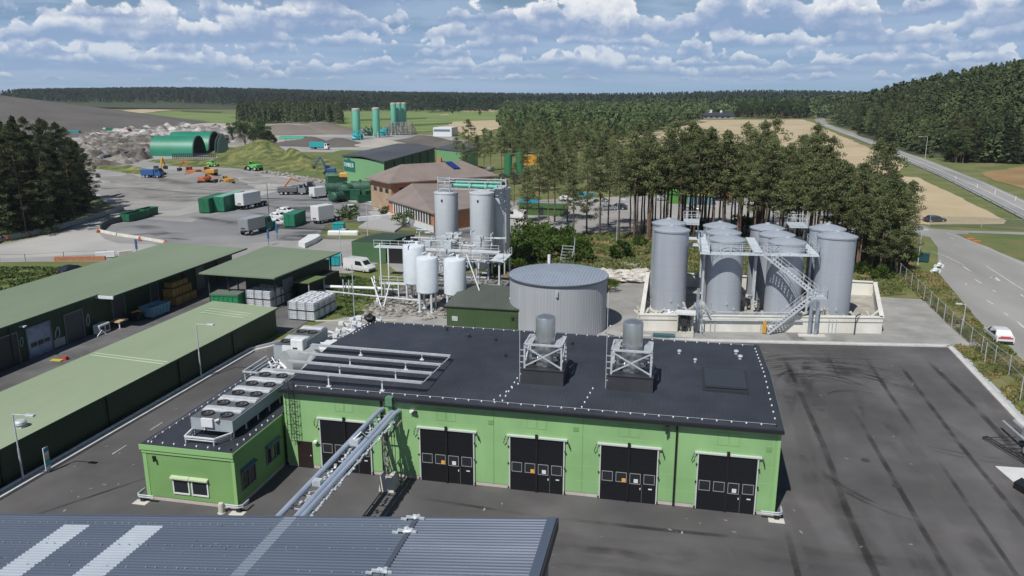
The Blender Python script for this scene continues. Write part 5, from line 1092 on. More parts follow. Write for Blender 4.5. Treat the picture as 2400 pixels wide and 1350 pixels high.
t=box_container('open green skip at the corner of the low kerb',M_green1,7,2.3,1.7,'open_skip',True,'open green skips'); place(t,318,514,hd((300,523),(345,512)))
t=box_container('smaller green skip in line behind the open one',M_green1,5,2.2,1.7,'open_skip',True,'open green skips'); place(t,346,505,hd((300,523),(345,512)))
t=box_container('green open skip by the teal flatbed and yellow beam',M_teal,5,2.0,1.3,'open_skip',True,'open green skips'); place(t,625,536,dirA)
for i,(p,rz,s_,l) in enumerate((((800,470),60,1.0,'dark green skip at the front of the pile'),((822,468),10,.9,'dark green skip in the middle of the pile'),((858,474),40,.7,'small dark green container on the right of the pile'),((862,466),80,.8,'blue green container against the brick wall'),((795,436),35,1.1,'large green tank at the back of the pile'))):
    t=box_container(l,M_dgreen,6,2.5,2.6+.3*(i%2),'waste_container',i%2==0,'dark green waste containers in a pile'); place(t,*p,rz,0,s_)
t=box_container('teal bin standing behind the canopy building',M_cyan,1.8,1.5,1.7,'waste_bin',False,None,'bin'); place(t,787,622,10)
t=box_container('blue green bin at the left edge of the grass island',M_cyan,2.2,1.8,1.6,'waste_bin',False,None,'bin'); place(t,795,541,10)
t=box_container('cyan container far left beside the brown hill',M_cyan,9,3,3.2,'container'); place(t,172,318,10)
t=box_container('bright green container among the quarry rubble',M_green2,10,4,4,'container'); place(t,270,314,10)
t=box_container('brick red container right of the bright green one',mat('rust_red',(.30,.10,.07),.6),7,4,3.5,'container'); place(t,293,314,10)
t=box_container('small dark teal container at the near road edge under the trees',mat('deep_teal',(.012,.06,.08),.5),4.2,2.3,2.4,'container'); place(t,2158,612,-20,0,.55)
M_olive=mat('old_green_steel',(.02,.07,.045),.6,col2=(.045,.12,.08),scale=.6,detail=7)
def drum(label,px,rz,r=1.3,L=4.5,z=0.,mm=None):
    t=thing('steel_drum_tank',label,'tank',(0,0,0),'drum tanks in the pile before the green hall'); MB().tube([(-L/2-.25,0,r+.5),(-L/2,0,r+.5)],r*.7,16,r).tube([(-L/2,0,r+.5),(L/2,0,r+.5)],r,18).tube([(L/2,0,r+.5),(L/2+.25,0,r+.5)],r,16,r*.7).build('shell', mm or M_olive, t, smooth=True)
    m=MB()
    for x in (-L*.4,0,L*.4): m.tube([(x-.08,0,r+.5),(x+.08,0,r+.5)],r+.07,18)
    m.build('hoops', M_dgreen, t); m=MB()
    for x in (-L*.35,L*.35): m.box(x-.15,x+.15,-r*.8,r*.8,0,r*.5)
    m.build('cradle', M_dark, t); MB().lathe(0,0,[(.35,r*2+.45),(.35,r*2+.8)],10).build('manhole', M_dark, t); x,y=G(*px); t.location=(x,y,z); t.rotation_euler=(0,0,math.radians(rz))
drum('dark green drum tank lying at the left front of the pile',(785,455),30); drum('green drum tank lying across the middle of the pile',(812,462),95,1.5,3.6); drum('large weathered drum tank at the right of the pile',(846,458),20,1.7,5); drum('pale ribbed drum tank end near the white box with orange skirt',(792,474),70,1.1,3.0); drum('drum tank stacked at the rear of the pile beside the blue excavator',(788,432),15,1.6,5.5)
# excavators
def excavator(label, paint, px, rz, sc=1., reach=(3.2,4.6,4.0), tracks=True, name='excavator', arm=True, cabc=None):
    t=thing(name,label,'excavator' if tracks else 'loader',(0,0,0))
    if tracks:
        for s_ in (-1,1):
            m=MB(); m.add([(x,s_*1.25-.3,z) for x,z in ((-1.9,.35),(-1.5,.02),(1.5,.02),(1.9,.35),(1.9,.6),(1.5,.9),(-1.5,.9),(-1.9,.6))]+[(x,s_*1.25+.3,z) for x,z in ((-1.9,.35),(-1.5,.02),(1.5,.02),(1.9,.35),(1.9,.6),(1.5,.9),(-1.5,.9),(-1.9,.6))],[tuple(range(8)),tuple(range(8,16))[::-1]]+[(i,i+8,(i+1)%8+8,(i+1)%8) for i in range(8)]); m.build('track', M_tyre, t)
    else: wheels(t,(-1.4,1.5),1.1,.75,.5)
    MB().bevbox(-2.1,.6,-1.3,1.3,.95,2.0,.12).box(.6,1.3,-1.2,.2,.95,1.5).build('body', paint, t)
    MB().loft([[(x,.25,1.2),(x,.25,zt),(x,1.2,zt),(x,1.2,1.2)] for x,zt in ((-.3,2.9),(1.0,2.9),(1.4,1.9))]).build('cab', cabc or paint, t)
    MB().box(-.2,1.0,1.203,1.215,1.9,2.8).box(-.2,1.0,.235,.247,1.9,2.8).build('cab_window', M_glass, t)
    if arm:
        a,bm,st=reach; m=MB(); m.tube([(1.0,-.3,1.6),(1.9,-.3,1.6+a*.7),(2.8,-.3,1.6+a)],.3,6,.2); m.build('boom', paint, t)
        m=MB(); m.tube([(2.6,-.3,1.7+a),(2.8+bm*.6,-.3,1.2+a*.35)],.24,6,.14); m.build('stick', paint, t)
        e=(2.8+bm*.6,-.3,1.2+a*.35); m=MB(); m.add([(e[0]-.5,-.9,e[2]),(e[0]+.4,-.9,e[2]+.1),(e[0]+.3,-.9,e[2]-.9),(e[0]-.4,-.9,e[2]-.7),(e[0]-.5,.3,e[2]),(e[0]+.4,.3,e[2]+.1),(e[0]+.3,.3,e[2]-.9),(e[0]-.4,.3,e[2]-.7)],[(0,1,2,3),(7,6,5,4),(0,3,7,4),(1,5,6,2),(3,2,6,7)]); m.build('bucket', M_dark, t)
    else:
        m=MB(); m.tube([(.8,-.8,1.5),(2.8,-.8,.8)],.16,5).tube([(.8,.8,1.5),(2.8,.8,.8)],.16,5); m.build('arm', paint, t)
        m=MB(); m.add([(2.7,-1.4,.3),(3.7,-1.4,.1),(2.7,-1.4,1.3),(2.7,1.4,.3),(3.7,1.4,.1),(2.7,1.4,1.3)],[(0,1,2),(3,5,4),(0,3,4,1),(0,2,5,3)]); m.build('bucket', M_dark, t)
    place(t,*px,rz,0,sc); return t
excavator('blue excavator with black boom raised before the left corner of the green hall',M_blue,(772,408),200,1.05,(3.8,3.2,4))
excavator('yellow excavator on top of the dark green pile before the hall',M_yellow,(818,440),10,1.1,(1.2,4.2,4))
excavator('orange excavator with raised arm at the left of the machine group',M_orange,(452,414),175,1.15,(3.0,3,4))
excavator('yellow bulldozer at the back of the machine group',M_yellow,(492,412),185,1.1,arm=False,name='bulldozer')
excavator('low orange excavator in front of the machine group',M_orange,(482,430),-20,1.0,(1.0,4,4))
excavator('small yellow loader right of the machine group',M_yellow,(535,432),150,.9,arm=False,tracks=False,name='wheel_loader')
excavator('yellow excavator with dark arm standing behind the blue drill truck',M_yellow,(372,412),100,1.1,(3.6,2.4,3),cabc=M_dark)
excavator('bright lime green loader at the foot of the grass bank',M_limeg,(598,400),160,1.15,arm=False,tracks=False,name='wheel_loader')
excavator('small bright green machine on the grass edge behind the yellow bulldozer',M_limeg,(497,391),20,.8,arm=False,tracks=False,name='wheel_loader')
o_=[o for o in COL.objects if o.get('label','').startswith('yellow excavator on top of the dark')][0]; o_.location.z=2.2
m=MB(); rg=random.Random(44)
for k in range(150):
    f=rg.random(); a=np.array(G(625,403)); c=np.array(G(770,428)); p=a+(c-a)*f+np.array((rg.uniform(-1,1),rg.uniform(-2.5,2.5))); s_=rg.uniform(.25,.7); m.blob(p[0],p[1],s_*.3,s_,s_,s_*.6,6,4,.3,seed=k)
tag(m.build('boulders', M_stone),'line of pale boulders along the foot of the meadow','rocks',kind='stuff')
t=truckbox('blue drill truck on the grey sand mound at left',M_blue,4.5,(350,416),5,cab=M_blue,ht=1.8,lift=.9,name='drill_truck',cat='truck')
t=truckbox('grey lorry with orange crane arm left of the green pile',mat('lorry_grey',(.12,.125,.13),.5),5.2,(676,456),15,cab=M_cs,ht=1.2,lift=.9,name='crane_lorry',cat='truck')
MB().tube([(-1,0,2),(1,0,4.4),(3,.3,3.6)],.22,6).build('crane_arm', M_orange, t)
t=truckbox('lorry with dark body parked between the grey lorry and the green pile',M_dark,4.2,(702,452),15,cab=M_dark,ht=1.0,lift=.9,name='tipper_lorry',cat='truck')
t=truckbox('teal and white tank lorry on the gravel road beyond the meadow',M_cyan,8,(745,350),-8,cab=M_cw,ht=2.4,name='tank_lorry',cat='truck')
# teal arch roof
t=thing('arched_shelter','green arched open shelter by the gravel road in the quarry','shelter',(0,0,0)); m=MB(); n=10; 
pr=[(3*math.cos(a),2.2+1.3*math.sin(a)) for a in np.linspace(0,PI,n)]
m.v=[(x,y,z) for x in (-8,8) for y,z in pr]+[(x,y*.95,z-.15) for x in (-8,8) for y,z in pr]; m.f=[(i,i+1,n+i+1,n+i) for i in range(n-1)]+[(2*n+i,3*n+i,3*n+i+1,2*n+i+1) for i in range(n-1)]; m.build('roof', mat('arch_green',(.05,.30,.19),.5), t)
for x in (-7.5,0,7.5):
    for y in (-2.8,2.8): MB().bar((x,y,0),(x,y,2.3),.25).build('post', M_galv, t)
place(t,690,334,-8)
# ================================================================ QUONSET TENTS
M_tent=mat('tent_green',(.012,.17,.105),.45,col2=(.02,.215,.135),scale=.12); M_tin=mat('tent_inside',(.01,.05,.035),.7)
def quonset(label,L,R_,Hh,px,rz,op=True):
    t=thing('arched_tent_hall',label,'tent hall',(0,0,0),'green arched tent halls'); n=18; pr=[(R_*math.cos(a),Hh*math.sin(a)**.9) for a in np.linspace(0,PI,n)]
    m=MB(); m.v=[(x,y,z) for x in (-L/2,L/2) for y,z in pr]; m.f=[(i,i+1,n+i+1,n+i) for i in range(n-1)]; m.build('canopy', M_tent, t, smooth=True)
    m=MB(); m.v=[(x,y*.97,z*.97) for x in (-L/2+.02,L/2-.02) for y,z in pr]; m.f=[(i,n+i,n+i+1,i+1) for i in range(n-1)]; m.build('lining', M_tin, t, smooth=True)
    m=MB(); m.v=[(-L/2+.5,y*.97,z*.97) for y,z in pr]; m.f=[tuple(range(n))]; m.build('end_wall', M_tent, t)
    m=MB()
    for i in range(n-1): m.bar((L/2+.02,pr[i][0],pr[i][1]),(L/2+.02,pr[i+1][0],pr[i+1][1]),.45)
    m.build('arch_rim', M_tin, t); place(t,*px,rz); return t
quonset('long green arched tent hall with dark open end, the left one',19,6.6,8.2,(418,363),10)
quonset('green arched tent hall directly behind and right of the first',19,7.4,9.3,(458,357),10)
t=thing('tent_gable','standing grey green tent end frames right of the arched halls','frame',(0,0,0))
m=MB()
for x in (0,2.2): m.add([(x,-3,0),(x,3,0),(x,2.2,6),(x,0,9.5),(x,-2.2,6),(x+.3,-3,0),(x+.3,3,0),(x+.3,2.2,6),(x+.3,0,9.5),(x+.3,-2.2,6)],[(0,1,2,3,4),(9,8,7,6,5)]+[(i,i+5,(i+1)%5+5,(i+1)%5) for i in range(5)])
m.build('end_panel', mat('tent_grey_green',(.09,.15,.13),.5), t); place(t,517,362,-25)
m=MB(); a,c=np.array(G(240,378)),np.array(G(340,368)); 
q=thing('conveyor_belt','long low grey conveyor running left of the tent halls','conveyor',(*G(290,374),0)); MB().bar((*a,1.5),(*c,3),1.6).build('belt', mat('conveyor_grey',(.12,.14,.17),.5), q)
for k in range(6): p=a+(c-a)*k/5; MB().bar((*p,0),(*p,1.5+.3*k),.5).build('leg', M_dark, q)
q=thing('tent_barrier','low grey barrier fence before the open tent ends','fence',(*G(460,372),0)); a,c=np.array(G(405,372)),np.array(G(505,371)); m=MB(); m.bar((*a,.8),(*c,.8),.3); m.bar((*a,1.8),(*c,1.8),.25)
for k in range(24): p=a+(c-a)*k/23; m.bar((*p,0),(*p,2.2),.2)
m.build('rails', M_dark, q)
# ================================================================ TEAL SILOS
M_tsilo=mat('silo_mint',(.11,.43,.29),.5,col2=(.19,.52,.40),scale=.08,stretch=(1,1,.15))
def tsilo(px,py,d,h,z0,label,grp='mint green cement silos in the quarry'):
    x,y=G(px,py); t=thing('cement_silo',label,'silo',(x,y,0),grp); r=d/2
    MB().lathe(x,y,[(r*.3,z0-3),(r,z0),(r,h)],20).build('shell', M_tsilo, t, smooth=True)
    MB().lathe(x,y,[(r+.1,h-.1),(r+.15,h+.9),(r*.6,h+1.3)],20).build('cap', mat('silo_cap',(.42,.40,.38),.7), t)
    for a in (45,135,225,315): c,sn=math.cos(math.radians(a)),math.sin(math.radians(a)); MB().bar((x+r*.9*c,y+r*.9*sn,0),(x+r*.9*c,y+r*.9*sn,z0+.5),.5).build('leg', M_galv, t)
tsilo(837,326,4.6,16.5,3.5,'mint green silo standing alone at the left of the silo row'); tsilo(883,322,4.4,16.6,3,'mint green silo second from the left')
tsilo(924,316,3.7,19.0,7.5,'mint green silo, left of the tight group of three'); tsilo(936,315,3.7,19.0,7.5,'pale streaked mint silo, middle of the group of three'); tsilo(948,314,3.4,19.0,7.5,'mint green silo, right of the group of three')
m=MB(); rg=random.Random(2); x0,y0=G(936,316)
for k in range(60): x=x0+rg.uniform(-9,11); m.bar((x,y0-2+rg.random()*5,0),(x+rg.uniform(-1,1),y0-2+rg.random()*5,rg.uniform(3,9)),.35)
for k in range(8): m.bar((x0-8,y0-3,1+k),(x0+9,y0-3,1+k),.25)
tag(m.build('silo_scaffold', mat('dusty_steel',(.24,.23,.22),.7)),'grey steel scaffold under the group of three mint silos','scaffold')
for i,(px,py,s_) in enumerate(((836,328,4),(865,318,5),(895,318,4.5))):
    x,y=G(px,py); m=MB(); rg=random.Random(i)
    for k in range(16): m.bar((x+rg.uniform(-s_,s_),y+rg.uniform(-2,2),rg.random()*2),(x+rg.uniform(-s_,s_),y+rg.uniform(-2,2),rg.uniform(2,s_+1.5)),.5)
    m.blob(x,y,1.8,s_*.7,2.5,2.2,8,5,.3,seed=i); tag(m.build('crusher', [M_cyan,M_dgreen,M_cyan][i]),['teal crusher tangle at the foot of the leftmost mint silo','dark green drum machine between the two left mint silos','cyan hopper right of the second mint silo'][i],'machine')
# ================================================================ GREEN HALL
x0,y0=G(808,440); x1,y1=G(903,461); x2=x1+4; 
ang=math.atan2(y1-y0,x1-x0)
GH=thing('green_hall','large green industrial hall with teal sign and dark side wall','building',(x0,y0,0))
A0=np.array((x0,y0)); A1=np.array((x1,y1)); d=np.array(G(1020,413))-A1; B1=A1+d; B0=A0+d
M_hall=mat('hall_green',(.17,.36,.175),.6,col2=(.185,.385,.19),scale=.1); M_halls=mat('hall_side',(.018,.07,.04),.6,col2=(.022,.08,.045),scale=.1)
h=9.0
m=MB(); m.prism([tuple(A0),tuple(A1),tuple(B1),tuple(B0)],0,h); m.build('wall', M_hall, GH)
dn=d/np.linalg.norm(d); fn=(A1-A0)/np.linalg.norm(A1-A0)
m=MB()
for k in range(7):
    p=A1+d*(k+.5)/7; q1=p-dn*3.0+fn*.06; 
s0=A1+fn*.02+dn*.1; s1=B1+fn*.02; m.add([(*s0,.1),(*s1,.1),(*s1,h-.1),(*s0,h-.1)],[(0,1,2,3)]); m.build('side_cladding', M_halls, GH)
for k in range(1,6): p=A1+d*k/6+fn*.12; MB().bar((*p,.1),(*p,h-.2),.25).build('downpipe', M_black, GH)
e=.5; C0=A0-fn*e-dn*e; C1=A1+fn*e-dn*e; D1=B1+fn*e+dn*e; D0=B0-fn*e+dn*e; M0=(C0+C1)/2; M1=(D0+D1)/2
m=MB(); m.add([(*C0,h),(*M0,h+.7),(*C1,h),(*D1,h),(*M1,h+.7),(*D0,h),(*C0,h+.35),(*M0,h+1.05),(*C1,h+.35),(*D1,h+.35),(*M1,h+1.05),(*D0,h+.35)],[(0,1,7,6),(1,2,8,7),(2,3,9,8),(3,4,10,9),(4,5,11,10),(5,0,6,11),(6,7,10,11),(7,8,9,10),(0,5,4,1),(1,4,3,2)]); m.build('roof', mat('hall_roof',(.055,.06,.068),.6,col2=(.075,.08,.09),scale=.05), GH)
# sign with illegible white lettering
sg=A0+fn*.15-dn*.12
def onw(t,z,o=0): p=A0+fn*t-dn*(.05+o); return (p[0],p[1],z)
m=MB(); m.add([onw(.3,5.1),onw(7.4,5.1),onw(7.4,8.0),onw(.3,8.3),onw(.3,5.1,.12),onw(7.4,5.1,.12),onw(7.4,8.0,.12),onw(.3,8.3,.12)],[(0,3,2,1),(4,5,6,7),(0,1,5,4),(1,2,6,5),(2,3,7,6),(3,0,4,7)])
m.add([onw(2.4,8.1,.02),onw(5.6,8.0,.02),onw(3.4,8.9,.02)],[(0,1,2)]); sgn=m.build('sign', mat('sign_teal',(.006,.14,.115),.5), GH); ORG[sgn]=ORG[GH]
m=MB()
def stroke(a,b_,c,d_,w=.2): m.bar(onw(a,b_,.16),onw(c,d_,.16),w)
for x,s_ in ((.7,'T'),(1.8,'I'),(2.5,'M'),(3.7,'R'),(4.8,'E'),(5.9,'R')):
    b0,t0=6.35,7.35
    if s_=='T': stroke(x,t0,x+.8,t0); stroke(x+.4,b0,x+.4,t0)
    if s_=='I': stroke(x+.1,b0,x+.1,t0)
    if s_=='M': stroke(x,b0,x,t0); stroke(x,t0,x+.4,6.8); stroke(x+.4,6.8,x+.8,t0); stroke(x+.8,t0,x+.8,b0)
    if s_=='E': stroke(x,b0,x,t0); stroke(x,t0,x+.7,t0); stroke(x,6.85,x+.6,6.85); stroke(x,b0,x+.7,b0)
    if s_=='R': stroke(x,b0,x,t0); stroke(x,t0,x+.6,t0); stroke(x+.6,t0,x+.6,6.85); stroke(x+.6,6.85,x,6.85); stroke(x+.2,6.85,x+.7,b0)
m.build('lettering', mat('sign_white',(.45,.62,.55),.6), sgn)
# second small green hall
p=np.array(G(1024,398)); q=thing('green_annex_hall','smaller green hall with dark roof behind the right end of the big hall','building',(*p,0)); m=MB(); fx=fn*9; m.prism([tuple(p),tuple(p+fx*2),tuple(p+fx*2+d*.4),tuple(p+d*.4)],0,7.0); m.build('wall', M_hall, q)
m=MB(); m.prism([tuple(p-fn),tuple(p+fx*2+fn),tuple(p+fx*2+d*.4),tuple(p+d*.4-fn)],7.01,7.5); m.build('roof', MATS['hall_roof'], q); m=MB(); o_=-dn*.1; m.add([(*(p+fn*2+o_),.3),(*(p+fn*8+o_),.3),(*(p+fn*8+o_),3.4),(*(p+fn*2+o_),3.4)],[(0,1,2,3)]); m.build('gate', M_dark, q)
# ================================================================ BRICK BUILDING
# from measured roof corners at eave height
EH=6.8
c0=np.array(G(868,418,EH)); c1=np.array(G(912,429,EH)); c2=np.array(G(1170,411,EH)); 
u=(c2-c1)/np.linalg.norm(c2-c1); v=(c0-c1); v=v/np.linalg.norm(v); Dp=np.linalg.norm(c0-c1)*1.0
v=np.array((-u[1],u[0])); Dp=13.5; c0=c1+v*Dp; c3=c2+v*Dp; RH=EH+3.4
ra=c1+u*6.5+v*Dp/2; rb=c2-u*6.5+v*Dp/2
BB=thing('brick_building','brick building with brown hipped roof behind the grey silos','building',(*c1,0))
M_broof=mat('brown_roof',(.195,.160,.145),.8,col2=(.24,.20,.18),scale=.25,detail=8); 
m=MB(); m.add([(*c1,EH),(*c2,EH),(*c3,EH),(*c0,EH),(*ra,RH),(*rb,RH),(*c1,EH-.25),(*c2,EH-.25),(*c3,EH-.25),(*c0,EH-.25)],[(0,1,5,4),(1,2,5),(2,3,4,5),(3,0,4),(6,9,8,7),(0,6,7,1),(1,7,8,2),(2,8,9,3),(3,9,6,0)]); m.build('roof', M_broof, BB)
i1=c1+(u+v)*1.0; i2=c2+(-u+v)*1.0; i3=c3+(-u-v)*1.0; i0=c0+(u-v)*1.0
MB().prism([tuple(i1),tuple(i2),tuple(i3),tuple(i0)],0,EH-.25).build('wall', M_brick, BB)
def onb(t,z,o=.05): p=i1+u*t-v*o; return (*p,z)
def onl(t,z,o=.05): p=i1+v*t-u*o; return (*p,z)
for t0,t1,z0,z1,f_ in ((.1,11.4,2.2,5.4,onl),):
    m=MB(); m.add([f_(t0,.1),f_(t1,.1),f_(t1,5.2),f_(t0,5.2)],[(3,2,1,0)]); m.build('plaster_panel', mat('cream_brick',(.42,.34,.24),.8,col2=(.36,.22,.14),scale=.25,detail=8), BB)
for k in range(3): m=MB(); m.add([onl(1.5+k*3.2,4.1,.1),onl(3.2+k*3.2,4.1,.1),onl(3.2+k*3.2,5.1,.1),onl(1.5+k*3.2,5.1,.1)],[(3,2,1,0)]); m.build('window', M_glass, BB)
for k in range(9): m=MB(); m.add([onb(2+k*4,4.0),onb(4.4+k*4,4.0),onb(4.4+k*4,5.4),onb(2+k*4,5.4)],[(0,1,2,3)]); m.build('window', M_glass, BB)
p=ra+(rb-ra)*.68; m=MB(); m.add([(*(p-v*.4),RH+.02),(*(p+u*2-v*.4),RH+.02),(*(p+u*2.8-v*3.4),RH-1.45),(*(p+u*.9-v*3.4),RH-1.45)],[(3,2,1,0)]); m.v=[(x,y,z+.1) for x,y,z in m.v]; m.build('skylight', mat('roof_glass_blue',(.02,.04,.18),.2), BB)
p=ra+(rb-ra)*.66+v*1.5; MB().bar((*p,RH-1),(*p,RH+1.0),1.0).build('chimney', M_brick, BB)
# wing: hipped lower roof toward the camera
w0=np.array(G(905,466,4.0)); w1=np.array(G(1016,500,4.0)); pk=np.array(G(965,430,7.0)); wr=np.array(G(1166,478,4.0)); wpk=np.array(G(1105,430,6.4))
BW=thing('brick_wing','low brick wing with brown roof and tall windows in front of the brick building','building',(*w0,0))
w2=wr; w3=w0+(w2-w1)+v*4
m=MB(); m.add([(*w0,4.0),(*w1,4.0),(*w2,4.0),(*w3,4.0),(*pk,7.0),(*wpk,6.4),(*w0,3.75),(*w1,3.75),(*w2,3.75),(*w3,3.75)],[(0,1,4),(1,5,4),(1,2,5),(2,3,4,5),(3,0,4),(6,9,8,7),(0,6,7,1),(1,7,8,2),(2,8,9,3),(3,9,6,0)]); m.build('roof', M_broof, BW)
cc=(w0+w1+w2+w3)/4; wi=[cc+(q-cc)*.95 for q in (w0,w1,w2,w3)]
MB().prism([tuple(q) for q in wi],0,3.74).build('wall', M_brick, BW)
uw=(wi[1]-wi[0])/np.linalg.norm(wi[1]-wi[0]); nw=np.array((uw[1],-uw[0])); Lw=np.linalg.norm(wi[1]-wi[0]); n=int((Lw-4)/1.3)
for k in range(n):
    a=wi[0]+uw*(3+k*1.3)+nw*.06; c=a+uw*.95; m=MB(); m.add([(*a,1.5),(*c,1.5),(*c,3.5),(*a,3.5)],[(0,1,2,3)]); m.build('window', mat('wing_glass',(.05,.055,.06),.15), BW)
    a2=a-uw*.22; MB().bar((*a2,1.4),(*a2,3.6),.16).build('mullion', M_white, BW)
m=MB(); a=wi[0]+uw*9+nw*.1; c=wi[1]+nw*.1; m.add([(*a,0),(*c,0),(*c,1.3),(*a,1.3)],[(0,1,2,3)]); m.build('white_base', M_white, BW)
for i,(px_,py_) in enumerate(((838,505),)): pass
q=thing('white_boat_cover','low white tarp covered shape on the gravel by the brick wing','tarp',(*G(870,535),0)); m=MB(); x,y=G(890,532); 
m.prism([G(840,535),G(925,545),G(960,520),G(870,515)],0,.35); m.build('slab', mat('pale_slab',(.34,.34,.335),.8), q); MB().bar((*G(840,520),.6),(*G(930,512),.6),.9).build('cover', M_white, q)
for i,(a,c,w_,h_) in enumerate((((925,522),(1000,528),.5,1.4),((905,512),(960,505),.6,1.0),((960,515),(1015,536),.3,1.2))):
    q=MB().prism([G(*a),G(*c),G(c[0]+6,c[1]-4),G(a[0]+6,a[1]-4)],0,h_); tag(q.build('white_fence', M_white),['white board fence in front of the brick wing windows','low white wall at the left of the brick wing','short white wall by the shrubs before the brick wing'][i],'fence')
# white tapered slab
q=tag(MB().prism([G(700,577),G(725,560),(G(745,559)),G(752,562),G(740,570),G(715,582)],0,.9).build('white_ramp', M_white),'white tarp covered wedge behind the canopy roof','tarp')
q=tag(MB().bevbox(-3,3,-.6,.6,0,.8,.2).build('white_tank_pipe', M_white),'short white cylinder lying on the grass island','pipe'); place(q,805,574-24,10)
# dark green storage box
q=thing('storage_box','dark green storage box building behind the white tank platform','shed',(-48,119,0))
P0,P1=np.array(G(826,612)),np.array(G(905,617)); dv=np.array((3.0,12.0)); P2=P1+dv*.7; P3=P0+dv*.7
MB().prism([tuple(P0),tuple(P1),tuple(P2),tuple(P3)],0,3.3).build('wall', mat('box_green',(.055,.125,.055),.6,col2=(.065,.14,.065),scale=.3), q)
m=MB(); mm=(P0+P3)/2; mn=(P1+P2)/2; m.add([(*P0,3.3),(*P1,3.3),(*P2,3.3),(*P3,3.3),(*mm,3.5),(*mn,3.5)],[(0,1,5,4),(4,5,2,3),(0,4,3),(1,2,5)]); m.v=[(x,y,z+.03) for x,y,z in m.v]; m.build('roof', mat('box_roof',(.03,.06,.035),.6), q)
MB().prism([tuple(P1+(.3,.1)),tuple(P1+(2.8,.3)),tuple(P1+(2.8,8)),tuple(P1+(.3,8))],0,2.9).build('lean_to', M_black, q)
# IBC stacks: cages of white cube tanks
M_ibc=mat('ibc_plastic',(.55,.58,.62),.5,col2=(.80,.82,.84),scale=1.2); M_ibcd=mat('ibc_liquid',(.10,.13,.17),.4)
ib=thing('liquid_container_cube','x','cube tank',(0,0,0)); MB().bevbox(-.5,.5,-.6,.6,.14,1.12,.08).build('bottle', M_ibc, ib)
m=MB()
for z in (.16,.36,.6,.84,1.1): m.box(-.55,.55,-.65,-.63,z,z+.03).box(-.55,.55,.63,.65,z,z+.03).box(-.55,-.53,-.63,.63,z,z+.03).box(.53,.55,-.63,.63,z,z+.03)
for k in range(5): x=-.54+k*.265; m.box(x,x+.025,-.67,-.652,.12,1.13).box(x,x+.025,.652,.67,.12,1.13)
for k in range(6): y=-.64+k*.25; m.box(-.57,-.552,y,y+.025,.12,1.13).box(.552,.57,y,y+.025,.12,1.13)
m.build('cage', M_galv, ib); m=MB()
for y in (-.55,0,.45): m.box(-.55,.55,y,y+.1,0,.11)
m.build('pallet', M_dark, ib); MB().lathe(0,0,[(.12,1.12),(.12,1.17)],10).build('cap', M_dark, ib)
first=True
def stack(x0,y0,nx,ny,nz,rot,lab):
    global first
    for i in range(nx):
        for j in range(ny):
            for k in range(nz):
                lx,ly=i*1.2,j*1.4; a=math.radians(rot); X=x0+lx*math.cos(a)-ly*math.sin(a); Y=y0+lx*math.sin(a)+ly*math.cos(a)
                lb='white caged cube, %s layer of %s'%(('bottom','top')[k] if nz==2 else 'single',lab)
                if first: o=ib; first=False; o.location=(X,Y,k*1.19); o.rotation_euler=(0,0,a); o['label']=lb; o['group']='caged liquid cubes in '+lab
                else: dup(ib,(X,Y,k*1.19+.001),a,1,lb,'caged liquid cubes in '+lab)
stack(-45.1,84.6,3,4,2,-4,'the stack beside the sage shed end')
stack(-53.0,88.5,3,4,2,-4,'the stack by the canopy green box')
stack(-62.6,106.5,5,4,1,0,'the stack behind the two sage roofs')
q=box_container('bright green tarp covered box left of the caged cubes at the canopy',mat('bright_green',(.02,.22,.09),.5),3.6,2.6,1.9,'green_box',False,None,'box'); q.location=(-55.9,87.7,0); q.rotation_euler=(0,0,.1)
MB().box(-1.9,1.9,-1.4,1.4,1.92,2.05).build('cover', mat('grey_tarp',(.12,.15,.12),.8), q)
# timber stacks under the garage eave
def crate(label,x,y,z,sx,sy,sz,m_): 
    t=thing('timber_pack',label,'timber pack',(x,y,z),'yellow timber packs'); MB().box(x,x+sx,y,y+sy,z+.08,z+sz).build('boards', m_, t); MB().box(x-.02,x+sx+.02,y+sy*.3,y+sy*.3+.06,z+.1,z+sz+.02).box(x-.02,x+sx+.02,y+sy*.7,y+sy*.7+.06,z+.1,z+sz+.02).build('strap', M_dark, t); MB().box(x+.1,x+.25,y,y+sy,z,z+.08).box(x+sx-.25,x+sx-.1,y,y+sy,z,z+.08).build('bearer', M_dark, t)
M_ply=ribbed('stacked_boards',(.40,.25,.07),2,.12,.02,.8,0,(.50,.32,.10),1.5,line=(.26,.16,.05),linew=.2)
crate('lower long yellow timber pack under the garage shed eave',-64.7,86.6,0,1.9,4.4,1.1,M_ply); crate('yellow timber pack stacked on the lower left one',-64.7,86.6,1.12,1.5,1.9,1.1,M_ply); crate('yellow timber pack stacked on the lower right one',-64.7,88.7,1.12,1.5,1.9,1.1,M_ply); crate('small yellow timber pack topmost of the pile',-64.7,87.0,2.24,1.3,3.2,.7,M_ply)
t=box_container('pale skip with blue tarp by the garage shed wall',mat('pale_blue_tarp',(.16,.32,.42),.6),3.4,1.8,1.4,'open_skip',True,None,'skip'); t.location=(-62.9,82.4,0); t.rotation_euler=(0,0,1.5)
t=thing('machine_tarp','orange and black machine under the garage eave','machine',(-63.6,79.9,0)); m=MB().bevbox(-64.5,-63,79.3,80.5,.1,1.0,.15); m.build('body', M_black, t); MB().tube([(-64.0,79.5,1.0),(-63.5,80.0,1.2),(-63.2,80.4,.9)],.12,6).build('handle', M_yellow, t)
t=thing('white_cooler_box','white equipment box with grilles beside the middle roller door','box',(-64,73.9,0)); MB().bevbox(-64.6,-63.7,73.6,75.4,.1,1.15,.08).build('casing', M_white, t); MB().box(-63.69,-63.68,73.8,74.4,.3,.9).box(-63.69,-63.68,74.6,75.2,.3,.9).build('grille', M_dark, t); MB().tube([(-63.5,72.9,.1),(-63.3,73.5,.7),(-63.0,73.8,.1)],.05).build('hose', M_white, t)
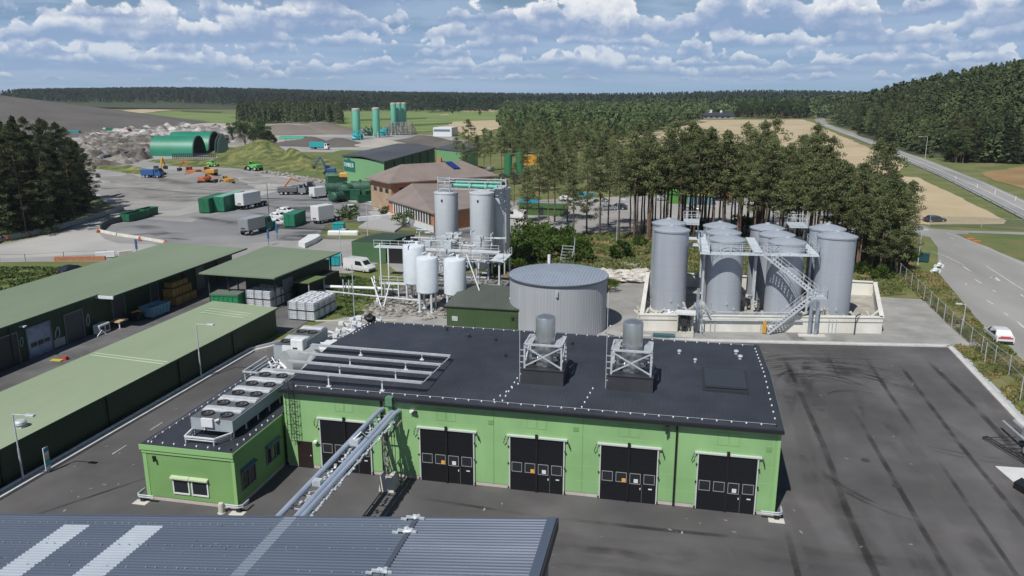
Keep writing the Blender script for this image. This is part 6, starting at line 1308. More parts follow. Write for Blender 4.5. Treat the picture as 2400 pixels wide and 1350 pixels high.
t=thing('workbench','bench with brown top and white leg by the wall','bench',(-63.8,76.8,0)); MB().box(-64.4,-63.1,76.2,77.7,.75,.9).build('top', M_wood, t); MB().bar((-63.3,76.4,0),(-63.3,76.4,.75),.1).build('leg', M_white, t); MB().bar((-64.2,77.4,0),(-64.2,77.4,.75),.1).build('leg', M_white, t)
t=thing('board','long pale board lying on the alley ground','board',(-57,76,0)); MB().box(-58.2,-54.0,75.8,76.15,.02,.12).build('plank', M_wood, t)
t=thing('floor_sign','flat yellow board with red box on the alley ground','board',(-61.5,65.6,0)); MB().box(-62.6,-61.4,64.9,65.4,.02,.1).build('board', mat('yellow_board',(.55,.42,.05),.6), t); MB().box(-61.6,-61.1,65.4,65.8,.02,.35).build('box', M_red, t)
t=thing('marker_board','tall blue white and yellow striped marker sign on the dark wall by the lamp','sign',(-43.2,44.0,0))
for k,(c_,) in enumerate(((( .03,.22,.45),),((.70,.70,.66),),((.65,.50,.25),),((.03,.42,.50),),((.05,.45,.55),),((.72,.72,.72),))): MB().add([(-43.9+0,43.75,1.9-k*.28),(-43.9,44.15,1.9-k*.28+.06),(-43.9,44.15,1.62-k*.28+.06),(-43.9,43.75,1.62-k*.28)],[(0,1,2,3),(3,2,1,0)]).build('stripe', mat('stripe%d'%k,c_,.5), t)
MB().box(-43.98,-43.92,43.72,44.18,.2,2.0).bar((-43.95,43.95,0),(-43.95,43.95,.3),.06).build('board', M_white, t)
# street lamps
def lamp(label,x,y,h,arm,mm=M_galv,dbl=False):
    t=thing('street_lamp',label,'lamp',(x,y,0),'street lamps'); MB().tube([(x,y,0),(x,y,h*.5)],.075,8).tube([(x,y,h*.5),(x,y,h)],.055,8).build('pole', mm, t, smooth=True); MB().tube([(x,y,h),(x+arm,y,h+.06)],.04,6).build('arm', mm, t)
    a=x+arm; MB().bevbox(a-.1 if arm>0 else a-.6,a+.6 if arm>0 else a+.1,y-.14,y+.14,h,h+.14,.03).build('lamp_head', M_galv, t); MB().box(x-.15,x+.15,y-.15,y+.15,0,.12).build('base', M_conc, t)
lamp('slim galvanised lamp post by the striped marker at the lower left',-44.55,42.3,5.2,1.2); lamp('slim galvanised lamp post halfway up the left lane',-44.1,63.3,5.6,1.3); lamp('lamp post with flat head inside the right fence',33.6,97,2.9,-.5); lamp('tall lamp post by the blue container near the road',38.5,134,3.6+2,.3)
lamp('white T-shaped gantry lamp beside the highway',*G(2168,372),9,-3,M_white); lamp('thin lamp post on the grass island by the brick wing',*G(862,560),7,.6); lamp('thin post between gravel road and canopy',*G(800,625),6,.5); lamp('dark thin lamp post among the white cars on the lot',*G(632,520),8,.3,M_dark); lamp('lamp post among the pines left of the road',*G(1445,570),8,.8)
for i,(px,py) in enumerate(((322,600),(630,575),(650,560))): t=tag(MB().tube([(0,0,0),(0,0,1.2)],.06,6).bevbox(-.18,.18,-.1,.1,1.2,2.9,.03).build('flag_sign', M_blue),['blue feather sign behind the left end of the long sage roof','blue feather sign behind the canopy roof left corner','blue feather sign near the grey box truck'][i],'sign','blue signs'); place(t,px,py)
# ================================================================ FENCES, BARRIERS
def chainmat():
    m=mat('chain_link',(.10,.13,.12),.5,.2); nt=m.node_tree; b=nt.nodes['Principled BSDF']; tc=nt.nodes.new('ShaderNodeTexCoord'); sp=nt.nodes.new('ShaderNodeSeparateXYZ'); nt.links.new(tc.outputs['UV'],sp.inputs[0])
    u=math_n(nt,'ADD',sp.outputs[0],sp.outputs[1]); v=math_n(nt,'SUBTRACT',sp.outputs[0],sp.outputs[1])
    a=math_n(nt,'LESS_THAN',math_n(nt,'FRACT',math_n(nt,'MULTIPLY',u,11)),.17); c=math_n(nt,'LESS_THAN',math_n(nt,'FRACT',math_n(nt,'MULTIPLY',v,11)),.17)
    nt.links.new(math_n(nt,'MAXIMUM',a,c),b.inputs['Alpha']); return m
M_chain=chainmat()
def fence(label,pts,h,step,name='wire_fence',mesh=True,pm=M_galv,pr=.045):
    t=thing(name,label,'fence',(*pts[0],0)); P=[np.array(p,float) for p in pts]; ps=[]; 
    for a,c in zip(P[:-1],P[1:]):
        n=max(1,int(np.linalg.norm(c-a)/step)); ps+= [a+(c-a)*k/n for k in range(n)]
    ps.append(P[-1])
    for p in ps[:100]: MB().tube([(*p,0),(*p,h+.1)],pr,6).build('post', pm, t)
    if mesh:
        me=bpy.data.meshes.new('mesh_panel'); v=[];f=[];uv=[];s=0
        o=ORG[t]
        for a,c in zip(ps[:-1],ps[1:]):
            L=np.linalg.norm(c-a); k=len(v); v+=[(a[0]-o[0],a[1]-o[1],.03),(c[0]-o[0],c[1]-o[1],.03),(c[0]-o[0],c[1]-o[1],h),(a[0]-o[0],a[1]-o[1],h)]; f.append((k,k+1,k+2,k+3)); uv+=[(s,0),(s+L,0),(s+L,h),(s,h)]; s+=L
        me.from_pydata(v,[],f); l=me.uv_layers.new(name='UVMap'); 
        for i,q in enumerate(uv): l.data[i].uv=q
        me.materials.append(M_chain); me.update(); ob=bpy.data.objects.new('mesh_panel',me); COL.objects.link(ob); ob.parent=t
    m=MB()
    for a,c in zip(ps[:-1],ps[1:]): m.tube([(*a,h),(*c,h)],.018,4)
    m.build('top_wire', pm, t); return t
fence('chain link fence between the yard and the road verge on the right',[(33.6,128),(32.9,110),(32.4,97),(32.4,87.3),(33.0,77.9),(33.4,60),(33.8,45)],1.9,3.1)
fence('sparse wire fence posts around the grass strip beside the yard kerb',[(31.6,84),(31.2,74),(30.8,62)],2.2,7,mesh=False)
fence('wire fence along the field edge above the road junction',[G(2178,531),G(2300,534),G(2430,543)],2.2,5.5)
fence('highway side wire fence down the field edge',[G(1990,330),G(2130,392),G(2250,447),G(2330,492),G(2395,525)],1.4,6,mesh=False,pm=mat('fence_post_grey',(.20,.21,.20)))
fence('low post fence along the gravel road at far left',[G(0,612),G(60,612),G(150,606),G(250,602)],1.1,4.5,'post_fence',False,M_dark)
fence('white marker posts on the verge of the far highway',[G(2240,420),G(2290,440),G(2380,470)],1.0,12,'marker_posts',False,M_white,.12)
q=thing('guard_rail','galvanised guard rail along the left side of the highway','guard rail',(*G(2400,516),0)); 
pp=[np.array(G(*p)) for p in ((2410,521),(2300,463),(2200,412),(2130,382),(2060,348),(1991,320))]; m=MB()
for a,c in zip(pp[:-1],pp[1:]): m.bar((*a,.75),(*c,.75),.28)
m.build('rail', M_galv, q); 
for a,c in zip(pp[:-1],pp[1:]):
    n=max(1,int(np.linalg.norm(c-a)/10))
    for k in range(n): p=a+(c-a)*k/n; MB().bar((*p,0),(*p,.75),.14).build('post', M_galv, q)
# concrete barrier with orange lamps at left
def barrier(label,pts,h=.8,w=.5,mm=None):
    q=thing('concrete_barrier',label,'barrier',(*G(*pts[0]),0)); P=[np.array(G(*p)) for p in pts]
    for a,c in zip(P[:-1],P[1:]):
        n=max(1,int(np.linalg.norm(c-a)/6)); dd=(c-a)/np.linalg.norm(c-a); nn=np.array((-dd[1],dd[0]))
        for k in range(n):
            e=a+(c-a)*(k+.02)/n; f=a+(c-a)*(k+.98)/n; m=MB(); 
            m.add([(*(e-nn*w/2),0),(*(f-nn*w/2),0),(*(f+nn*w/2),0),(*(e+nn*w/2),0),(*(e-nn*w*.2),h),(*(f-nn*w*.2),h),(*(f+nn*w*.2),h),(*(e+nn*w*.2),h)],[(0,3,2,1),(4,5,6,7),(0,1,5,4),(1,2,6,5),(2,3,7,6),(3,0,4,7)]); m.build('segment', mm or M_conc, q)
barrier('pale concrete barrier bending along the outer edge of the gravel road',[(-40,588),(0,566),(120,543),(205,518),(290,492)],1.0,.6,mat('barrier_grey',(.30,.30,.28),.9))
barrier('low pale kerb barrier turning round the inner corner of the lot',[(232,543),(275,552),(330,560),(388,570)],.5,.5)
barrier('short dark barrier up to the open green skip',[(236,541),(252,528),(288,519)],1.2,.4,mat('barrier_dark',(.08,.08,.08),.9))
for i,(px,py) in enumerate(((18,563),(70,553),(116,540),(170,527),(237,507),(273,494),(230,545),(327,565),(388,572),(432,604-2))):
    t=thing('warning_light','orange warning light %s'%['at the far left end of the concrete barrier','second along the concrete barrier from the left','third along the barrier from the left','midway along the outer barrier','near the upper end of the outer barrier','at the upper end of the outer barrier','on the inner corner of the kerb barrier','halfway along the kerb barrier','at the right end of the kerb barrier','behind the long sage roof'][i],'warning light',(0,0,0),'orange warning lights'); MB().bevbox(-.35,.35,-.2,.2,.02,.5,.06).build('foot', M_orange, t); MB().lathe(0,0,[(.14,.5),(.16,.75),(.05,.85)],8).build('lens', mat('lens_red',(.65,.07,.03),.3), t); place(t,px,py,random.Random(i).random()*90,0,.95)
q=thing('white_pipe_stack','pale pipes stacked behind the long sage roof','pipes',(*G(250,606),0)); MB().bar((*G(225,606),.6),(*G(270,603),.6),.9).build('pipe', M_white, q); MB().bar((*G(278,602),.5),(*G(310,598),.5),.8).build('pipe', M_conc, q)
m=MB(); a,c=np.array(G(130,612)),np.array(G(245,610)); 
for k in range(30): p=a+(c-a)*k/29; m.bar((*p,0),(*p,.7),.35)
tag(m.build('brick_row', M_brick),'row of reddish blocks edging the gravel road by the grass','blocks')
# steel stillage and odd objects on the right edge: silver tank trailer with ladder frames
q=thing('silver_trailer','silver wheeled frame trailer cut off by the right edge of the yard','trailer',(28,63,0))
MB().tube([(27.9,66.5,.9),(28.3,58.6,1.0)],.16,8).tube([(27.0,66.3,.9),(27.4,58.6,1.0)],.1,8).build('side_rail', mat('trailer_alu',(.55,.58,.61),.35,.5), q, smooth=True)
MB().bevbox(27.2,29.6,57.5,63.5,.9,1.9,.2).build('body', MATS['trailer_alu'], q); wheels(q,(),0,0)
for x,y in ((27.0,61.6),(27.0,59.8)): o=MB().wheel(x,y,.5,.5,.3,'x').build('wheel', M_tyre, q, smooth=True); MB().wheel(x-.17,y,.5,.25,.03,'x',10).build('rim', M_galv, o)
m=MB()
for k in range(5): m.bar((25.6+k*.28,62.8-k*.7,.25),(27.2,62.6-k*.8,.6),.06)
m.bar((24.9,64.3,.2),(27.0,58.3,.25),.07); m.bar((25.3,64.5,.2),(27.2,58.6,.25),.07); m.bar((24.9,64.3,.2),(25.3,64.5,.2),.07); m.bar((25.0,64.2,.2),(27.2,64.1,.5),.05); m.build('drawbar_frame', M_dark, q)
q=thing('white_steel_plate','large pale steel plate lying flat at the right edge of the yard','plate',(26,57,0)); MB().prism([(24.1,59.3),(29.5,59.6),(29.5,54.0),(25.0,53.4)],.015,.06).build('plate', mat('pale_plate',(.55,.56,.56),.6,col2=(.62,.63,.63),scale=.8), q); MB().prism([(24.1,56.0),(24.9,56.8),(25.4,55.0),(24.6,54.8)],.061,.5).build('weight', M_black, q)
for i,(x,y) in enumerate(((36.5,146),(37.3,139))): t=tag(MB().blob(0,0,.5,.5,.35,.35,8,5,.2,seed=i).tube([(0,0,.5),(.1,0,1.3)],.05).wheel(-.6,0,.3,.3,.12).wheel(.6,0,.3,.3,.12).build('parked_moped', M_white),['white moped parked on the left road edge, the farther one','white moped parked on the left road edge, the nearer one'][i],'moped'); place(t,2192+8*i,640-12*i,20)
for i,(px_,py_) in enumerate(((2275,562),(2290,568))): t=tag(MB().bevbox(-1.2,1.2,-.25,.25,0,.7,.1).build('road_block', M_orange),['red white road barrier on the junction kerb, left','red white road barrier on the junction kerb, right'][i],'barrier'); place(t,px_,py_,-20,0,.5)
q=thing('ladder_rack','galvanised ladder frame standing behind the round tank','frame',(*G(1325,616),0)); x,y=G(1325,616); m=MB()
for a_ in (-1,1): m.bar((x+a_*.9,y,0),(x+a_*.9+.5,y,3.0),.1)
for k in range(6): m.bar((x-.9+k*.08,y,.3+k*.5),(x+.9+k*.08,y,.3+k*.5),.08)
m.bar((x+1.3,y,0),(x+1.5,y,4.2),.1); m.build('frame', M_galv, q)
# house among the trees, play hut, red sheds seen through the grove
q=thing('farm_house','dark roofed farmhouse far off at the left edge of the stubble field','house',(*G(1680,279),0)); x,y=G(1680,279); MB().box(x-21,x+17,y,y+14,0,3.5).build('wall', mat('house_wall',(.25,.25,.26),.7), q)
m=MB()
for (xa,xb,hh) in ((x-22,x-6,7.5),(x-8,x+18,6.8)): m.add([(xa,y-1,3.4),(xb,y-1,3.4),(xb,y+15,3.4),(xa,y+15,3.4),(xa+3,y+7,hh),(xb-3,y+7,hh)],[(0,1,5,4),(1,2,5),(2,3,4,5),(3,0,4)])
m.build('roof', mat('slate_roof',(.035,.037,.05),.6), q); MB().box(x-8,x-5,y+6,y+8,6,9).box(x+3,x+5,y+6,y+8,6,8.6).build('chimney', M_white, q); 
for k in range(6): MB().box(x-18+k*5.6,x-15.5+k*5.6,y-.05,y-.002,1,2.6).build('window', M_glass, q)
for i,(a,w_,dp,h_,c_,lab) in enumerate((((1600,478),7,4,3.4,(.07,.22,.04),'bright green container hut seen between the grove trunks'),((1640,480),6,4,3.2,(.12,.22,.26),'blue and yellow hut beside the bright green one in the grove'),((1655,462),14,8,5,(.20,.06,.035),'orange red shed roof behind the grove trunks on the left'),((1752,462),13,8,5,(.20,.055,.045),'red shed behind the grove trunks on the right'),((1268,505),10,6,2.4,(.05,.12,.03),'low green hedge hut under the teal signs'))):
    x,y=G(*a); q=thing('small_hut',lab,'hut',(x,y,0)); MB().box(x-w_/2,x+w_/2,y,y+dp,0,h_*.72).build('wall', mat('hut%d'%i,c_,.6), q); m=MB(); m.add([(x-w_/2-.3,y-.3,h_*.72),(x+w_/2+.3,y-.3,h_*.72),(x+w_/2+.3,y+dp+.3,h_*.72),(x-w_/2-.3,y+dp+.3,h_*.72),(x-w_/2-.3,y+dp/2,h_),(x+w_/2+.3,y+dp/2,h_)],[(0,1,5,4),(2,3,4,5),(0,4,3),(1,2,5),(0,3,2,1)]); m.build('roof', mat('hutroof%d'%i,[(.08,.25,.05),(.30,.30,.06),(.22,.075,.045),(.22,.07,.05),(.04,.10,.03)][i],.6), q)
    MB().box(x-.5,x+.5,y-.06,y-.003,.05,2).build('door', M_dark, q)
for i,a in enumerate(((1238,492),(1372,475))):
    x,y=G(*a); q=thing('cyan_sign',['cyan banner sign beside the white van under the pines','cyan arrow sign in the pine lot further right'][i],'sign',(x,y,0)); MB().box(x-2.2,x+2.2,y,y+.15,1.6,2.5).build('panel', mat('sign_cyan',(.01,.30,.48),.5), q); MB().bar((x-1.5,y+.1,0),(x-1.5,y+.1,1.6),.1).build('leg', M_galv, q)
q=thing('green_silo','short green silo pair glimpsed through the left pines','silo',(*G(1205,415),0)); x,y=G(1208,416); MB().lathe(x-2.4,y,[(1.3,1),(1.3,7.5)],12).lathe(x+1,y+2,[(1.3,1),(1.3,8)],12).build('shell', mat('pine_lot_green',(.03,.18,.08),.5), q); MB().box(x-5,x+4,y-2,y+4,0,1).build('base', M_dark, q)
q=tag(MB().box(-4,4,-3,3,0,3.5).box(-3,-1,-3.05,-3.0,1.2,2.2).box(1,3,-3.05,-3.0,1.2,2.2).build('yellow_machine', M_yellow),'yellow machine glimpsed behind the pines next to the green silos','machine'); place(q,1240,385,10)
q=thing('white_office','white office box with blue band right of the mint silos','building',(*G(1037,318),0)); x,y=G(1037,320); MB().box(x-6,x+6,y,y+14,0,5.5).build('wall', M_white, q); MB().box(x-5.6,x+5,y-.05,y-.003,3,4.4).build('window', mat('office_blue',(.12,.18,.26),.3), q)
# ================================================================ TREES
nr=np.random.RandomState(5)
def leaf_quads(cent, rad, n, size, flat=.5, up=.5, rs=nr):
    """quads scattered through ellipsoid clumps; returns (n*k*4,3)"""
    out=[]
    for c,r in zip(cent,rad):
        d=rs.normal(size=(n,3)); d/=np.linalg.norm(d,axis=1)[:,None]; d*= (rs.rand(n,1)**.4); p=np.array(c)+d*np.array(r)
        nn=rs.normal(size=(n,3))+np.array((0,0,up)); nn/=np.linalg.norm(nn,axis=1)[:,None]
        t=np.cross(nn,rs.normal(size=(n,3))); t/=np.linalg.norm(t,axis=1)[:,None]+1e-9; b_=np.cross(nn,t)
        s=size*(.6+.8*rs.rand(n,1)); q=np.stack([p-t*s-b_*s*flat,p+t*s-b_*s*flat*.6,p+t*s*.8+b_*s*flat,p-t*s*.7+b_*s*flat],axis=1)
        out.append(q.reshape(-1,3))
    return np.concatenate(out)
def pine_proto(k, h=17., dens=68, lo=.42, hi=.53, wide=1., mm=None):
    rs=np.random.RandomState(100+k); rg=random.Random(k)
    t=thing('pine_tree','tall pine with bare trunk','pine',(0,0,0))
    lx,ly=rg.uniform(-.6,.6),rg.uniform(-.6,.6); pts=[(lx*q*q+rg.uniform(-.08,.08),ly*q*q+rg.uniform(-.08,.08),h*q) for q in np.linspace(0,.97,8)]; pts[0]=(0,0,-.2)
    m=MB().tube(pts,.21,8,.05)
    cz0=rg.uniform(lo,hi); cent=[];rad=[]
    nb=int(rg.randint(30,38)*(1.25 if lo<.3 else 1))
    for i in range(nb):
        f=cz0+(1-cz0)*(i+.5)/nb; a=i*2.4+rg.uniform(-.5,.5); prof=math.sin(PI*min(1,(f-cz0)/(1-cz0)*.85+.18))**.7
        R_=(1.3+2.1*rg.random())*prof*(h/17)*wide; base=np.array((lx*f*f,ly*f*f,h*f)); tip=base+np.array((math.cos(a)*R_,math.sin(a)*R_,rg.uniform(-.3,.5)))
        m.tube([tuple(base),tuple((base+tip)/2+(0,0,-.08)),tuple(tip)],.05,4,.02,cap=False)
        cent.append(tip); rad.append((rg.uniform(.8,1.3),rg.uniform(.8,1.3),rg.uniform(.4,.7)))
        if rg.random()<.6: cent.append((base+tip)/2+(0,0,.15)); rad.append((.7,.7,.35))
    for i in range(rg.randint(3,6)):   # dead stubs
        f=rg.uniform(.25,cz0); a=rg.random()*6.28; R_=rg.uniform(.4,1.1); m.tube([(lx*f*f,ly*f*f,h*f),(lx*f*f+math.cos(a)*R_,ly*f*f+math.sin(a)*R_,h*f+.1)],.025,4,.01,cap=False)
    cent.append(np.array((lx,ly,h*.99))); rad.append((.5,.5,.7))
    m.build('trunk', M_trunk, t, smooth=True)
    np_mesh('crown', leaf_quads(cent,rad,dens,.15,.42,.6,rs), 4, mm or M_pine, parent=t); return t
PR=[pine_proto(k,h) for k,h in enumerate((17,18.5,15.5,19,16.5,17.5))]
PB_=[pine_proto(10+k,h,78,.16,.28,1.15) for k,h in enumerate((16,14.5,17.5))]
SB=[pine_proto(20+k,h,100,.08,.14,1.35,M_spruce) for k,h in enumerate((20,18,22))]
def spruce_proto(k,h=19,rb=3.6,dens=34,leaf=.27):
    rs=np.random.RandomState(200+k); rg=random.Random(50+k); t=thing('spruce_tree','dark spruce','spruce',(0,0,0)); m=MB().tube([(0,0,-.2),(0,0,h*.5),(0,0,h*.97)],.28,8,.03); m.build('trunk', M_trunk, t, smooth=True)
    cent=[];rad=[]; n=int(h*6)
    for i in range(n):
        f=.07+.93*(i+.5)/n; a=i*2.4+rg.random(); R_=rb*(1-f)**.8*(.6+.45*rg.random())+.15
        for q in (.95,.5):
            cent.append((math.cos(a)*R_*q,math.sin(a)*R_*q,h*f-.35*R_*q)); rad.append((.3+R_*.28,.3+R_*.28,.3))
    np_mesh('crown', leaf_quads(cent,rad,dens,leaf,.4,.6,rs), 4, M_spruce, parent=t); return t
SP=[spruce_proto(0,20,4.0),spruce_proto(1,17,3.4),spruce_proto(2,22,4.4)]
def leafy_proto(k,h=12,r=4,mm=None,name='leafy_tree',dens=110,leaf=.26,lab='x',cat='tree',trunk=True):
    rs=np.random.RandomState(300+k); rg=random.Random(80+k); t=thing(name,lab,cat,(0,0,0)); m=MB(); cent=[];rad=[]
    for i in range(16 if trunk else 9):
        a=i*2.4; q=rg.random()**.6; z=h*(.38+.55*rg.random()) if trunk else h*(.15+.7*rg.random()); w=r*q*(1-abs(z/h-.55)*.9)
        cent.append((math.cos(a)*w,math.sin(a)*w,z)); rad.append((r*.38,r*.38,r*.3 if trunk else h*.25)); 
        m.tube([(0,0,h*.12 if trunk else 0),(math.cos(a)*w*.5,math.sin(a)*w*.5,z*.7),(math.cos(a)*w,math.sin(a)*w,z)],.12 if trunk else .04,4,.02,cap=False)
    m.tube([(0,0,-.2),(0,0,h*.5)],.3 if trunk else .06,7,.15); m.build('trunk' if trunk else 'stems', M_trunk, t); np_mesh('crown' if trunk else 'foliage', leaf_quads(cent,rad,dens,leaf,.6,.5,rs), 4, mm or M_leaf, parent=t); return t
LT=[leafy_proto(k,12+k,4+.4*k) for k in range(3)]
BS=[leafy_proto(10+k,1.7+.5*k,1.4+.4*k,M_bush,'bush',70,.13,'bush','bush',False) for k in range(3)]
used=set()
def put(protos,k,x,y,lab,grp,sc=1.,z=0.,rz=None):
    p=protos[k%len(protos)]; rz=random.random()*6.28 if rz is None else rz
    if p not in used:
        cache_kids(p); used.add(p); p.location=(x,y,z); p.rotation_euler=(0,0,rz); p.scale=(sc,)*3; p['label']=lab; p['group']=grp; return p
    return dup(p,(x,y,z),rz,sc,lab,grp)
random.seed(11)
# pine grove: hand placed by base pixel, then filled
grove=[(1180,585,.78,'small pine just right of the grey silos'),(1205,480,.55,'young conical pine beside the white van'),(1262,560,.85,'thin pine with dark trunk left of the bush thicket'),(1300,520,1.0,None),(1375,545,.95,None),(1405,555,1.05,'pine with reddish trunk standing in front, left part of grove'),(1450,565,.9,None),(1285,535,.9,None),(1330,520,.95,None),(1235,520,.8,None),(1345,560,.8,None),(1425,530,.9,None)]
for px_,py_,sc,l in grove:
    x,y=G(px_,py_); put(PB_ if random.random()<.45 else PR,random.randrange(6),x,y,l or 'pine in the loose left part of the grove behind the round tank','left pines of the grove',sc*.98)
rg=random.Random(77); n=0; pos=[]
tries=0
while n<108 and tries<8000:
    tries+=1; px_=rg.uniform(1470,2090); lo=532+max(0,(px_-1800))*.28; hi=560+max(0,(px_-1700))*.23
    if px_>1990: lo=560+(px_-1990)*.5; 
    py_=rg.uniform(min(lo,hi-8),hi+4); x,y=G(px_,py_)
    if any((x-a)**2+(y-b_)**2<2.6 for a,b_ in pos): continue
    if -5<x<28 and y<114.5: continue
    if py_>648: continue
    pos.append((x,y)); n+=1; rightish=px_>1950
    put(PB_ if rightish and rg.random()<.7 else PR,rg.randrange(6),x,y,'tall slender pine in the %s of the dense grove behind the steel tanks'%('left third' if px_<1690 else ('middle' if px_<1900 else 'right end')),'pines of the dense grove, '+('left third' if px_<1690 else ('middle' if px_<1900 else 'right end')),(.98 if py_<575 else .9)*rg.uniform(.8,1.1)*(.92 if rightish else 1.08))
for px_,py_,sc,l in ((2100,645,.72,'leaning pine nearest the road with a bushy low crown'),(2085,640,.78,'crooked pine beside the leaning one at the road edge'),(2060,600,.95,'taller pine behind the leaning pair by the road'),(2040,560,1.12,'lone tall pine rising above the right end of the grove'),(2120,600,.7,'small pine overhanging the road edge')):
    x,y=G(px_,py_); put(PB_,random.randrange(6),x,y,l,'right end pines',sc*1.12)
# pines around the brick building and beyond
for i,(px_,py_,sc) in enumerate(((1085,420,.75),(1100,400,1.1),(1120,410,.95),(1135,420,.85),(1070,400,.8),(1150,400,.9),(1175,415,1.0),(1190,395,1.1),(1215,405,1.1),(1235,410,1.0),(1260,415,1.05),(1290,420,1.05),(1320,425,1.0),(1350,425,1.1),(1385,430,1.05),(1420,430,1.0),(1450,430,1.05),(1480,425,1.0),(1510,430,1.0),(1300,455,.9),(1340,470,.9),(1245,380,1.1),(1280,380,1.1),(1320,385,1.15),(1360,385,1.1),(1400,385,1.15),(1440,380,1.1),(1200,370,1.1),(1480,382,1.1),(1520,385,1.1),(1225,440,.9),(1270,450,.85),(1380,450,.95),(1430,460,.95))):
    x,y=G(px_,py_); put(PR,i,x,y,'pine standing behind the brick building and grey silos' if px_<1180 else 'pine in the rear belt behind the parking lot','rear belt of pines' if px_>=1180 else 'pines behind the brick building',sc*.86)
# left spruces
sp=[(0,560,1.0),(28,548,1.05),(62,552,.95),(95,545,.9),(128,528,.95),(158,512,.95),(185,498,.85),(205,484,.78),(-20,530,1.1),(10,520,1.05),(50,515,1.15),(85,512,1.0),(118,500,1.02),(150,488,.95),(178,474,.85),(30,495,1.05),(75,490,1.0),(120,475,.95),(-30,500,1.1),(-60,560,1.1),(-90,520,1.1),(45,538,.9),(78,530,.95),(112,534,.85),(143,522,.9),(172,506,.85),(196,494,.75),(15,540,1.0),(100,510,1.0),(135,492,.95),(60,500,1.1),(-10,505,1.1),(165,482,.85),(195,468,.75)]
for i,(a,b_,sc) in enumerate(sp):
    x,y=G(a,b_); put(SB if i%3 else SP,i,x,y,'dark bushy conifer in the dense clump at the left edge behind the barrier','conifers of the left clump',sc*.98)
# bushes
for i,(px_,py_,sc) in enumerate(((1195,600,1.6),(1225,590,1.9),(1255,600,1.8),(1280,585,2.0),(1310,590,1.8),(1335,600,1.4),(1215,620,1.3),(1240,615,1.5),(1270,612,1.5),(1300,575,1.8),(1330,570,1.5),(1250,575,1.8),(1185,625,1.1),(1355,612,1.6),(1205,640,.9),(1365,595,1.2))):
    x,y=G(px_,py_); put(BS,i,x,y,'bright green bush in the thicket between the silos and the round tank','bushes of the thicket',sc)
for i,(px_,py_,sc,l) in enumerate(((1458,603,1.6,'round green bush alone left of the steel tanks'),(905,520-18,.9,'green bush at the left corner of the brick building'),(945,530,1.1,'dark green bush before the white fence of the brick wing'),(990,528,1.0,'bush right of the dark one before the brick wing'),(820,512,1.4,'overgrown bush at the tip of the grass island'),(1423,683,.8,'weeds at the right side of the round tank'),(1560,560,1.1,'dark bush behind the front left steel tank'),(1640,545,1.2,'dark bush at the foot of the trunks behind the left middle tanks'),(1740,545,1.3,'dark bush at the foot of the trunks behind the right middle tanks'),(2020,640,1.1,'green bush beside the right end steel tank'),(2065,655,1.0,'green bush under the leaning pine'),(2120,630,1.1,'green bush by the fence and blue container'),(1500,575,1.0,'low bush at the left edge of the dense grove'),(1160,640,.8,'weeds between silos and green cabin'),(2090,600,1.3,'bush between the right end pine trunks'),(2020,585,1.3,'bush behind the right end tank'))):
    x,y=G(px_,py_); put(BS,i,x,y,l,None,sc)
for i,(px_,py_,sc) in enumerate(((545,330,1.0),(575,345,1.1),(600,350,1.2),(625,352,1.15),(640,350,.7),(560,318,.8),(530,350,.7),(612,340,1.1))):
    x,y=G(px_,py_); put(LT,i,x,y,'dark leafy tree in the clump above the grass bank','trees above the grass bank',sc*.85)
for i in range(22):
    px_=1730+i*7.6+random.uniform(-4,4); py_=277+random.uniform(-3,2); x,y=G(px_,py_); put(LT,i,x,y,'rounded leafy tree in the row at the far end of the stubble field','tree row beyond the stubble field',random.uniform(1.0,1.6))
for i,(px_,py_) in enumerate(((335,286),(350,287),(320,284))): x,y=G(px_,py_); put(LT,i,x,y,'small tree in the hedge on the far green field','far hedge trees',.5)
for i,(px_,py_) in enumerate(((1060,268),(1075,266),(1125,272),(1140,262),(960,257))): x,y=G(px_,py_); put(LT,i,x,y,'lone small tree on the far green field','lone field trees',.45)
# edge trees of the right hill, each its own
for i in range(110):
    y=rg.uniform(342,620); x=xedge(y)+rg.uniform(-3,14)
    if i%4==0: x=rg.uniform(106,138); y=338+rg.uniform(0,9); sc=rg.uniform(.7,1.1)
    put(rg.choice((SP,PB_,PB_,LT,SB)),i,x,y,'tree on the lower edge of the forested hill along the highway','edge conifers of the right hill',sc,hill_r(x,y)-.3)
# ---- massed forests
def tmpl_conifer(n,h,r,leaf,rs):
    f=rs.rand(n)**.75; a=rs.rand(n)*6.283; R_=r*(1-f)**.85*(.45+.55*rs.rand(n)**.4)+.1; p=np.stack([np.cos(a)*R_,np.sin(a)*R_,h*(.12+.88*f)-R_*.3],1)
    nn=np.stack([np.cos(a),np.sin(a),np.full(n,1.1)],1)+rs.normal(size=(n,3))*.5; nn/=np.linalg.norm(nn,axis=1)[:,None]; t=np.cross(nn,rs.normal(size=(n,3))); t/=np.linalg.norm(t,axis=1)[:,None]; b_=np.cross(nn,t)
    s=leaf*(.5+.8*rs.rand(n,1)); return np.stack([p-t*s-b_*s*.6,p+t*s-b_*s*.5,p+b_*s*.9],1).reshape(-1,3)
def tmpl_leafy(n,h,r,leaf,rs):
    k=7; cc=rs.normal(size=(k,3))*np.array((r*.45,r*.45,h*.13))+np.array((0,0,h*.62)); i=rs.randint(0,k,n); d=rs.normal(size=(n,3)); d/=np.linalg.norm(d,axis=1)[:,None]; d[:,2]=np.abs(d[:,2])*1.0-.25
    p=cc[i]+d*np.array((r*.5,r*.5,h*.2))*(.8+.25*rs.rand(n,1)); nn=d+rs.normal(size=(n,3))*.35; nn/=np.linalg.norm(nn,axis=1)[:,None]; t=np.cross(nn,rs.normal(size=(n,3))); t/=np.linalg.norm(t,axis=1)[:,None]; b_=np.cross(nn,t)
    s=leaf*(.6+.7*rs.rand(n,1)); return np.stack([p-t*s-b_*s*.6,p+t*s-b_*s*.6,p+b_*s],1).reshape(-1,3)
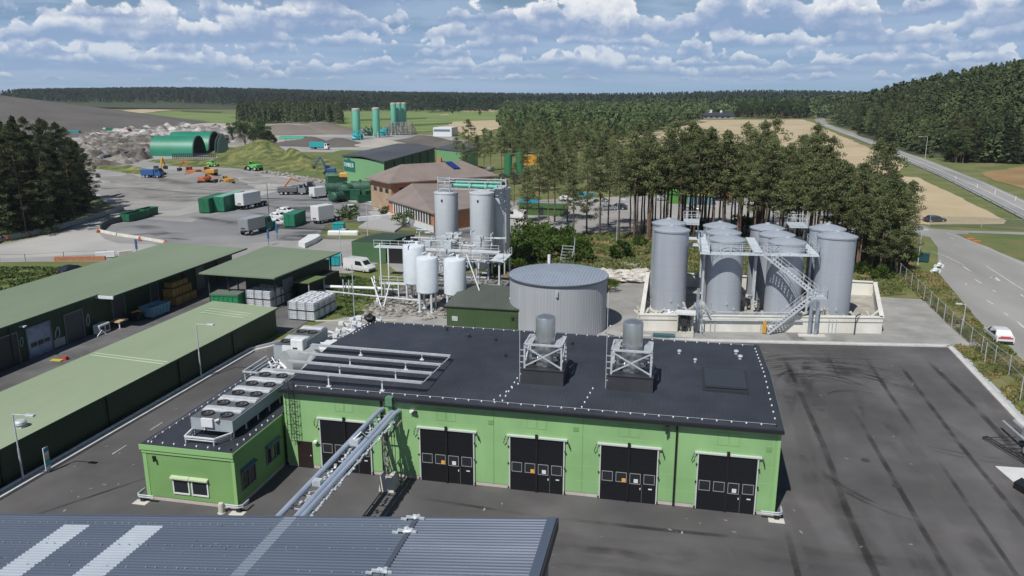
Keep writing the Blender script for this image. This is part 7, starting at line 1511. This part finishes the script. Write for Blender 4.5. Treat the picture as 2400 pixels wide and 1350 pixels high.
def inpoly(x,y,poly):
    c=np.zeros(len(x),bool); j=len(poly)-1
    for i in range(len(poly)):
        xi,yi=poly[i]; xj,yj=poly[j]; c^=((yi>y)!=(yj>y))&(x<(xj-xi)*(y-yi)/(yj-yi+1e-9)+xi); j=i
    return c
def forest(name,label,poly,sp_,zf,tm,hr,m,seed,sp2=None,cap=6000):
    rs=np.random.RandomState(seed); xs=[p[0] for p in poly]; ys=[p[1] for p in poly]; A=(max(xs)-min(xs))*(max(ys)-min(ys)); n=int(A/sp_**2)
    x=min(xs)+rs.rand(n)*(max(xs)-min(xs)); y=min(ys)+rs.rand(n)*(max(ys)-min(ys)); ok=inpoly(x,y,poly)
    # keep to what the camera sector can see
    aa=np.degrees(np.arctan2(x,y)); ok&=(aa>-48)&(aa<24)
    x=x[ok];y=y[ok]
    if len(x)>cap: x=x[:cap];y=y[:cap]
    out=[]
    for a,b_ in zip(x,y):
        T=tm[rs.randint(len(tm))]; s=rs.uniform(*hr); th=rs.rand()*6.283; c,sn=math.cos(th),math.sin(th); w=s*rs.uniform(.85,1.15)
        q=np.empty_like(T); q[:,0]=(T[:,0]*c-T[:,1]*sn)*w+a; q[:,1]=(T[:,0]*sn+T[:,1]*c)*w+b_; q[:,2]=T[:,2]*s+zf(a,b_)-.3; out.append(q)
    ob=np_mesh(name,np.concatenate(out),3,m); tag(ob,label,'forest',kind='stuff'); return len(x)
rs=np.random.RandomState(9)
TCn=[tmpl_conifer(170,16,2.9,.85,rs) for k in range(5)]; TCf=[tmpl_conifer(60,16,3.1,1.5,rs) for k in range(5)]; TLn=[tmpl_leafy(190,13,4.4,.95,rs) for k in range(5)]; TLf=[tmpl_leafy(60,13,4.6,1.7,rs) for k in range(4)]
M_fc=mat('forest_conifer',(.044,.064,.030),.8,col2=(.095,.125,.052),scale=.09,detail=4,spread=(.4,.6),spec=.15); M_fl=mat('forest_leafy',(.060,.095,.038),.8,col2=(.115,.16,.062),scale=.07,detail=4,spread=(.4,.6),spec=.15); M_ff=mat('forest_far',(.028,.045,.026),.85,col2=(.052,.076,.040),scale=.02,detail=4,spread=(.4,.6),spec=.1)
pr=[(xedge(y)+8,y) for y in range(342,1400,60)]+[(800,1400),(500,1000),(330,620),(250,420),(210,345)]
forest('conifer_forest','dense conifer forest covering the hill right of the highway',[p for p in pr if p[1]<640]+[(400,640),(330,500),(260,380),(210,345)],5.2,hill_r,TCn+TLn[:3],(.75,1.15),M_fc,1,cap=6500)
forest('conifer_forest','conifers filling the lower rim of the right hill',[(xedge(y)-2,y) for y in range(338,760,30)]+[(xedge(y)+34,y) for y in range(750,350,-40)]+[(230,352),(200,338)],5.0,hill_r,TCn+TLn[:1],(.7,1.1),M_fc,11,cap=3000)
forest('conifer_forest','conifer forest on the farther slope of the right hill',[(xedge(y)+8,y) for y in range(600,1400,80)]+[(760,1400),(520,1000),(360,600)],8,hill_r,TCf,(.8,1.2),M_fc,2,cap=5000)
forest('mixed_forest','leafy wood left of the stubble field behind the pine grove',[G(1178,318),G(1240,330),G(1440,322),G(1560,302),G(1642,288),G(1638,262),G(1180,262)],7.0,lambda x,y:0,TLn+TCn[:1],(.7,1.1),M_fl,3,cap=5000)
forest('mixed_forest','pine wood directly behind the grove top',[G(1175,372),G(1300,360),G(1430,350),G(1560,312),G(1440,315),G(1175,322)],6.5,lambda x,y:0,TLn+TCn[:2],(.7,1.0),M_fl,4,cap=2500)
forest('conifer_block','dark conifer block between the quarry and the far field',[G(557,290),G(800,291),G(800,276),(-330,800),(-430,800),G(570,276)],6,lambda x,y:0,TCn,(.85,1.15),M_fc,5,cap=1500)
forest('far_forest','far forest along the horizon left of the field',[(-1250,1260),(-900,1330),(-560,1180),(-430,1330),(-420,2300),(-2100,2300)],14,hill_far,TCf,(.9,1.3),M_ff,6,cap=9000)
forest('far_forest','far forest closing the horizon in the middle',[(-480,1310),(-250,1290),(-60,1230),(30,1180),(260,1180),(560,1200),(1100,2300),(-700,2300)],14,hill_far,TCf+TLf,(.9,1.3),M_ff,7,cap=9000)
forest('far_forest','low wood beyond the farmhouse and tree row',[(-40,905),(60,900),(150,880),(170,1180),(-80,1180)],8,hill_far,TLf+TCf[:2],(.8,1.25),M_fl,8,cap=2500)
forest('far_forest','wood beside the far green field left of the mixed wood',[G(940,262),G(1180,262),G(1180,250),(-250,1500),(-700,1500),G(700,262)],12,hill_far,TCf,(.8,1.2),M_ff,9,cap=3000)
# near verge and grove undergrowth: loose tufts
def tufts(name,label,poly,n,hh,m,seed,size=.12,excl=None):
    rs=np.random.RandomState(seed); xs=[p[0] for p in poly]; ys=[p[1] for p in poly]; x=min(xs)+rs.rand(n*4)*(max(xs)-min(xs)); y=min(ys)+rs.rand(n*4)*(max(ys)-min(ys)); ok=inpoly(x,y,poly); 
    g=np.sin(x*.9+3*np.sin(y*.35))+np.sin(y*1.1+2*np.sin(x*.5))+rs.normal(size=len(x))*.8; ok&=g>.2; x=x[ok][:n];y=y[ok][:n]; k=len(x)
    a=rs.rand(k)*6.28; s=size*(.5+rs.rand(k)*1.5); z=hh*(.3+rs.rand(k)); p=np.stack([x,y,np.zeros(k)],1); t=np.stack([np.cos(a)*s,np.sin(a)*s,np.zeros(k)],1); l=np.stack([rs.normal(size=k)*.1,rs.normal(size=k)*.1,z],1)
    tag(np_mesh(name,np.stack([p-t,p+t,p+t*.6+l,p-t*.7+l*.8],1).reshape(-1,3),4,m),label,'grass',kind='stuff')
M_tuft=mat('tuft_straw',(.10,.13,.03),.9,col2=(.26,.21,.09),scale=.3,detail=4); M_tuftg=mat('tuft_green',(.055,.10,.02),.9,col2=(.12,.155,.045),scale=.4,detail=4)
tufts('undergrowth','brown and green undergrowth on the grove floor',[G(*p) for p in [(1150,650),(1190,560),(1300,550),(1700,545),(2150,552),(2118,650),(2125,690),(2045,694),(1995,640),(1440,662),(1230,645)]],26000,.35,M_tuft,1,.16)
tufts('undergrowth','green weeds low under the pines',[G(*p) for p in [(1150,650),(1190,560),(1300,550),(1700,545),(2150,552),(2118,650),(2125,690),(2045,694),(1995,640),(1440,662),(1230,645)]],16000,.45,M_tuftg,2,.18)
tufts('verge_grass','long dry grass on the road verge and strip beside the yard',[(29.9,60),(30.4,89.5),(32.6,92),(33.0,130),(39.5,128),(36.2,99),(35.7,85),(36.5,60)],24000,.28,M_tuft,3,.1)
tufts('verge_grass','grass on the plot by the white pipeline',[G(*p) for p in [(700,745),(790,640),(900,660),(950,660),(862,735),(780,750)]],9000,.16,M_tuftg,4,.1)
tufts('verge_grass','grass on the plot at the far left behind the garage shed',[G(*p) for p in [(-40,628),(150,628),(150,660),(-40,720)]],9000,.3,M_tuftg,5,.16)
# ================================================================ SKY, SUN, CAMERA
sd=np.array((-.23,-.70,1.)); sd/=np.linalg.norm(sd)
el=math.asin(sd[2]); azr=math.atan2(sd[0],sd[1])
w=bpy.data.worlds.new('World'); scene.world=w; w.use_nodes=True; SKYS=.05; w.cycles.sampling_method='MANUAL'; w.cycles.sample_map_resolution=256
nt=w.node_tree; nt.nodes.clear()
out=nt.nodes.new('ShaderNodeOutputWorld'); bg=nt.nodes.new('ShaderNodeBackground'); bg.inputs['Strength'].default_value=SKYS; nt.links.new(bg.outputs[0],out.inputs[0])
sky=nt.nodes.new('ShaderNodeTexSky'); sky.sky_type='NISHITA'; sky.sun_disc=False; sky.sun_elevation=el; sky.sun_rotation=azr%(2*PI); sky.air_density=1.0; sky.dust_density=.4; sky.ozone_density=3
tc=nt.nodes.new('ShaderNodeTexCoord'); sepd=nt.nodes.new('ShaderNodeSeparateXYZ'); nt.links.new(tc.outputs['Generated'],sepd.inputs[0]); DX,DY,DZ=sepd.outputs
def mth(op,a,b=None,c=None): return math_n(nt,op,a,b,c)
def mr(v,a,b_,c=0.,d=1.,smooth=True):
    n=nt.nodes.new('ShaderNodeMapRange'); n.interpolation_type='SMOOTHSTEP' if smooth else 'LINEAR'; nt.links.new(v,n.inputs[0]); n.inputs['From Min'].default_value=a; n.inputs['From Max'].default_value=b_; n.inputs['To Min'].default_value=c; n.inputs['To Max'].default_value=d; return n.outputs[0]
AZ=mth('ARCTAN2',DX,DY)
def noise2(x,y,seed,det,rough=.55):
    cb=nt.nodes.new('ShaderNodeCombineXYZ'); nt.links.new(x,cb.inputs[0])
    if y is not None: nt.links.new(y,cb.inputs[1])
    cb.inputs[2].default_value=seed
    n=nt.nodes.new('ShaderNodeTexNoise'); n.inputs['Scale'].default_value=1; n.inputs['Detail'].default_value=det; n.inputs['Roughness'].default_value=rough; nt.links.new(cb.outputs[0],n.inputs['Vector']); return n.outputs['Fac']
def mixc(f,a,b_):
    m=nt.nodes.new('ShaderNodeMix'); m.data_type='RGBA'; nt.links.new(f,m.inputs[0])
    for k,v in ((6,a),(7,b_)):
        if isinstance(v,tuple): m.inputs[k].default_value=tuple(c/SKYS for c in v)+(1,)
        else: nt.links.new(v,m.inputs[k])
    return m.outputs[2]
def row(base,e,Hh,fr,seed,cover,white,grey):
    """one rank of cumulus: flat grey base at elevation e, bulging sunlit tops above"""
    wob=mth('MULTIPLY',mth('SUBTRACT',noise2(mth('MULTIPLY',AZ,fr*.5),None,seed+7.7,0),.5),Hh*.8)
    t=mth('DIVIDE',mth('SUBTRACT',mth('SUBTRACT',DZ,e),wob),Hh)
    big=noise2(mth('MULTIPLY',AZ,fr),mth('MULTIPLY',DZ,fr*.55),seed,2)
    puf=noise2(mth('MULTIPLY',AZ,fr*3.2),mth('MULTIPLY',DZ,fr*4.2),seed+3.1,4,.6)
    prof=mth('ADD',mth('MULTIPLY',mth('SUBTRACT',big,cover),6.5),mth('MULTIPLY',mth('SUBTRACT',puf,.5),1.5))
    d=mth('MULTIPLY',mr(mth('SUBTRACT',prof,mth('MAXIMUM',t,0.)),-.03,.16),mr(mth('ADD',t,mth('MULTIPLY',mth('SUBTRACT',puf,.5),.5)),-.16,.12))
    lit=mr(mth('ADD',mth('SUBTRACT',t,mth('MULTIPLY',prof,.35)),mth('MULTIPLY',mth('SUBTRACT',puf,.5),1.7)),-.26,.72)
    return mixc(mth('MULTIPLY',d,.93),base,mixc(lit,grey,white))
skm=mixc(mr(DZ,.0,.16,.92,.0),sky.outputs[0],mixc(mr(DZ,.0,.09),sr(150,180,210),sr(112,156,208)))
veil=noise2(mth('MULTIPLY',AZ,5.),mth('MULTIPLY',mth('LOGARITHM',mth('ADD',mth('MAXIMUM',DZ,0.),.04),2.718),4.),9.,6)
cur=mixc(mth('MULTIPLY',mr(veil,.38,.62,.0,.6),mr(DZ,.14,.32,1.,0.)),skm,sr(168,188,216))
E_=[.148,.122,.101,.083,.067,.053,.041,.030,.020,.013][::-1]
for i,e in enumerate(E_):
    q=min(1,e/.1); white=tuple(a_+(b_-a_)*q for a_,b_ in zip(sr(196,208,224),sr(252,250,247))); grey=tuple(a_+(b_-a_)*q for a_,b_ in zip(sr(146,172,205),sr(134,156,192)))
    cur=row(cur,e,(.005+.36*e)*(1.35 if i%2 else .8),(24-14*q)*(1.35 if i%3==0 else .85),3.7*i+2.9,.455-.05*((i*2)%3),white,grey)
nt.links.new(cur,bg.inputs[0])
hzb=MB().box(-3400,1900,-60,3300,-1.2,95).build('haze', bpy.data.materials.new('haze_air')); hzb['kind']='stuff'; hzb['label']='thin blue air haze over the whole valley'
hm=hzb.data.materials[0]; hm.use_nodes=True; hn=hm.node_tree; hn.nodes.clear(); ho=hn.nodes.new('ShaderNodeOutputMaterial'); pv=hn.nodes.new('ShaderNodeVolumePrincipled'); pv.inputs['Color'].default_value=(.78,.88,1,1); pv.inputs['Density'].default_value=.00009; pv.inputs['Anisotropy'].default_value=.2; hn.links.new(pv.outputs[0],ho.inputs['Volume'])
L=bpy.data.lights.new('Sun','SUN'); L.energy=4.2; L.angle=math.radians(.5); L.color=(1.,.965,.90); lo=bpy.data.objects.new('Sun',L); COL.objects.link(lo)
from mathutils import Vector
lo.rotation_euler=Vector(-sd).to_track_quat('-Z','Y').to_euler(); lo.location=(0,0,60)
cam=bpy.data.cameras.new('Camera'); co=bpy.data.objects.new('Camera',cam); COL.objects.link(co); scene.camera=co
cam.sensor_width=36; cam.lens=36*F/2400; cam.clip_start=.5; cam.clip_end=20000; co.location=(0,0,H); co.rotation_euler=(PI/2-PITCH,0,YAW)
scene.view_settings.view_transform='Standard'; scene.view_settings.look='None'; scene.view_settings.gamma=1; scene.view_settings.exposure=.12
scene.render.engine='CYCLES'; scene.cycles.max_bounces=5; scene.cycles.transparent_max_bounces=12
allp=set(PR)|set(SP)|set(LT)|set(BS)|set(PB_)|set(SB)
for o in [q for q in allp if q not in used]:
    for ch in list(o.children): bpy.data.objects.remove(ch)
    bpy.data.objects.remove(o)
